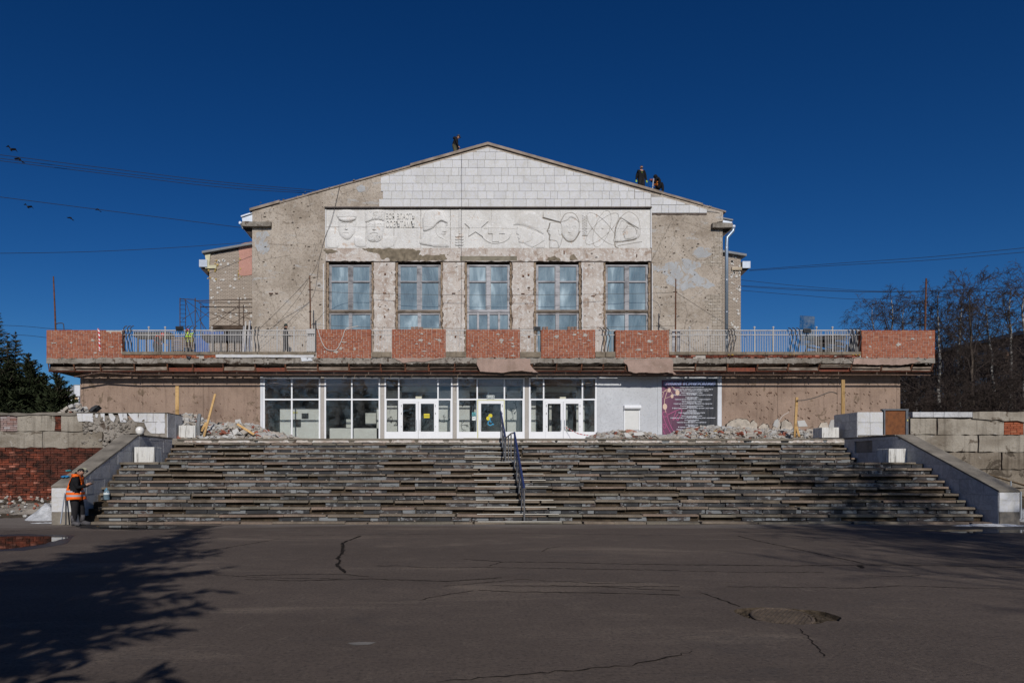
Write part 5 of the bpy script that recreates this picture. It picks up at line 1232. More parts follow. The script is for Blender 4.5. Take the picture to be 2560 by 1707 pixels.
def eave(side):
    s = -1 if side == 'l' else 1; X = fx(631) if s < 0 else fx(1807); zt = fz(560)
    b = MB()   # sheet metal box
    xo = fx(603) if s < 0 else fx(1832); z0, z1 = (fz(555), fz(538)) if s < 0 else (fz(560), fz(547))
    P = [(X, z0), (xo + (.06 if s < 0 else 0), z0), (xo, z1 - .08), (X, z1 + (.12 if s < 0 else .02))]; b.prism(P, DF + .1, 78.4); b.build('eave_box', M_GALV, hall)
    b = MB(); b.prism([(xo - s * -.02, z1 - .10), (xo + s * .03, z1 - .02), (X, z1 + (.20 if s < 0 else .10)), (X, z1 + (.12 if s < 0 else .02))], DF + .02, 78.5); b.build('roof_edge', M_GALV if s < 0 else M_ROOFM, hall)
    b = MB(); x1 = fx(680) if s < 0 else fx(1777)
    a, c = sorted((xo + s * -.12, x1)); b.prism(ragged([(a, fz(569) if s < 0 else fz(573)), (c, fz(569) if s < 0 else fz(572)), (c, fz(558.5) if s < 0 else fz(562)), (a, fz(557.5) if s < 0 else fz(561))], .25, .02, 4), DF - .28, DF + .3); b.build('cornice_stub', M_CONC, hall)
    b = MB(); b.prism([(X, fz(595) if s < 0 else fz(590)), (xo - s * .1, fz(570) if s < 0 else fz(573)), (X, fz(569) if s < 0 else fz(573))], DF + .05, 78); b.build('soffit', M_DSTEEL, hall)
    b = MB(); gx = xo + s * .06; b.tube([(gx, DF - .02, fz(557) if s < 0 else fz(566)), (gx, 78, fz(557) if s < 0 else fz(566))], .085, 10); b.build('gutter', M_GALV, hall)
eave('l'); eave('r')
b = MB(); b.tube([W(602, 558, DF - .1), W(606, 570, DF), W(610, 573, DF)], .05, 8); b.build('gutter_outlet', M_GALV, hall)
M_PIPE = plain('blue_galvanised', (.33, .40, .48), .35, .08, 3, 0, .5, .6)
b = MB(); b.tube([W(1834, 568, DF - .1), W(1832, 578, DF - .08), W(1817.5, 594, DF - .06), W(1816.5, 610, DF - .06), W(1816, 905, DF - .06)], .098, 12); b.build('downpipe', M_PIPE, hall, True)
b = MB()
for py in (620, 700, 780, 850): b.lathe([(.108, -.02), (.108, .02)], W(1816.4, py, DF - .06), 12)
b.build('pipe_clamp', M_GALV, hall)
# wings set back on both sides
DG = 50.0; gx_ = lambda x: PX(x, DG); gz = lambda y: PZ(y, DG)
t = NT('wing_brick'); v = t.pos(); br = t.n('ShaderNodeTexBrick'); mp = t.n('ShaderNodeMapping'); mp.inputs['Rotation'].default_value = (R(90), 0, 0)
t.l(v, mp.inputs[0]); t.l(mp.outputs[0], br.inputs['Vector']); br.inputs['Scale'].default_value = 1.0
br.inputs['Brick Width'].default_value = .27; br.inputs['Row Height'].default_value = .10; br.inputs['Mortar Size'].default_value = .012; br.inputs['Color1'].default_value = (.46, .39, .325, 1); br.inputs['Color2'].default_value = (.37, .31, .255, 1); br.inputs['Mortar'].default_value = (.19, .155, .125, 1)
n_ = t.noise(v, .7, 6, .65); c = t.mix(t.ramp(n_, [(.45, 0.0), (.65, .6)]), br.outputs['Color'], (.33, .28, .23)); c = t.mix(t.ramp(t.noise(v, 9, 4, .7), [(.58, 0.0), (.68, .5)]), c, (.42, .37, .32))
M_WING = t.done(c, .95, t.math('ADD', t.math('MULTIPLY', br.outputs['Fac'], -1.0), t.math('MULTIPLY', t.noise(v, 25, 3), .6)), .7, .03, .1)
M_WROOF = M_ROOFM; M_DAB = plain('adhesive_dab', (.52, .50, .47), .9, .1, 8, .2)
def wing(side):
    s = -1 if side == 'l' else 1
    xi = fx(631) if s < 0 else fx(1807); xo = gx_(523) if s < 0 else gx_(1852)
    if s > 0: zi, zo = gz(612), gz(643)
    else: zi, zo = gz(600), gz(637)
    b = MB(); b.prism([(xo, zbot - .5), (xi + s * .01, zbot - .5), (xi + s * .01, zi), (xo, zo)], DG, 76); b.build('side_wing', M_WING, hall)
    b = MB(); xr = gx_(508) if s < 0 else gx_(1862); zr = gz(634) if s < 0 else gz(641)
    zi2 = zi + .05; b.prism([(xr, zr - .06), (xi + s * .012, zi2), (xi + s * .012, zi2 + .14), (xr, zr + .10)], DG - .3, 76.3); b.build('wing_roof', M_WROOF, hall)
    b = MB(); xa, xb = (gx_(500), gx_(520)) if s < 0 else (gx_(1853.5), gx_(1873)); b.box((xa, DG - .2, gz(669) if s < 0 else gz(672)), (xb, DG + 24, gz(651) if s < 0 else gz(655))); b.build('eave_box', M_GALV, hall)
    b = MB(); xa, xb = (gx_(514), gx_(542)) if s < 0 else (gx_(1828), gx_(1853)); b.box((xa, DG - .12, gz(672) if s < 0 else gz(676)), (xb, DG, gz(664) if s < 0 else gz(669))); b.build('cornice_stub', plain('cream_stub_' + side, (.55, .52, .36) if s < 0 else (.42, .35, .26), .9, .2, 4, .3), hall)
    if s < 0: b = MB(); b.prism([(gx_(513), gz(636)), (gx_(527), gz(635)), (gx_(524), gz(668)), (gx_(518), gz(668))], DG - .1, DG + .0); b.build('cream_edge', bpy.data.materials['cream_stub_l'], hall)
    b = MB(); b.prism([((gx_(520) if s < 0 else gx_(1853)), gz(690)), ((gx_(502) if s < 0 else gx_(1872)), gz(672)), ((gx_(520) if s < 0 else gx_(1853)), gz(672))], DG, DG + 24); b.build('soffit', M_DSTEEL, hall)
    b = MB(); rr = random.Random(6 + s)
    xr_ = (528, 628) if s < 0 else (1827, 1850)
    for k in range(62 if s < 0 else 42):
        px, py = rr.uniform(*xr_), rr.uniform(650 if s < 0 else 640, 835)
        if s < 0 and px > 598 and py < 720: continue
        rad = rr.uniform(.05, .115); P = [(gx_(px) + rad * math.cos(q * .7) * rr.uniform(.8, 1.15), gz(py) + rad * math.sin(q * .7) * rr.uniform(.8, 1.15)) for q in range(9)]; b.prism(P, DG - .03, DG + .02)
    stuff(b.build('adhesive_dab', M_DAB, hall))
wing('l'); wing('r')
M_PKP = m_plaster('pink_paint', (.50, .27, .22), (.44, .24, .19), (.5, .38, .32), None, .6, .3, 1.5, .3, .2)
b = MB(); b.prism(ragged([(gx_(598), gz(688)), (gx_(612), gz(690)), (gx_(630), gz(687)), (gx_(630), gz(604)), (gx_(598), gz(612))], .4, .03, 3), DG - .03, DG + .01); b.build('pink_render', M_PKP, hall)
b = MB(); rr = random.Random(3)
for k in range(26): clod(b, (gx_(rr.choice([598, 522, 540]) + rr.uniform(-3, 6)), DG - .02, gz(rr.uniform(640, 700))), rr.uniform(.03, .10), rr, 1)
stuff(b.build('foam_remnant', plain('yellow_foam', (.50, .36, .12), .9, .2, 5, .3), hall))
# ---------------------------------------------------------------- the relief: a height field cut into stone panels
GX, GY = 1300, 154
RX0, RX1, RY0, RY1 = 816.5, 1625.0, 525.0, 620.5
gu = np.linspace(RX0, RX1, GX)[None, :].repeat(GY, 0); gv = np.linspace(RY0, RY1, GY)[:, None].repeat(GX, 1)
H = np.zeros((GY, GX))
A = lambda pts: [(800 + x * .18707, 500 + y * .1871) for x, y in pts]
B_ = lambda pts: [(1140 + x * .22109, 500 + y * .2211) for x, y in pts]
def inside(P):
    m = np.zeros_like(H, bool); j = len(P) - 1
    for i in range(len(P)):
        xi, yi = P[i]; xj, yj = P[j]
        if yi != yj: m ^= ((yi > gv) != (yj > gv)) & (gu < (xj - xi) * (gv - yi) / (yj - yi) + xi)
        j = i
    return m
def dist(P, closed=False):
    d = np.full_like(H, 1e9); n = len(P)
    for i in range(n if closed else n - 1):
        (x0, y0), (x1, y1) = P[i], P[(i + 1) % n]; dx, dy = x1 - x0, y1 - y0; L = dx * dx + dy * dy + 1e-9
        u = np.clip(((gu - x0) * dx + (gv - y0) * dy) / L, 0, 1); d = np.minimum(d, np.hypot(gu - x0 - u * dx, gv - y0 - u * dy))
    return d
def raise_(P, h, soft=1.2, smooth=True):
    global H
    P = curve(P + P[:1], 5) if smooth else P; m = inside(P); d = dist(P, True); H = np.maximum(H, 0) + np.where(m, h * np.clip(d / soft, 0, 1), 0) - .03 * np.clip(1.3 - d / .5, 0, 1)
def dome(P, h, soft=9):
    global H
    P = curve(P + P[:1], 5); m = inside(P); d = dist(P, True); H += np.where(m, h * (1 - (1 - np.clip(d / soft, 0, 1)) ** 2), 0) - .035 * np.clip(1.3 - d / .55, 0, 1)
def groove(P, w, h, smooth=True):
    global H
    P = curve(P, 6) if smooth else P; d = dist(P); H -= .85 * h * np.clip(1.5 - d / (w * 1.25), 0, 1)
def ridge_(P, w, h, smooth=True):
    global H
    P = curve(P, 6) if smooth else P; d = dist(P); H += h * np.clip(1.3 - d / w, 0, 1)
# sailor in a peaked cap
dome(A([(245, 240), (480, 240), (478, 380), (455, 470), (400, 530), (340, 535), (262, 470), (240, 360)]), .075); dome(A([(212, 205), (270, 140), (350, 128), (440, 140), (495, 210), (475, 270), (400, 300), (320, 300), (245, 265)]), .07, 6)
dome(A([(90, 400), (200, 390), (240, 470), (250, 635), (90, 635)]), .045, 6); dome(A([(450, 480), (560, 500), (620, 560), (600, 635), (470, 620)]), .05, 6)
groove(A([(240, 270), (300, 298), (360, 306), (420, 300), (475, 272)]), .8, .06); ridge_(A([(355, 310), (352, 360), (345, 395), (370, 402)]), 1.5, .035); groove(A([(335, 405), (355, 410), (375, 403)]), .7, .045); groove(A([(305, 458), (350, 448), (385, 455)]), .6, .03); groove(A([(270, 325), (300, 318), (325, 330)]), .6, .03); groove(A([(390, 330), (415, 318), (445, 325)]), .6, .03); groove(A([(250, 465), (300, 520), (345, 538), (400, 530), (450, 472)]), .9, .06)
# bearded man in a fur hat
dome(A([(610, 300), (855, 290), (850, 430), (820, 550), (720, 575), (640, 550), (622, 420)]), .08); dome(A([(598, 200), (620, 140), (860, 135), (868, 230), (855, 290), (740, 275), (612, 315)]), .07, 6)
groove(A([(610, 318), (670, 288), (740, 274), (810, 276), (860, 300)]), .9, .06); ridge_(A([(735, 300), (730, 370), (720, 405), (750, 408)]), 1.6, .035); groove(A([(705, 408), (730, 415), (752, 408)]), .7, .05); groove(A([(670, 470), (720, 450), (770, 462)]), .8, .04); groove(A([(650, 345), (675, 332), (700, 345)]), .6, .03); groove(A([(765, 340), (795, 328), (820, 340)]), .6, .03); groove(A([(640, 550), (690, 570), (720, 572), (780, 568), (825, 545)]), 1.0, .06)
rr = random.Random(2)
for k in range(26): x, y = rr.uniform(625, 845), rr.uniform(150, 260); groove(A([(x, y), (x - 14, y + 22)]), .5, .025, False)
for k in range(20): x, y = rr.uniform(650, 810), rr.uniform(480, 555); groove(A([(x, y), (x + 6, y + 22)]), .5, .025, False)
dome(A([(830, 490), (1020, 488), (1000, 590), (960, 635), (830, 635)]), .03, 5)
# bayonet and banner lines
groove(A([(1335, 280), (1260, 470), (1195, 615)]), .6, .05, False); groove(A([(1000, 598), (1060, 580), (1190, 556)]), .8, .07, False); groove(A([(1095, 530), (1095, 640)]), .5, .04, False)
# soldier's profile in a pointed cloth cap
dome(A([(1365, 250), (1420, 150), (1530, 130), (1640, 150), (1712, 320), (1690, 360), (1695, 430), (1660, 500), (1720, 575), (1715, 635), (1500, 635), (1335, 600), (1325, 550), (1370, 480)]), .07, 8); dome(A([(1360, 250), (1420, 145), (1530, 128), (1640, 150), (1690, 240), (1715, 325), (1620, 292), (1560, 330), (1500, 390), (1380, 420)]), .05, 5)
groove(A([(1560, 332), (1590, 305), (1622, 292), (1670, 308), (1716, 328)]), .9, .07); groove(A([(1640, 432), (1675, 438), (1690, 430)]), .7, .05); groove(A([(1618, 468), (1660, 468)]), .5, .03); groove(A([(1665, 475), (1660, 500)]), .5, .04); groove(A([(1325, 550), (1340, 600), (1480, 625), (1500, 638)]), 1.0, .08); groove(A([(1555, 360), (1548, 440), (1580, 500), (1660, 540), (1720, 575)]), .6, .035)
groove(A([(1360, 480), (1372, 300), (1400, 200)]), .5, .03)
# fist on a rifle
ridge_(A([(1870, 140), (1868, 380), (1866, 635)]), 3.0, .06, False)
for k, y in enumerate((490, 528, 565, 600)): dome(A([(1798, y), (1820, y - 22), (1905, y - 22), (1922, y), (1905, y + 16), (1820, y + 16)]), .06, 2.5)
groove(A([(1812, 462), (1895, 464)]), .9, .05, False)
# star, arc, hammer and sickle
st_ = [(2078, 150), (2122, 265), (2262, 290), (2160, 380), (2182, 510), (2078, 440), (1978, 506), (1992, 380), (1922, 320), (2020, 275)]
raise_(A(st_), .07, 1.0, False)
for p, q in (((1922, 320), (1992, 382)), ((2262, 290), (2158, 380)), ((2078, 440), (1978, 506)), ((2078, 440), (2182, 512))): groove(A([p, q]), .9, .08, False)
groove(B_([(235, 125), (340, 135), (450, 185), (550, 275), (610, 350), (630, 400)]), .9, .09)
raise_(B_([(360, 305), (520, 305), (560, 390), (492, 392), (490, 480), (408, 480), (408, 392), (360, 392)]), .05, 1.0, False); groove(B_([(362, 391), (408, 391)]), .9, .07, False); groove(B_([(492, 391), (558, 391)]), .9, .07, False)
ridge_(B_([(300, 420), (350, 465), (420, 490), (520, 480), (590, 440), (615, 390)]), 1.6, .04)
# worker's profile under a helmet
dome(B_([(640, 295), (680, 200), (760, 140), (850, 130), (930, 170), (975, 260), (995, 400), (900, 350), (790, 305), (700, 290)]), .075, 8); dome(B_([(690, 300), (870, 335), (990, 405), (1000, 545), (860, 545), (770, 500), (710, 485), (695, 440), (690, 400), (672, 385)]), .06, 6)
groove(B_([(632, 298), (690, 294), (760, 300), (840, 340), (920, 370), (1000, 405)]), 1.1, .09); groove(B_([(690, 320), (672, 380), (690, 398), (700, 402)]), .9, .06); groove(B_([(695, 440), (712, 445)]), .7, .05); groove(B_([(700, 460), (706, 485), (770, 500), (800, 545)]), .9, .07); groove(B_([(1000, 465), (930, 510), (855, 550)]), .8, .07); groove(B_([(880, 370), (855, 400), (850, 460), (780, 490)]), .6, .04)
# profile and woman's face
raise_(B_([(982, 130), (1180, 130), (1182, 258), (1000, 208), (984, 200)]), .06, .9, False); groove(B_([(982, 205), (1080, 232), (1180, 260)]), 1.0, .09, False)
dome(B_([(1060, 265), (1180, 265), (1200, 400), (1200, 440), (1160, 545), (1062, 545), (1060, 460), (1050, 395), (1030, 352), (1050, 320)]), .05, 5); groove(B_([(1060, 265), (1048, 320), (1030, 355), (1055, 360), (1048, 388), (1062, 400), (1055, 430), (1062, 458), (1135, 475), (1158, 548)]), .8, .07)
dome(B_([(1180, 250), (1230, 170), (1290, 150), (1350, 170), (1390, 250), (1388, 360), (1360, 430), (1320, 470), (1270, 472), (1220, 430), (1190, 360)]), .085, 9); dome(B_([(1180, 255), (1225, 170), (1290, 148), (1350, 168), (1392, 255), (1350, 225), (1295, 205), (1260, 235), (1215, 250)]), .045, 4)
ridge_(B_([(1285, 280), (1285, 340), (1278, 375), (1300, 378)]), 1.4, .035); groove(B_([(1270, 378), (1285, 384), (1300, 376)]), .6, .05); groove(B_([(1258, 412), (1285, 406), (1315, 412)]), .6, .035); groove(B_([(1222, 320), (1242, 305), (1262, 318)]), .6, .04); groove(B_([(1312, 318), (1332, 305), (1355, 318)]), .6, .04); groove(B_([(1190, 385), (1220, 432), (1262, 470), (1320, 472), (1362, 428), (1400, 360)]), .9, .06); groove(B_([(1155, 350), (1165, 405), (1200, 400)]), .7, .05)
# ear of corn, atom
ridge_(B_([(1440, 140), (1440, 400)]), 1.2, .03, False); ridge_(B_([(1468, 140), (1468, 400)]), 1.2, .03, False); groove(B_([(1428, 405), (1482, 405)]), .8, .06, False)
for y in range(190, 390, 18): groove(B_([(1428, y - 8), (1453, y + 4), (1480, y - 8)]), .45, .04, False)
def ell(cx, cy, a, b_, rot): return [(cx + a * math.cos(q / 24 * 6.2832) * math.cos(rot) - b_ * math.sin(q / 24 * 6.2832) * math.sin(rot), cy + a * math.cos(q / 24 * 6.2832) * math.sin(rot) + b_ * math.sin(q / 24 * 6.2832) * math.cos(rot)) for q in range(25)]
for rot, a in ((.83, 235), (-.75, 245), (-1.25, 215)): groove(B_(ell(1650, 330, a, 82, rot)), .45, .03)
ridge_(B_([(1652, 318), (1660, 324)]), 1.6, .05, False)
# cosmonaut's profile in a round helmet
dome(B_([(1855, 205), (1950, 140), (2050, 200), (2080, 330), (2045, 440), (1800, 480), (1795, 400), (1815, 290)]), .075, 6); H -= np.where(inside(curve(B_([(1870, 240), (1960, 270), (2030, 330), (2025, 420), (1900, 460), (1830, 470), (1815, 380), (1850, 290)] + [(1870, 240)]), 5)), .045, 0)
dome(B_([(1930, 310), (2020, 320), (2030, 420), (1910, 450), (1900, 420), (1888, 365)]), .05, 4); groove(B_([(1855, 208), (1950, 268), (2055, 330)]), 1.3, .10); groove(B_([(1855, 210), (1810, 300), (1795, 400), (1798, 520), (1832, 545)]), .9, .08); groove(B_([(1800, 480), (1900, 470), (2040, 438), (2045, 340)]), .9, .06); groove(B_([(1935, 300), (1915, 345), (1888, 368), (1908, 378), (1902, 410), (1905, 440)]), .7, .06); groove(B_([(1830, 520), (1950, 500), (2100, 475)]), .5, .04)
# slab joints, wear
for px in (915, 985, 1052, 1126, 1228, 1300, 1362, 1480, 1550): groove([(px, RY0), (px, RY1)], .45, .02, False)
groove([(RX0, 568), (1200, 572), (RX1, 574)], .45, .02, False)
H += .006 * np.array([[mnoise.noise(Vector((gu[j, i] * .25, gv[j, i] * .25, 0))) for i in range(0, GX, 4)] for j in range(GY)]).repeat(4, 1)[:, :GX]
H *= np.where(gu > 1300, .62, np.where(gu > 1130, .85, 1.0))
rel = bpy.data.objects.new('relief_frieze', None); C.objects.link(rel); rel.parent = hall; rel.location = Vector((0, 0, 0)) - hall.location
rel['label'] = 'white stone relief with heads, star and slogan'
cuts = [0, 158, 272, 380, 498, 662, 884, 1066, 1180, GX - 1]; rcut = [0, 74, GY - 1]
YB_ = DF - .02
for c0, c1 in zip(cuts[:-1], cuts[1:]):
    for r0, r1 in zip(rcut[:-1], rcut[1:]):
        nx, ny = c1 - c0 + 1, r1 - r0 + 1
        X = PX(gu[r0:r1 + 1, c0:c1 + 1], DF); Z = PZ(gv[r0:r1 + 1, c0:c1 + 1], DF); Y = YB_ - H[r0:r1 + 1, c0:c1 + 1] * 1.1
        v = np.stack([X, Y, Z], -1).reshape(-1, 3)
        idx = np.arange(nx * ny).reshape(ny, nx); f = np.stack([idx[:-1, :-1], idx[1:, :-1], idx[1:, 1:], idx[:-1, 1:]], -1).reshape(-1, 4)
        me = bpy.data.meshes.new('relief_panel'); me.from_pydata(v.tolist(), [], f.tolist()); me.materials.append(M_REL); me.update(); put('relief_panel', me, None, rel)
b = MB(); b.box((fx(814), DF - .006, fz(621.2)), (fx(1628), DF + .02, fz(520))); b.build('relief_back', M_CONC, hall)
b = MB(); b.box((fx(1625.2), DF - .09, fz(621)), (fx(1628.5), DF, fz(524.2))); b.box((fx(813), DF - .05, fz(621)), (fx(816.2), DF, fz(524.2))); b.build('relief_edge', M_TILE, hall)
for s, x, y, w in (('ВСЯ', 975.5, 542.3, 20.5), ('ВЛАСТЬ', 1014, 542.6, 44), ('СОВЪТАМЪ', 1001, 562, 71)):
    o = text_at(s, .46 if y < 550 else .52, x, y, DF - .03, M_REL, hall, 'lettering', .002, w * DF / F, .042)
# ---------------------------------------------------------------- balcony railings
M_YLICH = plain('yellow_foam_blob', (.45, .27, .05), .9, .3, 6, .3)
def hooked(px, top, bot, d, par, s=1):
    """bent flat steel bar with a hooked head"""
    X = PX(px, d); zt, zo = PZ(top, d), PZ(bot, d); h = zt - zo
    P = [(X + .10 * s, d, zt), (X + .02 * s, d - .02, zt - .02), (X - .07 * s, d - .05, zt - .16 * h / 1.5), (X - .04 * s, d - .05, zt - .30 * h / 1.5), (X - .11 * s, d - .08, zt - .55 * h / 1.5), (X - .02 * s, d - .06, zt - .95 * h / 1.5), (X + .03 * s, d, zo)]
    b = MB(); b.tube(curve(P, 3), .026, 5); b.build('bent_bar', M_BENT, par)
def railing(xa, xb, label, posts=(), bars_to=879.5, pitch=4.25, gaps=(), yaw=0):
    d = DB + .2; t = thing('balcony_railing', label, 'railing', (PX((xa + xb) / 2, d), d, PZ(880, d)))
    rr = random.Random(int(xa))
    b = MB(); b.box((PX(xa, d), d - .02, PZ(827, d)), (PX(xb, d), d + .02, PZ(824.6, d))); b.build('top_rail', M_RAIL, t)
    b = MB(); b.box((PX(xa, d), d - .018, PZ(838, d)), (PX(xb, d), d + .018, PZ(836.2, d))); b.build('middle_rail', M_RAIL, t)
    me = boxme('baluster', .023, .023, PZ(824.8, d) - PZ(bars_to, d), M_RAIL); x = xa + 2
    while x < xb - 1:
        if not any(g0 < x < g1 for g0, g1 in gaps) and rr.random() > .03:
            put('baluster', me, None, t, (PX(x, d), d + .03, (PZ(824.8, d) + PZ(bars_to, d)) / 2), (0, rr.uniform(-.018, .018), 0))
        x += pitch * rr.uniform(.93, 1.07)
    for px in posts:
        b = MB(); b.tube([(PX(px, d), d, PZ(880, d)), (PX(px, d), d, PZ(820, d))], .03, 7); b.lathe([(.0, -.06), (.045, -.045), (.06, 0), (.045, .045), (.0, .06)], (PX(px, d), d, PZ(818.5, d)), 8); b.build('knobbed_post', M_RAIL, t)
    return t
rl = railing(306, 790, 'long left balcony railing of grey bars with bent hooked bars', (372, 413, 530, 693, 735), gaps=((766, 789),))
for px in (313, 322, 330): hooked(px, 815, 884, DB + .06, rl)
for px in (469, 477, 488): hooked(px, 815, 890, DB + .06, rl)
for px in (639, 647): hooked(px, 817, 884, DB + .06, rl, .5)
b = MB(); clod(b, W(472, 893, DB - .05), .17, random.Random(1), .6); b.build('rag', M_BENT, rl)
rr_ = railing(1674, 2153, 'long right balcony railing of grey bars with three groups of bent bars', (1724, 1770, 1886, 1933, 2041, 2081), gaps=((1676, 1700),))
for px in (1819, 1826, 1833): hooked(px, 822, 886, DB + .06, rr_, -1)
for px in (1975, 1985, 1995): hooked(px, 820, 886, DB + .06, rr_, -1)
for px in (2128, 2137, 2147): hooked(px, 821, 886, DB + .06, rr_, -1)
b = MB(); q = random.Random(9)
for px in (1822, 1830, 1975, 1985, 2132, 2140, 2148): clod(b, W(px, 887, DB - .02), q.uniform(.04, .10), q, .6)
b.build('foam_blob', M_YLICH, rr_)
for xa, xb, lab, hk in ((928, 979.5, 'short railing between the first and second middle parapets', ()), (1114.5, 1165.5, 'short railing between the second and third middle parapets', ()), (1300, 1352.5, 'short railing with floodlight between the third and fourth parapets', ()), (1488.5, 1538.5, 'short railing with three bent bars before the fifth parapet', (1503, 1511, 1519))):
    t = railing(xa, xb, lab, (), 890, 8.0)
    for px in hk: hooked(px, 820, 892, DB + .06, t, -1)
# slatted box, dark posts at the railing ends
t = thing('slatted_box', 'grey slatted metal box at the right end of the left railing', 'box', W(777, 880, DB + .3)); d = DB + .12
b = MB(); b.box((PX(766, d), d, PZ(834, d)), (PX(788, d), d + .3, PZ(822, d))); b.box((PX(766, d), d + .02, PZ(879, d)), (PX(788, d), d + .3, PZ(834, d))); b.build('casing', M_RAIL, t)
for k in range(5): put('slat', boxme('slat', .055, .03, PZ(836, d) - PZ(878, d), M_RAIL), None, t, (PX(768.5 + k * 4.3, d), d - .0, (PZ(836, d) + PZ(878, d)) / 2))
b = MB(); b.box((PX(769, d), d + .012, PZ(840, d)), (PX(786, d), d + .02, PZ(834.5, d))); b.build('slot', M_BLACK, t)
def pole(name, label, pts, r, m, cat='pole', n=7):
    b = MB(); b.tube(pts, r, n); return tag(b.build(name, m), label, cat)
pole('post', 'dark thin post at the left edge of the first middle parapet', [W(789.5, 880, DB + .1), W(789.5, 801, DB + .1)], .035, M_BENT, 'post')
tw = thing('wooden_post', 'pair of grey weathered boards behind the right railing end', 'boards', W(1690, 880, DB + .4)); d = DB + .35
for xa, xb in ((1680, 1687), (1693, 1699.5)): put('board', boxme('board', (xb - xa) * d / F, .05, 1.25, M_FRAMEW), None, tw, (PX((xa + xb) / 2, d), d, DECK + .63), (0, R(.6), 0))
pole('rusty_pole', 'tall rusty pole rising behind the left end parapet', [W(139, 830, DB + .7), W(137, 770, DB + .7), W(133.5, 691, DB + .7)], [.05, .045, .035], M_RUST)
pole('pipe_loop', 'dark bent pipe loop beside the left rusty pole', curve([W(160, 826, DB + .7), W(159, 812, DB + .7), W(156, 808, DB + .7), W(146, 808, DB + .7), W(141, 810, DB + .7)], 3), .025, M_BENT, 'pipe')
pole('rusty_pole', 'tall rusty pole rising behind the right end parapet', [W(2312.5, 830, DB + .7), W(2314, 760, DB + .7), W(2315.5, 696, DB + .7)], [.05, .045, .04], M_RUST)
p_ = pole('rusty_pole', 'rusty pole with cable insulators before the left facade', [W(776.5, 885, DB + .5), W(775.5, 760, DB + .5), W(774.5, 689, DB + .5)], [.045, .04, .03], M_RUST)
b = MB(); b.tube([W(771, 724.5, DB + .5), W(782, 724.5, DB + .5)], .028, 6); b.tube([W(773, 779, DB + .48), W(778, 779, DB + .48)], .04, 6); b.build('crossarm', M_DSTEEL, p_)
p_ = pole('rusty_pole', 'rusty pole with a hooked tip before the right facade', [W(1688.3, 885, DB + .5), W(1689, 760, DB + .5), W(1689.5, 697, DB + .5)], [.045, .04, .03], M_RUST)
b = MB(); b.tube([W(1683, 730, DB + .5), W(1693, 730, DB + .5)], .028, 6); b.build('crossarm', M_DSTEEL, p_)
def flood(px, py, d, w, label, tilt):
    t = thing('floodlight', label, 'floodlight', W(px, py, d)); b = MB(); M = Matrix.Rotation(R(tilt), 4, 'X')
    b.box((-w / 2, -.06, -.10), (w / 2, .06, .11), 0, M); o = put('housing', b.mesh('housing', [M_BENT]), None, t); o.location = (0, 0, 0)
    b = MB(); b.box((-w / 2 + .04, -.075, -.07), (w / 2 - .04, -.061, .08), 0, M); o = put('lens', b.mesh('lens', [plain('lamp_glass', (.03, .032, .035), .7, .1, 3, 0, .1) if 'lamp_glass' not in bpy.data.materials else bpy.data.materials['lamp_glass']]), None, t); o.location = (0, 0, 0)
    b = MB(); b.tube([(0, .03, -.1), (0, .05, -.3)], .02, 5); o = put('bracket', b.mesh('bracket', [M_BENT]), None, t); o.location = (0, 0, 0)
flood(449, 821, DB + .1, .40, 'dark floodlight tilted down on the left railing near the red helmet', 25)
flood(1343, 822, DB + .1, .36, 'floodlight between the third and fourth brick parapets', -12)
flood(2018, 827, DB + .1, .38, 'floodlight on the right railing next to the upright glass sheet', -14)
# barrier tape hanging over the left end parapet
M_TAPER = plain('tape_red', (.55, .05, .06), .6, .1, 4, 0); M_TAPEW = plain('tape_white', (.75, .72, .72), .6, .05, 4, 0)
def tape(name, label, P, w, seg=.11, flat=True):
    t = thing(name, label, 'tape', P[0]); L = curve(P, 10); b1, b2 = MB(), MB(); acc = 0
    for i in range(len(L) - 1):
        a, c = Vector(L[i]), Vector(L[i + 1]); nn = Vector((1, 0, 0)) if abs((c - a).x) < abs((c - a).z) else Vector((0, 0, 1)); n = max(1, int((c - a).length / (seg * .5)))
        for k in range(n):
            p, q = a.lerp(c, k / n), a.lerp(c, (k + 1) / n); B = b1 if int(acc / seg) % 2 else b2; sk = (q - p).normalized() * w * .4
            B.quad([p - nn * w / 2 - sk, p + nn * w / 2 + sk, q + nn * w / 2 + sk, q - nn * w / 2 - sk]); acc += (q - p).length
    b1.build('red_stripe', M_TAPER, t); b2.build('white_stripe', M_TAPEW, t)
tape('barrier_tape', 'red and white tape hanging down the left end brick parapet', [Vector(W(243, 824, DB + .1)), Vector(W(246, 823, DB - .03)), Vector(W(248, 840, DB - .045)), Vector(W(249, 877, DB - .04))], .085)
tape('barrier_tape', 'red and white tape tied to the right entrance door handle', [Vector(W(1411, 1066, DW - .14)), Vector(W(1428, 1075, DW - .5)), Vector(W(1447, 1084, DW - 1.0)), Vector(W(1477, 1089, DW - 1.6))], .05)
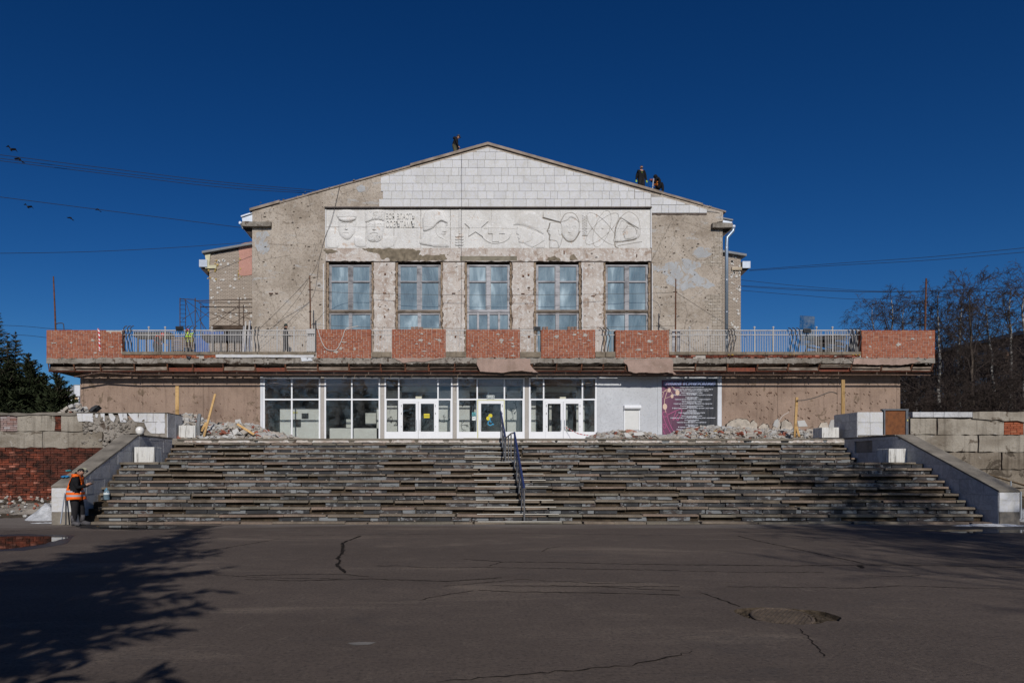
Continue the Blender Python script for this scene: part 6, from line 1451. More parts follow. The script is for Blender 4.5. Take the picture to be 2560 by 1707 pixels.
# cable loop on the first middle parapet
def cable(label, pts, r, m=None, name='cable', cat='cable', smooth=True, group=None):
    b = MB(); b.tube(curve(pts, 6) if smooth else pts, r, 5); return tag(b.build(name, m or M_CABLE), label, cat, group)
M_PALEC = plain('pale_cable', (.55, .5, .46), .7, .1, 4, 0)
cable('white cable hanging in a loop on the first middle brick parapet', [W(792, 812, DB - .02), W(798, 835, DB - .04), W(806, 858, DB - .04), W(816, 872, DB - .04), W(830, 876, DB - .04), W(843, 872, DB - .04), W(855, 848, DB - .04), W(864, 823, DB - .03), W(880, 818, DB + .1), W(895, 815, DB + .3)], .022, M_PALEC)
G = 'overhead wires meeting the building'
cable('top overhead wire of three running to the left roof slope', [W(-60, 380, 34), W(300, 425, 37), W(560, 456, 39), W(790, 476, 41)], .014, group=G)
cable('middle overhead wire of three running to the left roof slope', [W(-60, 389, 34.3), W(300, 433, 37), W(560, 462, 39), W(775, 480, 41)], .014, group=G)
cable('bottom overhead wire of three running to the left roof slope', [W(-60, 395, 34.6), W(300, 439, 37), W(560, 469, 39), W(765, 483, 41)], .014, group=G)
cable('single overhead wire ending at the left eave gutter', [W(-60, 485, 34), W(300, 531, 37), W(602, 569, 40)], .014, group=G)
cable('sagging overhead wire ending under the left wing roof', [W(-60, 634, 40), W(200, 630, 44), W(420, 620, 47), W(632, 605, 49)], .015, group=G)
cable('upper of two wires passing behind the left spruces', [W(-30, 812, 44), W(60, 815.5, 44), W(130, 822, 42), W(180, 824, 40)], .013, group=G)
cable('lower of two wires passing behind the left spruces', [W(-30, 834, 44), W(60, 838, 44), W(120, 844, 42), W(180, 848, 40)], .013, group=G)
cable('upper of two wires rising right from the right wing', [W(1873, 675, 50), W(2100, 658, 46), W(2330, 642, 43), W(2600, 616, 40)], .014, group=G)
cable('lower of two wires rising right from the right wing', [W(1873, 677, 50), W(2100, 663, 46), W(2330, 650, 43), W(2600, 627, 40)], .014, group=G)
cable('topmost of four sagging wires running right into the birches', [W(1853, 700, 51), W(2000, 715, 52), W(2170, 727, 54), W(2350, 728, 56), W(2600, 714, 58)], .014, group=G)
cable('second of four sagging wires running right into the birches', [W(1853, 714, 51), W(2000, 722, 52), W(2170, 729, 54), W(2350, 726, 56), W(2600, 718, 58)], .014, group=G)
cable('third of four sagging wires running right into the birches', [W(1853, 716, 51), W(2000, 725, 52), W(2170, 730, 54), W(2350, 729, 56), W(2600, 728, 58)], .014, group=G)
cable('lowest of four sagging wires running right into the birches', [W(1853, 726, 51), W(2000, 738, 52), W(2150, 748, 54), W(2350, 742, 56), W(2600, 734, 58)], .014, group=G)
cable('thin rusty rope hanging down the middle of the gable', [W(1154.5, 378, DF - .2), W(1154.3, 520, DF - .24), W(1154, 650, DF - .2), W(1153.5, 800, DF - .3), W(1153, 826, DF - 1.2)], .007, M_WIRE, 'rope', 'rope')
cable('slack grey cable slanting down the left facade to the balcony', [W(850, 461, DF - .1), W(830, 545, DF - .15), W(812, 595, DF - .1), W(798, 645, DF - .15), W(774, 693, DF - 1.4), W(700, 772, DF - .8), W(645, 825, DF - .6)], .012, M_WIRE)
cable('second slack cable fanning out below the left rusty pole', [W(774, 695, DF - 1.5), W(745, 745, DF - .9), W(690, 812, DF - .6), W(640, 868, DF - .4)], .009, M_WIRE)
cable('thin wire stretched between the two facade poles', [W(776, 724.5, DB + .5), W(860, 732, DF - .5), W(1040, 736, DF - .6), W(1235, 738, DF - .6), W(1450, 736, DF - .6), W(1640, 733, DF - .5), W(1688, 730, DB + .5)], .010, M_WIRE)
cable('thin wire slanting from the right facade pole to the railing', [W(1690, 731, DB + .5), W(1790, 795, DB + .5), W(1865, 842, DB + .2)], .012, M_WIRE)
cable('low wire stretched across the middle parapet tops', [W(778, 812, DB + .5), W(930, 818, DB + .45), W(1120, 821, DB + .45), W(1330, 822, DB + .45), W(1500, 818, DB + .45), W(1689, 814, DB + .5)], .010, M_WIRE)
# birds
def bird(px, py, d, s, rz, flap, label):
    b = MB(); L = .22 * s
    b.lathe([(.0, -L * .5), (.045 * s, -L * .3), (.065 * s, 0), (.05 * s, L * .25), (.03 * s, L * .38), (.0, L * .5)], (0, 0, 0), 8)
    for w in (-1, 1):
        p = [(w * .03, 0, .12 * s), (w * .19 * s, flap * .12 * s, .10 * s), (w * .32 * s, flap * .05 * s, -.08 * s), (w * .19 * s, flap * .11 * s, -.06 * s), (w * .03, 0, -.08 * s)]
        b.quad([(q[0], q[1] - .008, q[2]) for q in p]); b.quad([(q[0], q[1] + .008, q[2]) for q in p][::-1])
    b.quad([(-.02, 0, -L * .4), (.02, 0, -L * .4), (.07 * s, 0, -L * .75), (-.07 * s, 0, -L * .75)])
    o = b.build('bird', M_BENT); o.location = W(px, py, d); o.rotation_euler = (R(75), R(20), R(rz)); tag(o, label, 'bird', 'birds flying left of the building')
bird(28, 374, 45, 1.15, 20, 1, 'topmost bird flying above the three wires'); bird(49, 398, 45, 1.15, 15, -1, 'bird flying just below the three wires at the left edge')
bird(70, 517.5, 48, 1.1, 10, 1, 'bird gliding under the single left wire near the edge'); bird(177, 545, 50, .85, 25, -1, 'lowest bird, gliding well below the single left wire'); bird(246, 524, 50, .85, 5, -1, 'bird just above the single left wire, rightmost of all')
# ---------------------------------------------------------------- scaffold and stored material on the roof terrace
DS = 46.0; sc = thing('scaffold', 'rusty tubular scaffold with ladder in front of the left wing', 'scaffold', W(540, 880, DS))
M_SCAF = m_rust('scaffold_rust', (.11, .065, .045), (.05, .042, .04))
def stube(name, pts, r=.03): b = MB(); b.tube(pts, r, 6); b.build(name, M_SCAF, sc)
zt_ = DECK
def foot(px, d): return Vector((PX(px, d), d, zt_))
for px, top, d in ((450, 745, DS - .8), (464, 749, DS + .1), (488, 745, DS - .8), (502, 760, DS + .4), (598, 742, DS - .8), (609, 762, DS - .2), (632, 748, DS - .8)): stube('standard', [foot(px, d), W(px, top, d)], .032 if px not in (464, 502) else .024)
for k in range(13): y = 752 + k * 10.5; stube('rung', [W(450, y, DS - .8), W(464, y + .5, DS + .1)], .014)
for a, c, r in (((450, 747, DS - .8), (488, 749, DS - .8), .024), ((486, 752, DS - .8), (633, 748, DS - .8), .03), ((498, 756, DS - .2), (633, 757, DS - .2), .026), ((500, 767, DS + .2), (633, 768, DS + .2), .034), ((520, 781, DS), (633, 782, DS), .026)): stube('ledger', [W(*a), W(*c)], r)
for a, c in (((460, 748), (522, 792)), ((488, 749), (522, 775)), ((455, 800), (490, 775)), ((464, 752), (486, 822)), ((490, 775), (510, 822)), ((490, 806), (522, 780)), ((522, 822), (598, 762)), ((530, 784), (625, 822)), ((545, 775), (633, 800)), ((560, 822), (633, 778)), ((500, 800), (520, 830)), ((525, 800), (600, 768))): stube('brace', [W(*a, DS - .4), W(*c, DS - .4)], .018)
b = MB(); b.box((PX(540, DS), DS - .9, PZ(829, DS)), (PX(636, DS), DS + .4, PZ(820, DS))); b.build('planking', M_DBOARD, sc)
# boards leaning against the building corner
lb = thing('leaning_boards', 'bundle of blue and grey boards leaning at the scaffold corner', 'boards', W(622, 878, 42)); rr = random.Random(3)
for k in range(11):
    px = 608 + k * 2.6 + rr.uniform(-1, 1); top = rr.uniform(800, 826); d = 42 + rr.uniform(-.3, .3); h = PZ(top, d) - DECK
    m = [M_FRAMEW, M_RAIL, plain('blue_board', (.05, .10, .24), .7, .2, 4, .1) if k == 2 else bpy.data.materials.get('blue_board') or M_RAIL, M_DSTEEL][k % 4]
    put('board', boxme('board', .09, .04, h, m, .004), None, lb, (PX(px, d), d, DECK + h / 2), (R(-5), R(rr.uniform(-3, 4)), 0))
# crate of slats, tarp bench, steel stack
cr = thing('pallet_crate', 'brown slatted wooden crate behind the left railing', 'crate', W(458, 878, 38.8)); d = 38.8
M_CRATE = m_wood('crate_wood', (.16, .10, .06), (.26, .175, .11), (.34, .25, .17))
for k in range(9): put('slat', boxme('slat', (PX(486, d) - PX(428, d)), .03, .09, M_CRATE, .004), None, cr, (PX(457, d), d, DECK + .07 + k * .125))
for px in (431, 457, 483): put('upright', boxme('upright', .08, .06, 1.16, M_CRATE), None, cr, (PX(px, d), d + .05, DECK + .58))
tb = thing('workbench', 'dark workbench covered with tarpaulin behind the left railing', 'workbench', W(370, 878, 41)); d = 41
b = MB(); b.box((PX(335, d), d, PZ(842, d)), (PX(422, d), d + .9, PZ(829, d))); b.build('top', M_BENT, tb)
for px in (340, 362, 398, 418): put('leg', boxme('leg', .08, .08, PZ(842, d) - DECK, M_DSTEEL), None, tb, (PX(px, d), d + .3, (DECK + PZ(842, d)) / 2), (0, R(rr.uniform(-8, 8)), 0))
tp = thing('tarp_stack', 'long dark stack with blue tarpaulin behind the left railing', 'stack', W(560, 878, 43)); d = 43
b = MB(); b.box((PX(505, d), d, PZ(852, d)), (PX(606, d), d + .8, PZ(830, d)));  b.build('bundle', plain('black_tarp', (.02, .02, .026), .5, .3, 3, .3), tp)
for px in (512, 530, 548, 566, 584, 600): put('leg', boxme('leg', .1, .1, PZ(852, d) - DECK, M_DSTEEL), None, tp, (PX(px, d), d + .3, (DECK + PZ(852, d)) / 2))
M_BLUET = plain('blue_tarp', (.035, .10, .32), .5, .2, 3, .3)
b = MB(); b.prism([(PX(490, d - .2), PZ(880, d - .2)), (PX(524, d - .2), PZ(880, d - .2)), (PX(522, d - .2), PZ(862, d - .2)), (PX(500, d - .2), PZ(842, d - .2)), (PX(490, d - .2), PZ(848, d - .2))], d - .2, d - .15); b.build('blue_tarp', M_BLUET, tp)
b = MB(); b.box((PX(508, d), d - .06, PZ(836, d)), (PX(560, d), d - .01, PZ(829, d))); b.build('blue_cover', M_BLUET, tp)
ss = thing('steel_stack', 'tangled dark steel beams stacked behind the right railing', 'stack', W(2070, 878, 41)); d = 41; rr = random.Random(8)
for k in range(26):
    y = rr.uniform(838, 880); xa = 2008 + rr.uniform(0, 40); xb = 2118 - rr.uniform(0, 40); dz = rr.uniform(-7, 7); dd = d + rr.uniform(-.5, .9)
    b = MB(); pa, pb = W(xa, y + dz, dd), W(xb, y - dz, dd); pa.z = max(pa.z, DECK + .03); pb.z = max(pb.z, DECK + .03); b.tube([pa, pb], rr.uniform(.03, .07), 4); b.build('beam', [M_DSTEEL, M_BENT, M_BOARD][k % 3 if k % 4 == 0 else k % 2], ss)
for px in (2014, 2050, 2085, 2112): put('upright', boxme('upright', .08, .08, 1.05, M_DSTEEL), None, ss, (PX(px, d), d, DECK + .52), (0, R(rr.uniform(-12, 12)), 0))
b = MB(); b.prism(ragged([(PX(2108, d), DECK), (PX(2150, d), DECK), (PX(2150, d), PZ(842, d)), (PX(2130, d), PZ(838, d)), (PX(2116, d), PZ(850, d))], .2, .05, 2), d - .6, d - .3); b.build('tarp', bpy.data.materials['black_tarp'], ss)
o = put('glass_sheet', boxme('glass_sheet', .85, .02, 1.75, m_glass('green_glass', (.55, .70, .72), .8, .05, .15)), None, None, W(2017, 827, 39.6), (R(-4), R(4), 0)); tag(o, 'upright bluish sheet of glass standing behind the right railing', 'glass sheet')
b = MB(); rr = random.Random(14)
for k in range(170):
    px = rr.uniform(320, 700) if k % 2 else rr.uniform(1860, 2140); d = rr.uniform(38, 41); clod(b, (PX(px, d), d, DECK + .02), rr.uniform(.05, .16), rr, .7)
o = stuff(b.build('rubble', M_CONC)); tag(o, 'scattered rubble on the balcony deck behind the railings', 'rubble', None, 'stuff')
# ---------------------------------------------------------------- rubble heaps on the entrance terrace
M_CHIPW = m_marble('rubble_marble', (.52, .51, .49), (.5, .48, .45), .3, .45); M_CHIPC = m_plaster('rubble_concrete', (.40, .36, .31), (.28, .24, .2), (.5, .46, .42), None, .6, 0, 3, .3, .5)
M_CHIPB = m_brick('rubble_brick', (.22, .07, .045), (.30, .10, .065), (.40, .2, .14)); M_DUST = plain('rubble_dust', (.30, .265, .225), .95, .35, 3, .8, .1, bdist=.08)
def heap(label, prof, dmid, dhalf, n, seed, size=(.04, .20)):
    """prof: photo (x, y) crest line; pieces lie on the mound below it"""
    rr = random.Random(seed); xs = [p[0] for p in prof]
    def crest(px):
        for (xa, ya), (xb, yb) in zip(prof[:-1], prof[1:]):
            if xa <= px <= xb: return ya + (yb - ya) * (px - xa) / (xb - xa)
        return 1094
    b = MB(); nx, ny = 46, 12
    def hz(px, v):
        zc = max(0, PZ(crest(px), dmid) - TZ - .10); return zc * max(0, 1 - v * v) ** .8
    for j in range(ny + 1):
        for i in range(nx + 1):
            px = xs[0] + (xs[-1] - xs[0]) * i / nx; v = j / ny * 2 - 1; d = dmid + v * dhalf
            b.v.append((PX(px, dmid), d, TZ - .02 + hz(px, v) * (.9 + .25 * mnoise.noise(Vector((px * .08, v * 3, seed))))))
    for j in range(ny):
        for i in range(nx):
            a = j * (nx + 1) + i; b.f.append((a, a + 1, a + nx + 2, a + nx + 1)); b.mi.append(3)
    for k in range(n):
        px = rr.uniform(xs[0], xs[-1]); v = max(-1, min(1, rr.gauss(-.35, .5))); d = dmid + v * dhalf; z = TZ + hz(px, v)
        s = size[0] + (size[1] - size[0]) * rr.random() ** 3; mi = rr.choices([0, 1, 2], [.36, .54, .10])[0]
        M = Matrix.Translation((PX(px, dmid), d, z + s * .12)) @ Matrix.Rotation(rr.uniform(0, 6), 4, 'Z') @ Matrix.Rotation(rr.uniform(-.8, .8), 4, 'X') @ Matrix.Rotation(rr.uniform(-.5, .5), 4, 'Y')
        if rr.random() < .45:
            q = random.Random(k); P = [(s * q.uniform(.7, 1.3) * math.cos(w_), s * q.uniform(.5, 1.2) * math.sin(w_)) for w_ in (0.2, 1.4, 2.5, 3.9, 5.2)]; th = rr.uniform(.012, .03); o = len(b.v)
            b.v += [tuple(M @ Vector((p[0], p[1], th))) for p in P] + [tuple(M @ Vector((p[0], p[1], -th))) for p in P]
            b.f += [tuple(o + i for i in range(5)), tuple(o + 5 + i for i in reversed(range(5)))] + [(o + i, o + 5 + i, o + 5 + (i + 1) % 5, o + (i + 1) % 5) for i in range(5)]; b.mi += [mi] * 7
        elif rr.random() < .5: b.box((-s, -s * rr.uniform(.3, .7), -s * .3), (s, s * .5, s * .3), mi, M)
        else: clod(b, (M.translation.x, M.translation.y, M.translation.z), s * .8, rr, .8, mi)
    o = b.build('rubble', [M_CHIPW, M_CHIPC, M_CHIPB, M_DUST]); tag(o, label, 'rubble', None, 'stuff'); return o
heap('tall heap of broken tiles and concrete left of the shop windows', [(420, 1050), (450, 1034), (475, 1035), (510, 1046), (540, 1058), (570, 1056), (600, 1054), (640, 1062), (665, 1074), (700, 1083), (740, 1093)], 31.2, 2.2, 2300, 3)
heap('low heap of broken tiles and bricks before the roller shutter', [(1470, 1093), (1490, 1081), (1520, 1080), (1545, 1074), (1590, 1078), (1620, 1083), (1660, 1090), (1680, 1094)], 31.5, 1.6, 420, 5, (.05, .22))
heap('long heap of white and red rubble at the foot of the right wall', [(1660, 1094), (1690, 1078), (1730, 1068), (1780, 1063), (1810, 1066), (1850, 1071), (1900, 1072), (1950, 1074), (2010, 1074), (2060, 1080)], 32.5, 2.4, 2600, 7)
heap('rubble lying on the terrace beyond the left end of the building', [(130, 1037), (150, 1030), (172, 1020), (190, 1004), (204, 1012), (215, 1035)], 33.5, 1.0, 160, 9, (.06, .26))
def slab_at(label, pts, d, tilt, m, th=.03, seed=0):
    b = MB(); cx = sum(PX(p[0], d) for p in pts) / len(pts); cz = sum(PZ(p[1], d) for p in pts) / len(pts)
    b.prism(ragged([(PX(x, d) - cx, PZ(y, d) - cz) for x, y in pts], .2, .012, seed), -th / 2, th / 2)
    o = b.build('broken_slab', m); o.location = (cx, d, cz); o.rotation_euler = (R(tilt), 0, R(seed * 7 % 20 - 10)); tag(o, label, 'broken slab', 'broken slabs lying on the rubble heaps')
slab_at('white square slab tilted on the crest of the left rubble heap', [(587, 1049), (600, 1047), (605, 1059), (590, 1060)], 30.9, -20, M_CHIPW, .03, 1)
slab_at('pale pointed slab standing low in the left rubble heap', [(580, 1076), (592, 1069), (598, 1080), (586, 1090)], 29.3, -25, M_CHIPW, .04, 2)
slab_at('grey broken slab right of the pointed slab in the left heap', [(600, 1078), (622, 1066), (630, 1074), (612, 1090)], 29.2, -35, M_CHIPC, .06, 3)
slab_at('white slab leaning in the low heap under the roller shutter', [(1584, 1080), (1607, 1079), (1611, 1086), (1602, 1090), (1585, 1090)], 29.6, -30, M_CHIPW, .05, 4)
slab_at('white torn slab left of the square one under the roller shutter', [(1560, 1082), (1570, 1081), (1580, 1093), (1563, 1094)], 29.5, -25, M_CHIPW, .04, 5)
slab_at('red brick lump on top of the low heap before the shutter', [(1563, 1077), (1572, 1074), (1583, 1076), (1583, 1084), (1566, 1083)], 30.5, -10, M_CHIPB, .2, 6)
slab_at('white plate leaning behind the short plank on the right', [(1994, 1052), (2012, 1050), (2018, 1066), (1995, 1067)], 36.5, -15, M_CHIPW, .04, 7)
slab_at('white torn plate standing in the right rubble left of the plank', [(1931, 1064), (1937, 1051), (1946, 1046), (1948, 1060), (1942, 1070)], 36.8, -10, M_CHIPW, .04, 8)
slab_at('white plate leaning behind the right stair block', [(2072, 1064), (2078, 1050), (2090, 1048), (2090, 1070), (2073, 1072)], 31.5, -12, M_CHIPW, .05, 9)
slab_at('dark curved lump lying on the left wall top before the corner', [(226, 1031), (232, 1021), (242, 1015), (250, 1016), (240, 1026), (234, 1032)], 29.5, -20, M_SLATE, .3, 10)
# planks
def plank(label, a, c, w, th=.05, d=30, d2=None):
    p, q = Vector(W(a[0], a[1], d)), Vector(W(c[0], c[1], d2 or d)); L = (q - p).length; me = boxme('plank', w, th, L, M_PINE, .005)
    o = put('plank', me, None, None, (p + q) / 2); o.rotation_euler = (q - p).to_track_quat('Z', 'Y').to_euler(); 
    return tag(o, label, 'plank', 'new pine planks standing among the rubble')
def plank_flat(label, a, c, w, th, d, d2, name='plank'):
    p, q = Vector(W(a[0], a[1], d)), Vector(W(c[0], c[1], d2)); u = (q - p).normalized(); s = Vector((1, 0, 0)); s = (s - u * s.dot(u)).normalized(); n = u.cross(s)
    M = Matrix((s, n, u)).transposed().to_4x4(); M.translation = (p + q) / 2; L = (q - p).length
    o = put('plank', boxme('plank', w, th, L, M_PINE, .005), None, None); o.matrix_world = M; return tag(o, label, 'plank', 'new pine planks standing among the rubble')
plank_flat('upright yellow plank against the wall left of the left rubble', (443, 1096), (443, 965), .155, .05, 30.2, 30.2)
plank_flat('slanting yellow plank leaning over the left rubble heap', (510, 1091), (538, 985), .09, .05, 28.9, 29.6)
plank_flat('pale plank lying across the left rubble heap', (593, 1060), (635, 1086), .10, .04, 29.4, 29.0)
plank_flat('short dark plank leaning under the slanting yellow plank', (503, 1078), (516, 1056), .12, .04, 29.2, 29.6)
plank_flat('tall upright yellow plank behind the right end block', (2107.5, 1096), (2107.5, 949), .155, .05, 30.4, 30.4)
plank_flat('short slanting yellow plank standing in the right rubble', (1987, 1093), (1992, 993), .11, .05, 29.8, 29.9)
plank_flat('short yellow brace at the foot of the right slanting plank', (1998, 1092), (1991, 1066), .10, .04, 29.6, 29.85)
plank_flat('brown board lying on the right rubble heap', (1758, 1092), (1800, 1072), .08, .03, 30.6, 31.2)
cable('grey strip of tape drooping from the short right plank', [W(1992, 1001, 29.8), W(2010, 1000, 29.9), W(2040, 993, 30.2), W(2075, 980, 30.6), W(2093, 984, 30.8)], .022, M_WIRE, 'tape_strip', 'tape')
cable('white torn wire sticking out of the right rubble', [W(1938, 1076, 34), W(1946, 1056, 34), W(1956, 1040, 34), W(1972, 1030, 34)], .014, M_PALEC)
cable('roll of wire mesh standing by the upper left block', [W(497, 1092, 29.1), W(496, 1060, 29.1), W(499, 1036, 29.3)], .09, plain('mesh_grey', (.16, .165, .17), .6, .3, 30, .4, .4), 'wire_roll', 'wire roll')
# ---------------------------------------------------------------- stair handrail
hr = thing('handrail', 'blue topped steel handrail in the middle of the stairs', 'handrail', (2.7, 20.7, 0))
M_BLUEP = plain('blue_rail', (.022, .035, .11), .35, .1, 4, 0, .5); M_STL = plain('stainless', (.30, .29, .29), .35, .1, 4, 0, .5, .7)
XH = 2.68
def step_z(d):
    z = 0.0
    for zz, dd in LEV:
        if d >= dd - .001: z = zz
    return z
lo = [Vector((XH, 20.72, 1.05)), Vector((XH, 23.35, 2.88))]; hi = [Vector((XH + .05, 26.75, 2.82)), Vector((XH + .05, 28.75, 4.02))]
def hseg(name, P, r, m): b = MB(); b.tube(P, r, 8); b.build(name, m, hr)
hseg('rail', lo, .036, M_BLUEP); hseg('rail', hi, .034, M_BLUEP); hseg('landing_rail', [lo[1], Vector((XH + .02, 24.6, 2.90)), hi[0]], .026, M_STL)
hseg('end_cap', [lo[0], lo[0] + Vector((0, -.03, -.02))], .042, M_STL)
for P, dz in ((lo, .28), (lo, .52), (hi, .28), (hi, .52)): hseg('middle_bar', [P[0] + Vector((0, .02, -dz)), P[1] + Vector((0, 0, -dz))], .014, M_STL)
for P, n in ((lo, 5), (hi, 4)):
    for k in range(n):
        u = (k + .02) / (n - .9) if n > 1 else 0; p = P[0].lerp(P[1], min(u, 1)); hseg('post', [Vector((p.x, p.y, step_z(p.y) - .03)), p], .026, M_STL)
for k in range(2): p = lo[1].lerp(hi[0], .35 + .3 * k); hseg('post', [Vector((p.x, p.y, step_z(p.y) - .03)), p], .024, M_STL)

# ---------------------------------------------------------------- people
def hsh(h): return (h[0], -h[1], h[2])
BASE = dict(pelvis=(0, 0, .95), spine=(0, 0, 1.13), chest=(0, 0, 1.34), neck=(0, 0, 1.50), head=(.02, 0, 1.63),
            shL=(0, .18, 1.43), elL=(-.02, .24, 1.15), wrL=(.05, .25, .90), haL=(.08, .25, .82), hiL=(0, .095, .92), knL=(.03, .105, .50), anL=(0, .11, .09), toL=(.17, .125, .035))
for k in list(BASE):
    if k.endswith('L'): BASE[k[:-1] + 'R'] = hsh(BASE[k])
RAD = dict(pelvis=.16, spine=.155, chest=.17, neck=.055, sh=.072, el=.047, wr=.034, ha=.038, hi=.105, kn=.074, an=.058, to=.046)
BONES = [('pelvis', 'spine', 'torso'), ('spine', 'chest', 'torso'), ('chest', 'neck', 'neck')] + sum([[('chest', 'sh' + s, 'torso'), ('sh' + s, 'el' + s, 'arm'), ('el' + s, 'wr' + s, 'arm'), ('wr' + s, 'ha' + s, 'hand'), ('pelvis', 'hi' + s, 'hips'), ('hi' + s, 'kn' + s, 'leg'), ('kn' + s, 'an' + s, 'leg'), ('an' + s, 'to' + s, 'foot')] for s in 'LR'], [])
def head_mesh(V, Fc, MI, c, pitch, yaw, skin, hair, beard=None):
    bm = bmesh.new(); bmesh.ops.create_icosphere(bm, subdivisions=3, radius=1); M = Matrix.Translation(c) @ Matrix.Rotation(yaw, 4, 'Z') @ Matrix.Rotation(pitch, 4, 'Y')
    o = len(V)
    for v in bm.verts:
        x, y, z = v.co; p = Vector((x * .095, y * .076, z * .118))
        if x > 0:
            if abs(y) < .22 and -.38 < z < .12: p.x += .024 * (1 - abs(y) / .22) * (1 - abs(z + .16) / .32)      # nose
            if .08 < z < .30: p.x += .006                                                                     # brow
            if .12 < abs(y) < .5 and -.02 < z < .12: p.x -= .007                                               # eye sockets
            if z < -.6: p.x += .012                                                                           # chin
            if -.52 < z < -.42 and abs(y) < .35: p.x += .004                                                   # lips
        if z < -.3: p.y *= 1 - .28 * (-z - .3)
        V.append(tuple(M @ p))
    for f in bm.faces:
        Fc.append(tuple(o + v.index for v in f.verts)); q = f.calc_center_median()
        h = q.z > .52 or (q.x < .05 and q.z > -.35 and abs(q.y) < 2) and not (q.x > -.25 and abs(q.y) > .8 and q.z < .15)
        MI.append(hair if h else skin)
    bm.free()
    for s in (-1, 1):                                                                                          # ears
        o = len(V)
        for p in ico: V.append(tuple(M @ Vector((p[0] * .02 - .008, s * .076 + p[1] * .012, p[2] * .032 - .01))))
        Fc.extend(tuple(o + i for i in f) for f in icof); MI.extend([skin] * len(icof))
    return M
def hand_mesh(V, Fc, MI, wr, ha, side, curl, mi, down):
    a = (ha - wr).normalized(); dn = (down - a * down.dot(a)).normalized(); s = a.cross(dn)
    if s.dot(Vector((0, 1, 0))) * side < 0: pass
    b = MB(); b.tube([wr, wr.lerp(ha, .5) , ha], [.032, .042, .036], 7)
    for k, L in enumerate((.070, .080, .075, .060)):
        p0 = ha + s * (-.027 + .018 * k); p1 = p0 + a * L * .5 + dn * curl * .012; p2 = p1 + a * L * .45 * (1 - .5 * curl) + dn * L * .45 * curl
        b.tube([p0 - a * .02, p0, p1, p2], [.010, .010, .0095, .008], 5)
    t0 = wr.lerp(ha, .45) + s * -.035; b.tube([t0, t0 + a * .03 - s * .022 + dn * .008, t0 + a * .06 - s * .02 + dn * .02], [.013, .012, .009], 5)
    o = len(V); V.extend(b.v); Fc.extend(tuple(o + i for i in f) for f in b.f); MI.extend([mi] * len(b.f))
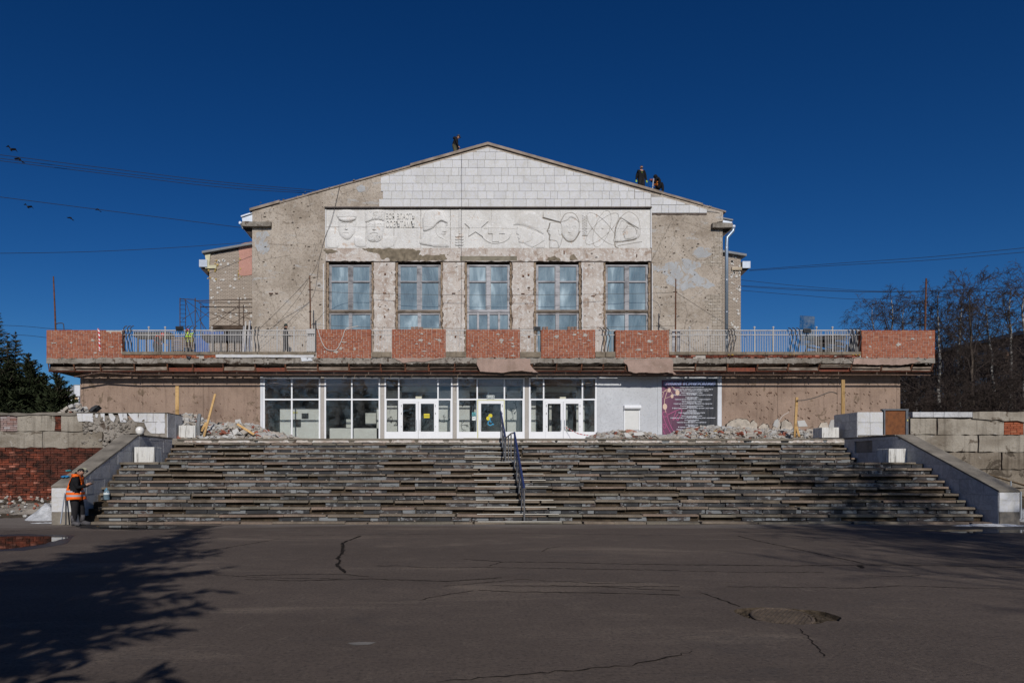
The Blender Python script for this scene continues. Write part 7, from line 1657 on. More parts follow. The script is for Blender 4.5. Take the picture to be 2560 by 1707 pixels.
def person(label, loc, rz, pose, mats, pitch=0.0, yaw=0.0, fat=1.0, curl=.5, down=(0, 0, -1), gloves=None):
    """mats: skin, hair, top, bottom, shoes; one continuous skinned body, clothing as children"""
    J = dict(BASE); J.update(pose); J = {k: Vector(v) for k, v in J.items()}
    names = list(J); names.remove('head'); names.remove('haL'); names.remove('haR'); names.remove('pelvis'); names = ['pelvis'] + names
    me = bpy.data.meshes.new('body'); idx = {n: i for i, n in enumerate(names)}
    me.from_pydata([tuple(J[n]) for n in names], [(idx[a], idx[b_]) for a, b_, _ in BONES if a in idx and b_ in idx], [])
    o = bpy.data.objects.new('tmp', me); C.objects.link(o); md = o.modifiers.new('skin', 'SKIN'); md.use_smooth_shade = True
    sv = me.skin_vertices[0].data
    for n in names:
        r = 1.3 * RAD.get(n, RAD.get(n[:-1] if n[-1] in 'LR' else n, .06)) * (fat if n[:2] not in ('an', 'to', 'wr') and n != 'neck' else 1)
        sv[idx[n]].radius = (r, r * (1.0 if n not in ('chest', 'spine', 'pelvis') else .82)); sv[idx[n]].use_root = n == 'pelvis'
    ss_ = o.modifiers.new('sub', 'SUBSURF'); ss_.levels = 3
    dg = bpy.context.evaluated_depsgraph_get(); ev = bpy.data.meshes.new_from_object(o.evaluated_get(dg)); bpy.data.objects.remove(o)
    V = [tuple(v.co) for v in ev.vertices]; Fc = [tuple(p.vertices) for p in ev.polygons]; bodyF = list(Fc)
    def near(p):
        best, bl = 9, None
        for a, b_, l in BONES:
            A_, B2 = J[a], J[b_]; dv = B2 - A_; u = max(0, min(1, (p - A_).dot(dv) / max(1e-9, dv.length_squared))); q = (p - A_ - dv * u).length
            if q < best: best, bl = q, (l, u)
        return bl
    lab = []
    for p in ev.polygons:
        l, u = near(p.center); lab.append(l if l != 'neck' else ('neck' if u > .55 else 'torso'))
    mi_of = {'torso': 2, 'arm': 2, 'hand': 0 if not gloves else 5, 'neck': 0, 'hips': 3, 'leg': 3, 'foot': 4}
    MI = [mi_of[l] for l in lab]
    M = head_mesh(V, Fc, MI, J['head'], pitch, yaw, 0, 1)
    for s, sg_ in (('L', 1), ('R', -1)): hand_mesh(V, Fc, MI, J['wr' + s], J['ha' + s], sg_, curl, 5 if gloves else 0, Vector(down))
    bme = bpy.data.meshes.new('body'); bme.from_pydata(V, [], Fc)
    for m in mats + ([gloves] if gloves else []): bme.materials.append(m)
    bme.polygons.foreach_set('material_index', MI); bme.polygons.foreach_set('use_smooth', [True] * len(Fc)); bme.update()
    t = thing('person', label, 'person', loc); t.rotation_euler = (0, 0, rz); ob = put('body', bme, None, t); ob.location = (0, 0, 0)
    def garment(name, labs, zlo, zhi, off, mat_fn, ms, flare=0.0, axis=None):
        ev.calc_loop_triangles(); nrm = [v.normal.copy() for v in ev.vertices]; b = MB(); mp = {}
        for p, l in zip(ev.polygons, lab):
            if l in labs and zlo <= p.center.z <= zhi:
                f = []
                for i in p.vertices:
                    if i not in mp:
                        q = ev.vertices[i].co; w = max(0, (zhi - q.z) / (zhi - zlo)); mp[i] = len(b.v); n2 = nrm[i].copy(); b.v.append(tuple(q + n2 * (off + flare * w * w)))
                    f.append(mp[i])
                b.f.append(tuple(f)); b.mi.append(mat_fn(p.center))
        g = put(name, b.mesh(name, ms, True), None, t); g.location = (0, 0, 0)
        sm = g.modifiers.new('thick', 'SOLIDIFY'); sm.thickness = .012; return g
    def hat(name, prof, m, dx=0, dz=0, brim=None):
        b = MB(); b.lathe(prof, (0, 0, 0), 16)
        if brim: b.lathe([(.0, 0), (.085, -.003), (.085, .006), (.0, .009)], (brim, 0, 0), 14)
        b.v = [tuple(M @ Vector((v[0] + dx, v[1], v[2] + dz))) for v in b.v]; h = put(name, b.mesh(name, [m], True), None, t); h.location = (0, 0, 0); return h
    return t, garment, hat, J, M
M_SKIN = plain('skin', (.42, .235, .165), .6, .08, 8, .1); M_HAIR = plain('dark_hair', (.012, .010, .009), .6, .2, 30, .3)
M_BLKC = plain('black_cloth', (.014, .014, .016), .9, .3, 6, .5, .1, bdist=.03); M_DKTR = plain('dark_trousers', (.022, .021, .023), .9, .25, 6, .5, .1, bdist=.03)
M_BOOT = plain('grey_boots', (.085, .08, .085), .85, .4, 10, .4); M_ORNG = plain('orange_vest', (.85, .14, .012), .75, .10, 5, .35, .1, bdist=.03); M_REFL = plain('reflective_band', (.34, .36, .40), .5, .1, 6, .1)
M_LIME = plain('lime_vest', (.52, .78, .03), .75, .10, 5, .3); M_REDV = plain('red_orange_vest', (.75, .075, .012), .75, .1, 5, .3); M_HELM = plain('red_helmet', (.62, .03, .02), .35, .05, 3, 0, .5)
M_BEAN = plain('green_beanie', (.04, .05, .045), .9, .2, 12, .5); M_CAMO = m_plaster('camouflage', (.10, .095, .06), (.05, .05, .035), (.2, .18, .14), None, .6, 0, 8, 0, .3); M_GLVY = plain('lime_gloves', (.42, .62, .08), .8, .1, 8, .2); M_GLVO = plain('orange_gloves', (.72, .20, .02), .8, .1, 8, .2)
# the man in the orange vest looking at his phone
t, gar, hat, J, M = person('person in orange reflective vest looking down at a phone by the left stair parapet', (PX(190, 20.08), 20.08, 0), R(6),
    dict(chest=(.03, 0, 1.33), neck=(.06, 0, 1.47), head=(.13, 0, 1.575), shL=(.03, .18, 1.41), shR=(.05, -.18, 1.41), elL=(.10, .25, 1.13), elR=(.13, -.25, 1.10), wrL=(.33, .10, 1.20), wrR=(.33, -.13, 1.19), haL=(.40, .05, 1.235), haR=(.41, -.07, 1.23),
         pelvis=(-.02, 0, .93), spine=(-.01, 0, 1.12), hiL=(-.02, .095, .90), hiR=(-.02, -.095, .90), knL=(.10, .12, .50), knR=(.02, -.12, .49), anL=(.12, .12, .09), anR=(-.02, -.12, .09), toL=(.30, .14, .035), toR=(.12, -.17, .035)),
    [M_SKIN, M_HAIR, M_BLKC, M_DKTR, M_BOOT], .75, 0, 1.12, .6)
def stripes(p): return 1 if (.985 < p.z < 1.035 or .855 < p.z < .905) else 0
t2 = NT('banded_vest'); oz = t2.sep(t2.pos(obj=True), 2); nz = t2.noise(t2.pos(obj=True), 9, 4, .6)
band = t2.math('MAXIMUM', t2.math('LESS_THAN', t2.math('ABSOLUTE', t2.math('SUBTRACT', oz, 1.01)), .027), t2.math('LESS_THAN', t2.math('ABSOLUTE', t2.math('SUBTRACT', oz, .88)), .027))
M_BAND = t2.done(t2.mix(band, t2.ramp(nz, [(.3, (.72, .11, .010)), (.7, (.92, .16, .014))]), (.34, .36, .40)), .7, nz, .5, .04, .2)
gar('vest', ('torso', 'hips', 'leg'), .76, 1.50, .026, lambda p: 0, [M_BAND], .06)
b = MB(); b.box((-.035, -.006, -.07), (.035, .006, .07), 0, Matrix.Translation((.47, -.01, 1.26)) @ Matrix.Rotation(R(50), 4, 'Y')); ph = put('phone', b.mesh('phone', [M_BENT]), None, None, (t.location.x, t.location.y, 0)); tag(ph, 'dark phone held by the person in the orange vest', 'phone'); ph.rotation_euler = (0, 0, R(6))
b = MB(); b.lathe([(.062, -.02), (.075, .02), (.07, .05)], (0, 0, 0), 12); b.v = [tuple(M @ Vector((v[0] - .03, v[1], v[2] - .135))) for v in b.v]; g_ = put('collar', b.mesh('collar', [M_BLKC], True), None, t); g_.location = (0, 0, 0)
b = MB()
for s, y in (('L', .12), ('R', -.12)): a_ = J['an' + s]; b.tube([a_ + Vector((0, 0, .22)), a_ + Vector((0, 0, .10)), a_ + Vector((0, 0, .02))], [.088, .08, .075], 10); b.tube([a_ + Vector((-.05, 0, -.03)), a_ + Vector((.05, 0, -.02)), J['to' + s] + Vector((.05, 0, 0))], [.06, .07, .05], 8)
g_ = put('boots', b.mesh('boots', [M_BOOT], True), None, t); g_.location = (0, 0, 0)
# the onlooker at the railing
t, gar, hat, J, M = person('person in black jacket and grey beanie standing at the left railing', (PX(714, 38.3), 38.3, DECK), R(8),
    dict(wrL=(.30, .16, 1.14), haL=(.38, .15, 1.15), elL=(.08, .24, 1.14), elR=(.05, -.24, 1.13), wrR=(.27, -.16, 1.12), haR=(.35, -.15, 1.13), anL=(.14, .11, .09), knL=(.10, .11, .5), toL=(.30, .12, .035), knR=(-.03, -.11, .5), anR=(-.10, -.11, .09), toR=(.06, -.12, .035)),
    [M_SKIN, M_HAIR, M_BLKC, M_BLKC, M_BENT], .12, 0, 1.0)
hat('beanie', [(.098, -.02), (.104, .02), (.095, .07), (.06, .11), (.0, .125)], M_BEAN, -.012, .025)
gar('shirt_front', ('torso',), 1.28, 1.42, .008, lambda p: 0 if p.x > .08 else 1, [plain('pale_shirt', (.35, .34, .33), .8, .1, 5, 0), M_BLKC])
# two workers behind the railing
t, gar, hat, J, M = person('person in red orange vest and red helmet bending behind the left railing', (PX(398, 39.6), 39.6, DECK), R(-20),
    dict(pelvis=(-.22, 0, .88), spine=(-.12, 0, 1.02), chest=(.04, 0, 1.18), neck=(.14, 0, 1.28), head=(.22, 0, 1.34), shL=(.03, .19, 1.24), shR=(.03, -.19, 1.24), elL=(.14, .24, .98), elR=(.14, -.24, .98), wrL=(.30, .2, .86), wrR=(.30, -.2, .86), haL=(.36, .2, .82), haR=(.36, -.2, .82), hiL=(-.22, .1, .86), hiR=(-.22, -.1, .86), knL=(-.05, .12, .48), knR=(-.15, -.12, .48), anL=(-.1, .12, .09), anR=(-.2, -.12, .09), toL=(.07, .13, .035), toR=(-.03, -.13, .035)),
    [M_SKIN, M_HAIR, M_BLKC, M_BLKC, M_BENT], .6, 0, 1.08)
hat('helmet', [(.115, -.02), (.12, .0), (.118, .05), (.09, .105), (.04, .135), (.0, .14)], M_HELM, .0, .02, .05)
gar('vest', ('torso',), .80, 1.3, .02, lambda p: 0, [M_REDV])
t, gar, hat, J, M = person('person in lime yellow vest and red helmet behind the crate', (PX(473, 39.5), 39.5, DECK), R(150),
    dict(chest=(.03, 0, 1.32), neck=(.06, 0, 1.45), head=(.10, 0, 1.57), wrL=(.25, .2, 1.0), haL=(.32, .2, .97), wrR=(.22, -.2, 1.3), elR=(.1, -.26, 1.2), haR=(.28, -.18, 1.37)), [M_SKIN, M_HAIR, M_LIME, M_BLKC, M_BENT], .3, 0, 1.1)
hat('helmet', [(.115, -.02), (.12, .0), (.118, .05), (.09, .105), (.04, .135), (.0, .14)], M_HELM, .0, .02, .05)
gar('vest', ('torso', 'hips'), .86, 1.45, .02, lambda p: 1 if 1.05 < p.z < 1.1 else 0, [M_LIME, M_REFL], .03)
# roof workers
roofz = lambda x, d: el[1] + (ridge[1] - el[1]) * (x - el[0]) / (ridge[0] - el[0]) + .10 if x < ridge[0] else ridge[1] + (er[1] - ridge[1]) * (x - ridge[0]) / (er[0] - ridge[0]) + .10
x = PX(1138, 41.2)
t, gar, hat, J, M = person('person in black hoodie and cap bowed over the left roof slope', (x, 41.2, max(roofz(x, 41), PZ(338, 41.2) - 1.70)), R(-8),
    dict(chest=(.05, 0, 1.34), neck=(.10, 0, 1.48), head=(.18, 0, 1.575), shL=(.05, .18, 1.42), shR=(.05, -.18, 1.42), elL=(.10, .22, 1.12), elR=(.12, -.22, 1.12), wrL=(.20, .2, .90), wrR=(.22, -.2, .90), haL=(.26, .2, .84), haR=(.28, -.2, .84)),
    [M_SKIN, M_HAIR, M_BLKC, M_CAMO, M_BENT], .55, 0, 1.08)
hat('cap', [(.1, -.0), (.104, .03), (.092, .075), (.05, .105), (.0, .112)], M_BENT, .0, .03, .10)
b = MB(); b.tube([(-.09, 0, 1.47), (-.06, 0, 1.53), (.0, 0, 1.55)], [.07, .09, .07], 8); g_ = put('hood', b.mesh('hood', [M_BLKC], True), None, t); g_.location = (0, 0, 0)
x = PX(1603, 41.0)
t, gar, hat, J, M = person('person in black overalls and lime gloves standing on the right roof slope', (x, 41.0, PZ(415, 41.0) - 1.76), R(-84),
    dict(head=(.03, 0, 1.65), elL=(-.02, .28, 1.14), elR=(-.02, -.28, 1.14), wrL=(.02, .32, .88), wrR=(.02, -.32, .88), haL=(.04, .33, .80), haR=(.04, -.33, .80)), [M_SKIN, M_HAIR, M_BLKC, M_DKTR, M_BENT], .28, .15, 1.14, .5, (1, 0, 0), M_GLVY)
b = MB(); b.box((.06, -.07, -.03), (.105, .07, .005)); b.v = [tuple(M @ Vector(v)) for v in b.v]; g_ = put('sunglasses', b.mesh('sunglasses', [M_BLACK]), None, t); g_.location = (0, 0, 0)
b = MB(); b.box((.155, -.05, 1.30), (.165, .02, 1.315)); g_ = put('chest_print', b.mesh('chest_print', [M_GLVY]), None, t); g_.location = (0, 0, 0)
x = PX(1644, 40.35); zc_ = fz(sl_(1651)) + .10
t, gar, hat, J, M = person('person in black hood kneeling with a hammer drill on the right roof slope', (x, 40.3, zc_), R(190),
    dict(pelvis=(-.02, 0, .42), spine=(.0, 0, .60), chest=(.05, 0, .80), neck=(.10, 0, .93), head=(.15, 0, 1.02), shL=(.05, .19, .88), shR=(.05, -.19, .88), elL=(.28, .28, .80), elR=(.32, -.22, .86), wrL=(.28, .16, .55), wrR=(.24, .02, .78), haL=(.26, .10, .52), haR=(.20, .05, .77),
         hiL=(-.02, .1, .40), hiR=(-.02, -.1, .40), knL=(-.16, .22, .62), knR=(.22, -.14, .28), anL=(-.20, .22, .10), anR=(.10, -.14, .02), toL=(-.06, .24, .04), toR=(-.05, -.14, .02)),
    [M_SKIN, M_HAIR, M_BLKC, M_BLKC, M_BENT], .7, 0, 1.05, .9, (0, 0, -1), M_GLVO)
hat('hood', [(.06, -.12), (.112, -.06), (.118, .02), (.10, .09), (.05, .13), (.0, .14)], M_BLKC, -.015, .01)
dl = thing('hammer_drill', 'grey and red hammer drill held by the kneeling person', 'drill', W(1632, 462, 40.2)); d = 40.2
b = MB(); b.tube([W(1634, 447, d), W(1632, 467, d)], .05, 8); b.build('body', M_GALV, dl); b = MB(); b.tube([W(1632, 467, d), W(1631, 473, d - .02)], .02, 6); b.build('bit', M_STL, dl)
b = MB(); b.box((PX(1624, d), d - .04, PZ(452, d)), (PX(1634, d), d + .04, PZ(448, d))); b.build('motor', plain('drill_red', (.16, .03, .03), .6, .1, 4, 0), dl)
cable('thin black drill lead hanging left of the kneeling person', [W(1622, 450, 40.2), W(1621, 462, 40.2), W(1625, 470, 40.2), W(1631, 474, 40.3)], .010)
# ---------------------------------------------------------------- small things by the left parapet
def lathe_thing(name, label, cat, prof, loc, m, n=20):
    b = MB(); b.lathe(prof, (0, 0, 0), n); o = put(name, b.mesh(name, [m], True), None, None, loc); return tag(o, label, cat)
t = NT('clear_plastic'); tr_ = t.n('ShaderNodeBsdfTransparent'); tr_.inputs[0].default_value = (.62, .76, .84, 1); gl_ = t.n('ShaderNodeBsdfPrincipled'); gl_.inputs['Base Color'].default_value = (.30, .42, .50, 1); gl_.inputs['Roughness'].default_value = .12
mx_ = t.n('ShaderNodeMixShader'); mx_.inputs[0].default_value = .42; t.l(tr_.outputs[0], mx_.inputs[1]); t.l(gl_.outputs[0], mx_.inputs[2]); t.l(mx_.outputs[0], t.out.inputs[0]); M_PLAS = t.m
bd = 21.62; bt = thing('water_bottle', 'large clear plastic water bottle with blue cap on a stair step', 'bottle', (PX(266.5, bd), bd, LEV[3][0] + .004))
b = MB(); b.lathe([(.085, 0), (.093, .01), (.09, .05), (.093, .06), (.09, .12), (.093, .13), (.09, .19), (.088, .23), (.07, .28), (.035, .315), (.024, .325), (.024, .335)], (0, 0, 0), 20); o = put('shell', b.mesh('shell', [M_PLAS], True), None, bt); o.location = (0, 0, 0)
b = MB(); b.lathe([(.028, .335), (.028, .365), (.0, .367)], (0, 0, 0), 14); o = put('cap', b.mesh('cap', [M_BLUES]), None, bt); o.location = (0, 0, 0)
b = MB(); b.tube([(-.05, 0, .335), (-.07, 0, .31), (.0, 0, .30)], .008, 5); o = put('carry_ring', b.mesh('carry_ring', [M_BLUES]), None, bt); o.location = (0, 0, 0)
b = MB(); b.lathe([(.0915, .17), (.0925, .18), (.0925, .215), (.0905, .22)], (0, 0, 0), 20); o = put('label_band', b.mesh('label_band', [M_WHITEP]), None, bt); o.location = (0, 0, 0)
gp_ = [(0.0, 0), (.07, .0), (.085, .012), (.13, .06)] + [(.150 * math.cos(a_), .155 + .150 * math.sin(a_)) for a_ in (-.5, -.25, 0, .3, .6, .9, 1.2, 1.45)] + [(0, .305)]
lathe_thing('lamp_globe', 'white glass lamp globe lying on the left parapet top', 'lamp globe', gp_, (PX(349.5, 25.0), 25.0, 2.88), plain('opal_glass', (.72, .70, .66), .25, .05, 3, 0, .5), 24)
def stick(label, a, c, r, m): b = MB(); b.tube([a, c], r, 6); tag(b.build('metal_pole', m), label, 'pole', 'poles leaning on the left parapet')
stick('grey slanting pole leaning on the left parapet, left of two', W(151.5, 1308.5, 19.95), W(162, 1232, 20.25), .020, M_GALV)
stick('black upright pole leaning on the left parapet beside the grey pole', W(164.5, 1309.5, 20.02), W(165.5, 1235, 20.26), .024, M_BENT)
M_CLOTH = plain('blue_cloth', (.02, .17, .36), .8, .2, 9, .4); M_CLOTH2 = plain('teal_cloth', (.05, .22, .24), .8, .2, 9, .4); M_ROPE = plain('pale_hose', (.34, .33, .24), .7, .15, 6, .1)
b = MB(); q = random.Random(2); 
for k in range(5): clod(b, (PX(160 + k * 2.4, 20.9), 20.85 + .05 * (k % 2), 1.15 + .41 * .6 + .03), .075, q, .45)
tag(b.build('work_gloves', M_CLOTH), 'crumpled blue work gloves on the left parapet cap', 'gloves')
b = MB()
for k in range(4): clod(b, (PX(168 + k * 2, 21.3), 21.3, 1.15 + .41 * 1.0 + .04), .07, q, .5)
tag(b.build('cloth', M_CLOTH2), 'crumpled teal cloth on the left parapet cap behind the gloves', 'cloth')
b = MB(); cc = (PX(203.5, 21.25), 21.25, 1.58)
for k in range(3): b.tube([(cc[0] + (.12 + .01 * k) * math.cos(a_ * .35), cc[1] + .15 * math.sin(a_ * .35), cc[2] + .02 * k + .06 * math.sin(a_ * .35)) for a_ in range(19)], .013, 5)
tag(b.build('hose_coil', M_ROPE), 'coil of pale hose on the left parapet cap behind the person', 'hose')
tag(stuff(mound('rubble', PX(70, 25), 25.5, 4.2, 2.0, .42, M_DUST, 'x', 'rubble', 12)), 'dusty debris slope at the foot of the old brick wall', 'rubble', None, 'stuff')
b = MB(); q = random.Random(15)
for k in range(300):
    xx, yy = q.uniform(-19, -11.6), q.uniform(22.4, 27.6); clod(b, (xx, yy, .03 + .45 * (yy - 22.4) / 5.5 + .05), q.uniform(.025, .09), q, .7, q.choice([0, 0, 1, 2]))
o = b.build('brick_rubble', [M_CHIPC, M_CHIPW, M_CHIPB]); tag(o, 'broken brick and mortar lying below the old brick wall', 'rubble', None, 'stuff')

# ---------------------------------------------------------------- trees
def tree_segments(seed, H, spread, droop, nb, twig, base=.22, lean=0.0, fork=False, dens=1.0):
    q = random.Random(seed); trunk = []; segs = []
    n = 14; p = Vector((0, 0, 0)); drift = Vector((q.uniform(-.06, .06) + lean, q.uniform(-.03, .03), 0))
    P = [p.copy()]; 
    for i in range(n):
        p = p + Vector((drift.x + q.uniform(-.13, .13), drift.y + q.uniform(-.13, .13), 1)).normalized() * H / n; P.append(p.copy())
    r0 = H * .0125; trunk.append((P, [max(.018, r0 * (1 - i / n) ** .8 + .012) for i in range(n + 1)]))
    def at(u): u = min(u, .999) * n; i = int(u); return P[i].lerp(P[i + 1], u - i)
    def br(p, d, L, r, lev):
        k = 5 if lev == 1 else 4 if lev == 2 else 3; pts = [p.copy()]; d = d.normalized()
        for i in range(k):
            d = (d + Vector((q.uniform(-.16, .16), q.uniform(-.16, .16), q.uniform(-.10, .12) - droop * (i / k) * (1.0 if lev > 1 else .25)))).normalized(); p = p + d * L / k; pts.append(p.copy())
        segs.append((pts, [max(twig, r * (1 - i / (k + .6))) for i in range(k + 1)]))
        if lev < 4 and L > .35:
            m = int((7 if lev == 1 else 6 if lev == 2 else 3) * dens)
            for j in range(m):
                u = q.uniform(.25, 1.0) * k; i = min(int(u), k - 1); pp = pts[i].lerp(pts[i + 1], u - i); dd = (pts[i + 1] - pts[i]).normalized()
                sv_ = Vector((q.uniform(-1, 1), q.uniform(-1, 1), q.uniform(-.5, .8))).normalized(); br(pp, dd * .75 + sv_ * .75, L * q.uniform(.32, .55), r * .45, lev + 1)
    for k in range(nb):
        u = base + (1 - base) * ((k + q.random()) / nb) ** .9; a_ = k * 2.4 + q.uniform(-.5, .5); w = spread * H * (.30 * (1 - u) ** .55 + .06) * q.uniform(.7, 1.2)
        br(at(u), Vector((math.cos(a_), math.sin(a_), q.uniform(.55, 1.2) + u * .6)), w, r0 * .42 * (1 - u) + .016, 1)
    return trunk, segs
def seg_mesh(name, segs, n, m):
    b = MB()
    for pts, rr in segs: b.tube(pts, rr, n, 0, False)
    return b.mesh(name, [m], True)
t = NT('birch_bark'); v = t.pos(); c = t.ramp(t.noise(t.pos((1, 1, 3)), 1.6, 4, .7), [(.45, (.04, .036, .034)), (.54, (.30, .285, .265)), (.75, (.42, .40, .38))]); M_BIRCH = t.done(c, .8, None)
M_BARK = plain('dark_bark', (.075, .058, .045), .95, .35, 3, .6); M_TWIG = plain('twig', (.052, .038, .032), .9, .3, 3, .2)
TM = {}; TH = {}
for nm, args, bark in (('birch', dict(seed=3, H=15, spread=.85, droop=.5, nb=23, twig=.009), M_BIRCH), ('birch2', dict(seed=8, H=14.5, spread=.95, droop=.42, nb=22, twig=.009, lean=.05), M_BIRCH), ('weeping', dict(seed=5, H=15, spread=1.0, droop=.85, nb=20, twig=.008, base=.3), M_BIRCH), ('lime', dict(seed=6, H=16, spread=1.0, droop=.05, nb=24, twig=.009, base=.16), M_BARK), ('shade', dict(seed=12, H=15, spread=1.15, droop=.1, nb=26, twig=.016, base=.24), M_BARK)):
    tk, sg2 = tree_segments(**args); TM[nm] = (seg_mesh('trunk', tk, 8, bark), seg_mesh('crown', sg2, 3, M_TWIG)); TH[nm] = max(p.z for s_ in sg2 for p in s_[0])
def tree(kind, px, d, H0, top, label, group=None, rz=0, x=None, z0=0.0, wide=1.0, name='bare_tree', cat='tree'):
    h = (PZ(top, d) - z0) if top is not None else H0; base_h = TH[kind] if top is not None else 15
    t = thing(name, label, cat, (PX(px, d) if x is None else x, d, z0), group); s = h / base_h
    for nm, me in zip(('trunk', 'crown'), TM[kind]):
        o = put(nm, me, None, t); o.location = (0, 0, 0)
    t.rotation_euler = (0, 0, rz); t.scale = (s * wide, s * wide, s); return t
GR = 'bare trees behind the right retaining wall'
tree('weeping', 2178, 56, 0, 726, 'weeping birch furthest left, rising behind the right railing end', GR, .4); tree('birch', 2222, 52, 0, 712, 'birch with pale twin branches behind the right railing end', GR, 1.2)
tree('birch2', 2290, 49, 0, 712, 'birch behind the right end brick parapet and rusty pole', GR, 2.2); tree('birch', 2345, 47, 0, 700, 'white trunked birch just right of the end brick parapet', GR, 3.3)
tree('birch2', 2392, 53, 0, 690, 'thin birch between the white trunked birch and the lime', GR, 4.4); tree('lime', 2446, 45, 0, 664, 'tall dark trunked lime standing nearest behind the right wall', GR, .9)
tree('birch2', 2492, 47, 0, 700, 'leaning white birch right of the dark trunked lime', GR, .1); tree('birch', 2535, 50, 0, 690, 'slim birch near the right picture edge', GR, 5.0)
tree('weeping', 2575, 46, 0, 650, 'tall weeping birch at the right picture edge', GR, 2.6); tree('birch', 2262, 58, 0, 735, 'far small birch seen under the balcony end', GR, 3.9, None, 0, .9); tree('lime', 2420, 60, 0, 745, 'far dark bare tree behind the lime', GR, 1.9)
for k, (px, d, h, lab) in enumerate(((2300, 44, 5.2, 'bare bush behind the rusty door'), (2370, 42, 4.6, 'bare bush behind the marble coping of the right wall'), (2430, 43, 5.4, 'bare bush at the foot of the dark lime'), (2490, 41, 5.0, 'bare bush right of the dark lime'), (2550, 42, 5.6, 'bare bush behind the right wall at the picture edge'))):
    tree('shade', px, d, h, None, lab, 'bare bushes behind the right wall', k * 1.3, None, 1.2, 1.5, 'bare_bush', 'bush')
# conifers
def conifer(seed, H, W_, pine=False):
    q = random.Random(seed); tk = [([Vector((0, 0, H * i / 10)) for i in range(11)], [H * .014 * (1 - i / 10.5) for i in range(11)])]; b = MB(); z = H * .05
    while z < H * .985:
        u = z / H; nb = int(7 + 5 * (1 - u)); L0 = W_ * ((1 - u) ** .85 + .03) * (1.0 if not pine else (1.15 if .15 < u < .6 else .9))
        for k in range(nb):
            a_ = q.uniform(0, 6.283); L = L0 * q.uniform(.6, 1.15); up = (-.22 if not pine else .25) + .5 * u; n = max(2, int(L / .28)); p = Vector((0, 0, z + q.uniform(-.15, .15)))
            d = Vector((math.cos(a_), math.sin(a_), up)).normalized(); pts = [p.copy()]
            for i in range(n): d = (d + Vector((q.uniform(-.08, .08), q.uniform(-.08, .08), .07 if not pine else .12))).normalized(); p = p + d * L / n; pts.append(p.copy())
            b.tube([pts[0], pts[len(pts) // 2], pts[-1]], [.03, .02, .006], 3, 1, False)
            for i in range(1, n + 1):
                for w in range(9 if not pine else 11):
                    sd_ = Vector((-d.y, d.x, 0)).normalized() * q.choice((-1, 1)); fr = .55 * (1 - .4 * i / n); tv = (d * q.uniform(.2, .9) + sd_ * q.uniform(.1, .9) + Vector((0, 0, q.uniform(-.75, .05) if not pine else q.uniform(-.2, .9)))).normalized(); l2 = min(.62, L * .3 + .12) * fr * q.uniform(.7, 1.3) * 1.25
                    c0 = pts[i].lerp(pts[i - 1], q.random()); nn = tv.orthogonal().normalized(); n2 = tv.cross(nn); wd = l2 * (.13 if not pine else .2)
                    for a2 in (nn, n2): b.quad([c0 - a2 * wd * .5, c0 + tv * l2 * .5 - a2 * wd, c0 + tv * l2, c0 + tv * l2 * .5 + a2 * wd], 0)
        z += H * .013 + .07
    return seg_mesh('trunk', tk, 7, M_BARK), b.mesh('crown', [M_NEED, M_BARK])
M_NEED = plain('needles', (.036, .048, .020), .8, .5, .9, .2); 
CON = {'spruce': conifer(4, 12, 2.6), 'pine': conifer(9, 8, 2.9, True)}
def con(kind, x, y, h, label, rz=0, wide=1.0, group=None, z0=0.0):
    t = thing('spruce_tree' if kind == 'spruce' else 'pine_tree', label, 'tree', (x, y, z0), group); b0 = 12 if kind == 'spruce' else 8
    for nm, me in zip(('trunk', 'crown'), CON[kind]): o = put(nm, me, None, t); o.location = (0, 0, 0)
    t.rotation_euler = (0, 0, rz); t.scale = (h / b0 * wide, h / b0 * wide, h / b0)
def con_px(kind, px, top, d, label, rz, wide): con(kind, PX(px, d), d, PZ(top, d), label, rz, wide, 'conifers behind the left retaining wall')
con_px('spruce', -8, 775, 46, 'tall dark spruce cut by the left picture edge', .5, 1.34); con_px('spruce', 38, 826, 47, 'narrow spruce with a thin leader left of the building', 1.9, 1.16); con_px('spruce', 18, 828, 49, 'spruce with thin leader between the edge spruce and the narrow one', 3.0, 1.10)
con_px('pine', 72, 884, 44, 'bushy pine in the middle of the left conifers', .3, 1.52); con_px('pine', 143, 925, 43, 'bushy pine nearest to the left corner of the building', 2.0, 1.40); con_px('pine', 185, 985, 48, 'low young pine half hidden by the building corner', 1.1, 0.98); con_px('pine', 20, 900, 43, 'broad dark pine low at the left picture edge', 4.0, 1.83); con_px('pine', 108, 930, 46, 'dark pine filling the gap between the two bushy pines', 5.0, 1.59)
# trees behind the viewer: they throw the shadows on the square and show in the glass
con('spruce', -4.7, -2.8, 14.4, 'spruce beside the viewer throwing the ragged shadow on the asphalt', .7, 1.35, 'spruces throwing shadow at the left'); con('spruce', -8.6, -4.5, 12.0, 'second spruce left of the viewer throwing shade over the left corner', 2.2, 1.25, 'spruces throwing shadow at the left'); con('spruce', -11.5, -3.5, 10.5, 'third spruce furthest left of the viewer', 3.2, 1.3, 'spruces throwing shadow at the left'); con('spruce', -6.4, -9.5, 13.5, 'fourth spruce standing back behind the viewer', 4.2, 1.25, 'spruces throwing shadow at the left')
GB = 'bare trees behind the viewer'
tree('shade', 0, -3.5, 18.0, None, 'bare tree whose trunk shadow climbs the right of the stairs', GB, .6, 16.4); tree('shade', 0, -6.0, 15.5, None, 'bare tree behind the viewer at the right throwing branch shadows', GB, 2.4, 13.8)
FAR = ('nearest on the left side', 'second on the left side', 'third on the left, close to the middle', 'nearest on the right side', 'just right of the middle', 'just left of the middle', 'second on the right side', 'far back on the left', 'furthest out on the right', 'furthest out on the left')
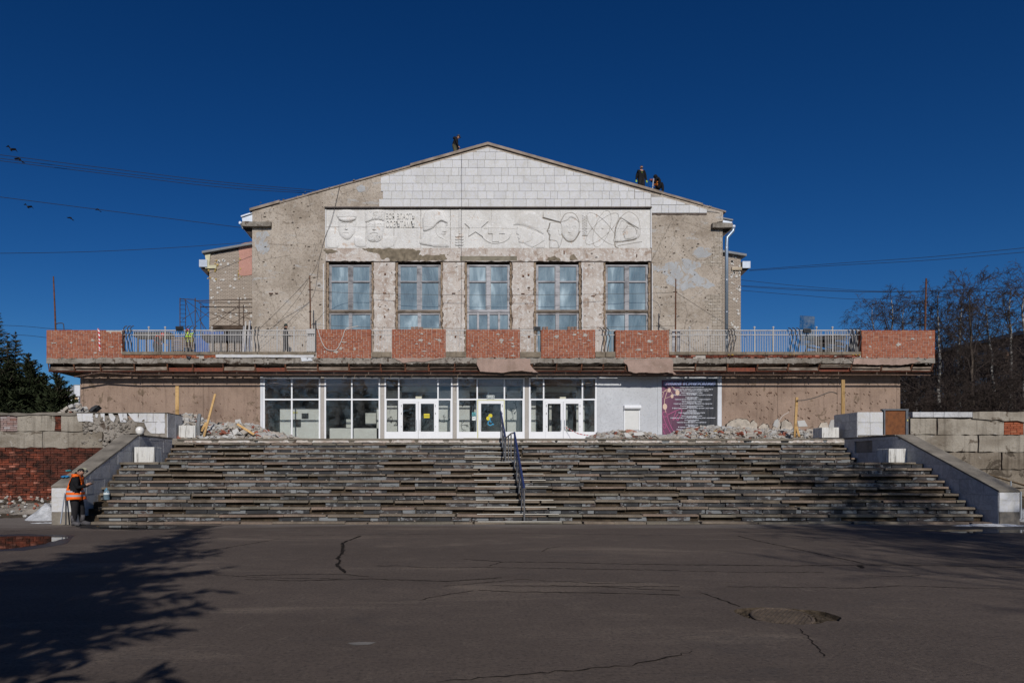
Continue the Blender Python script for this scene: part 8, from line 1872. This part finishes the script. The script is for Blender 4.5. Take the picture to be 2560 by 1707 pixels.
for k, (x, y, h) in enumerate(((-17.5, -12, 13), (-25, -20, 15), (-12.5, -24, 14), (23, -14, 15), (6, -30, 14), (-3, -34, 13), (18, -30, 15), (-20, -38, 15), (32, -26, 15), (-34, -30, 15))):
    tree('shade', 0, y, h, None, 'bare tree across the square behind the viewer, ' + FAR[k], GB, k * 1.7, x)
# ---------------------------------------------------------------- buildings in the distance
ap = thing('apartment_block', 'long dark brick apartment block behind the right birches', 'building', (60, 66, 0))
M_APT = m_plaster('apartment_brick', (.13, .085, .065), (.10, .065, .05), (.16, .11, .085), None, .6, .1, .6, .2, .2)
b = MB(); b.box((60, 60, 0), (73, 132, 15.0)); b.build('wall', M_APT, ap); b = MB(); b.box((59.5, 59.4, 15.0), (73.5, 132.6, 15.35)); b.build('roof', M_ROOFM, ap)
for y in (72, 90, 108, 126): b = MB(); b.box((64, y, 15.35), (65.2, y + 1, 17)); b.build('chimney', M_APT, ap)
fm = boxme('window', .16, 1.5, 1.55, M_PVC); pm = boxme('pane', .03, 1.3, 1.35, plain('far_glass', (.03, .04, .055), .08, .2, 1, 0, .8))
for fl in range(5):
    for k in range(22):
        w = put('window', fm, None, ap, (60.0, 62.5 + k * 3.15, 1.9 + fl * 2.85)); o = put('pane', pm, None, None); o.parent = w; o.location = (-.09, 0, 0)
for k in (3, 9, 15):
    for fl in range(1, 5): b = MB(); b.box((58.8, 62.5 + k * 3.15 - 1.4, .8 + fl * 2.85 + .2), (60, 62.5 + k * 3.15 + 1.4, .8 + fl * 2.85 + 1.2)); b.build('balcony', M_WHITEC if k == 9 else M_APT, ap)
fb_ = thing('distant_house', 'distant pale house with grey roof left of the building corner', 'building', (PX(178, 120), 120, 0))
x0, x1 = PX(160, 120), PX(230, 120); M_FH = plain('far_yellow_wall', (.42, .30, .17), .9, .15, .5, .2)
b = MB(); b.box((x0, 120, 0), (x1, 132, PZ(990, 120))); b.build('wall', M_FH, fb_); b = MB(); b.prism([(x0 - .5, PZ(990, 120)), (x1 + .5, PZ(990, 120)), (x1 - 2, PZ(962, 120)), (x0 + 2, PZ(962, 120))], 119.5, 132.5); b.build('roof', M_ROOFM, fb_)
for k in range(3): put('window', boxme('window', 1.2, .2, 1.5, M_PVC), None, fb_, (x0 + 1.2 + k * 1.9, 119.95, PZ(1000, 120)))
b = MB(); b.box((PX(186, 118), 118, PZ(990, 118)), (PX(200, 118), 119.4, PZ(963, 118))); b.build('dormer', M_WHITEC, fb_)
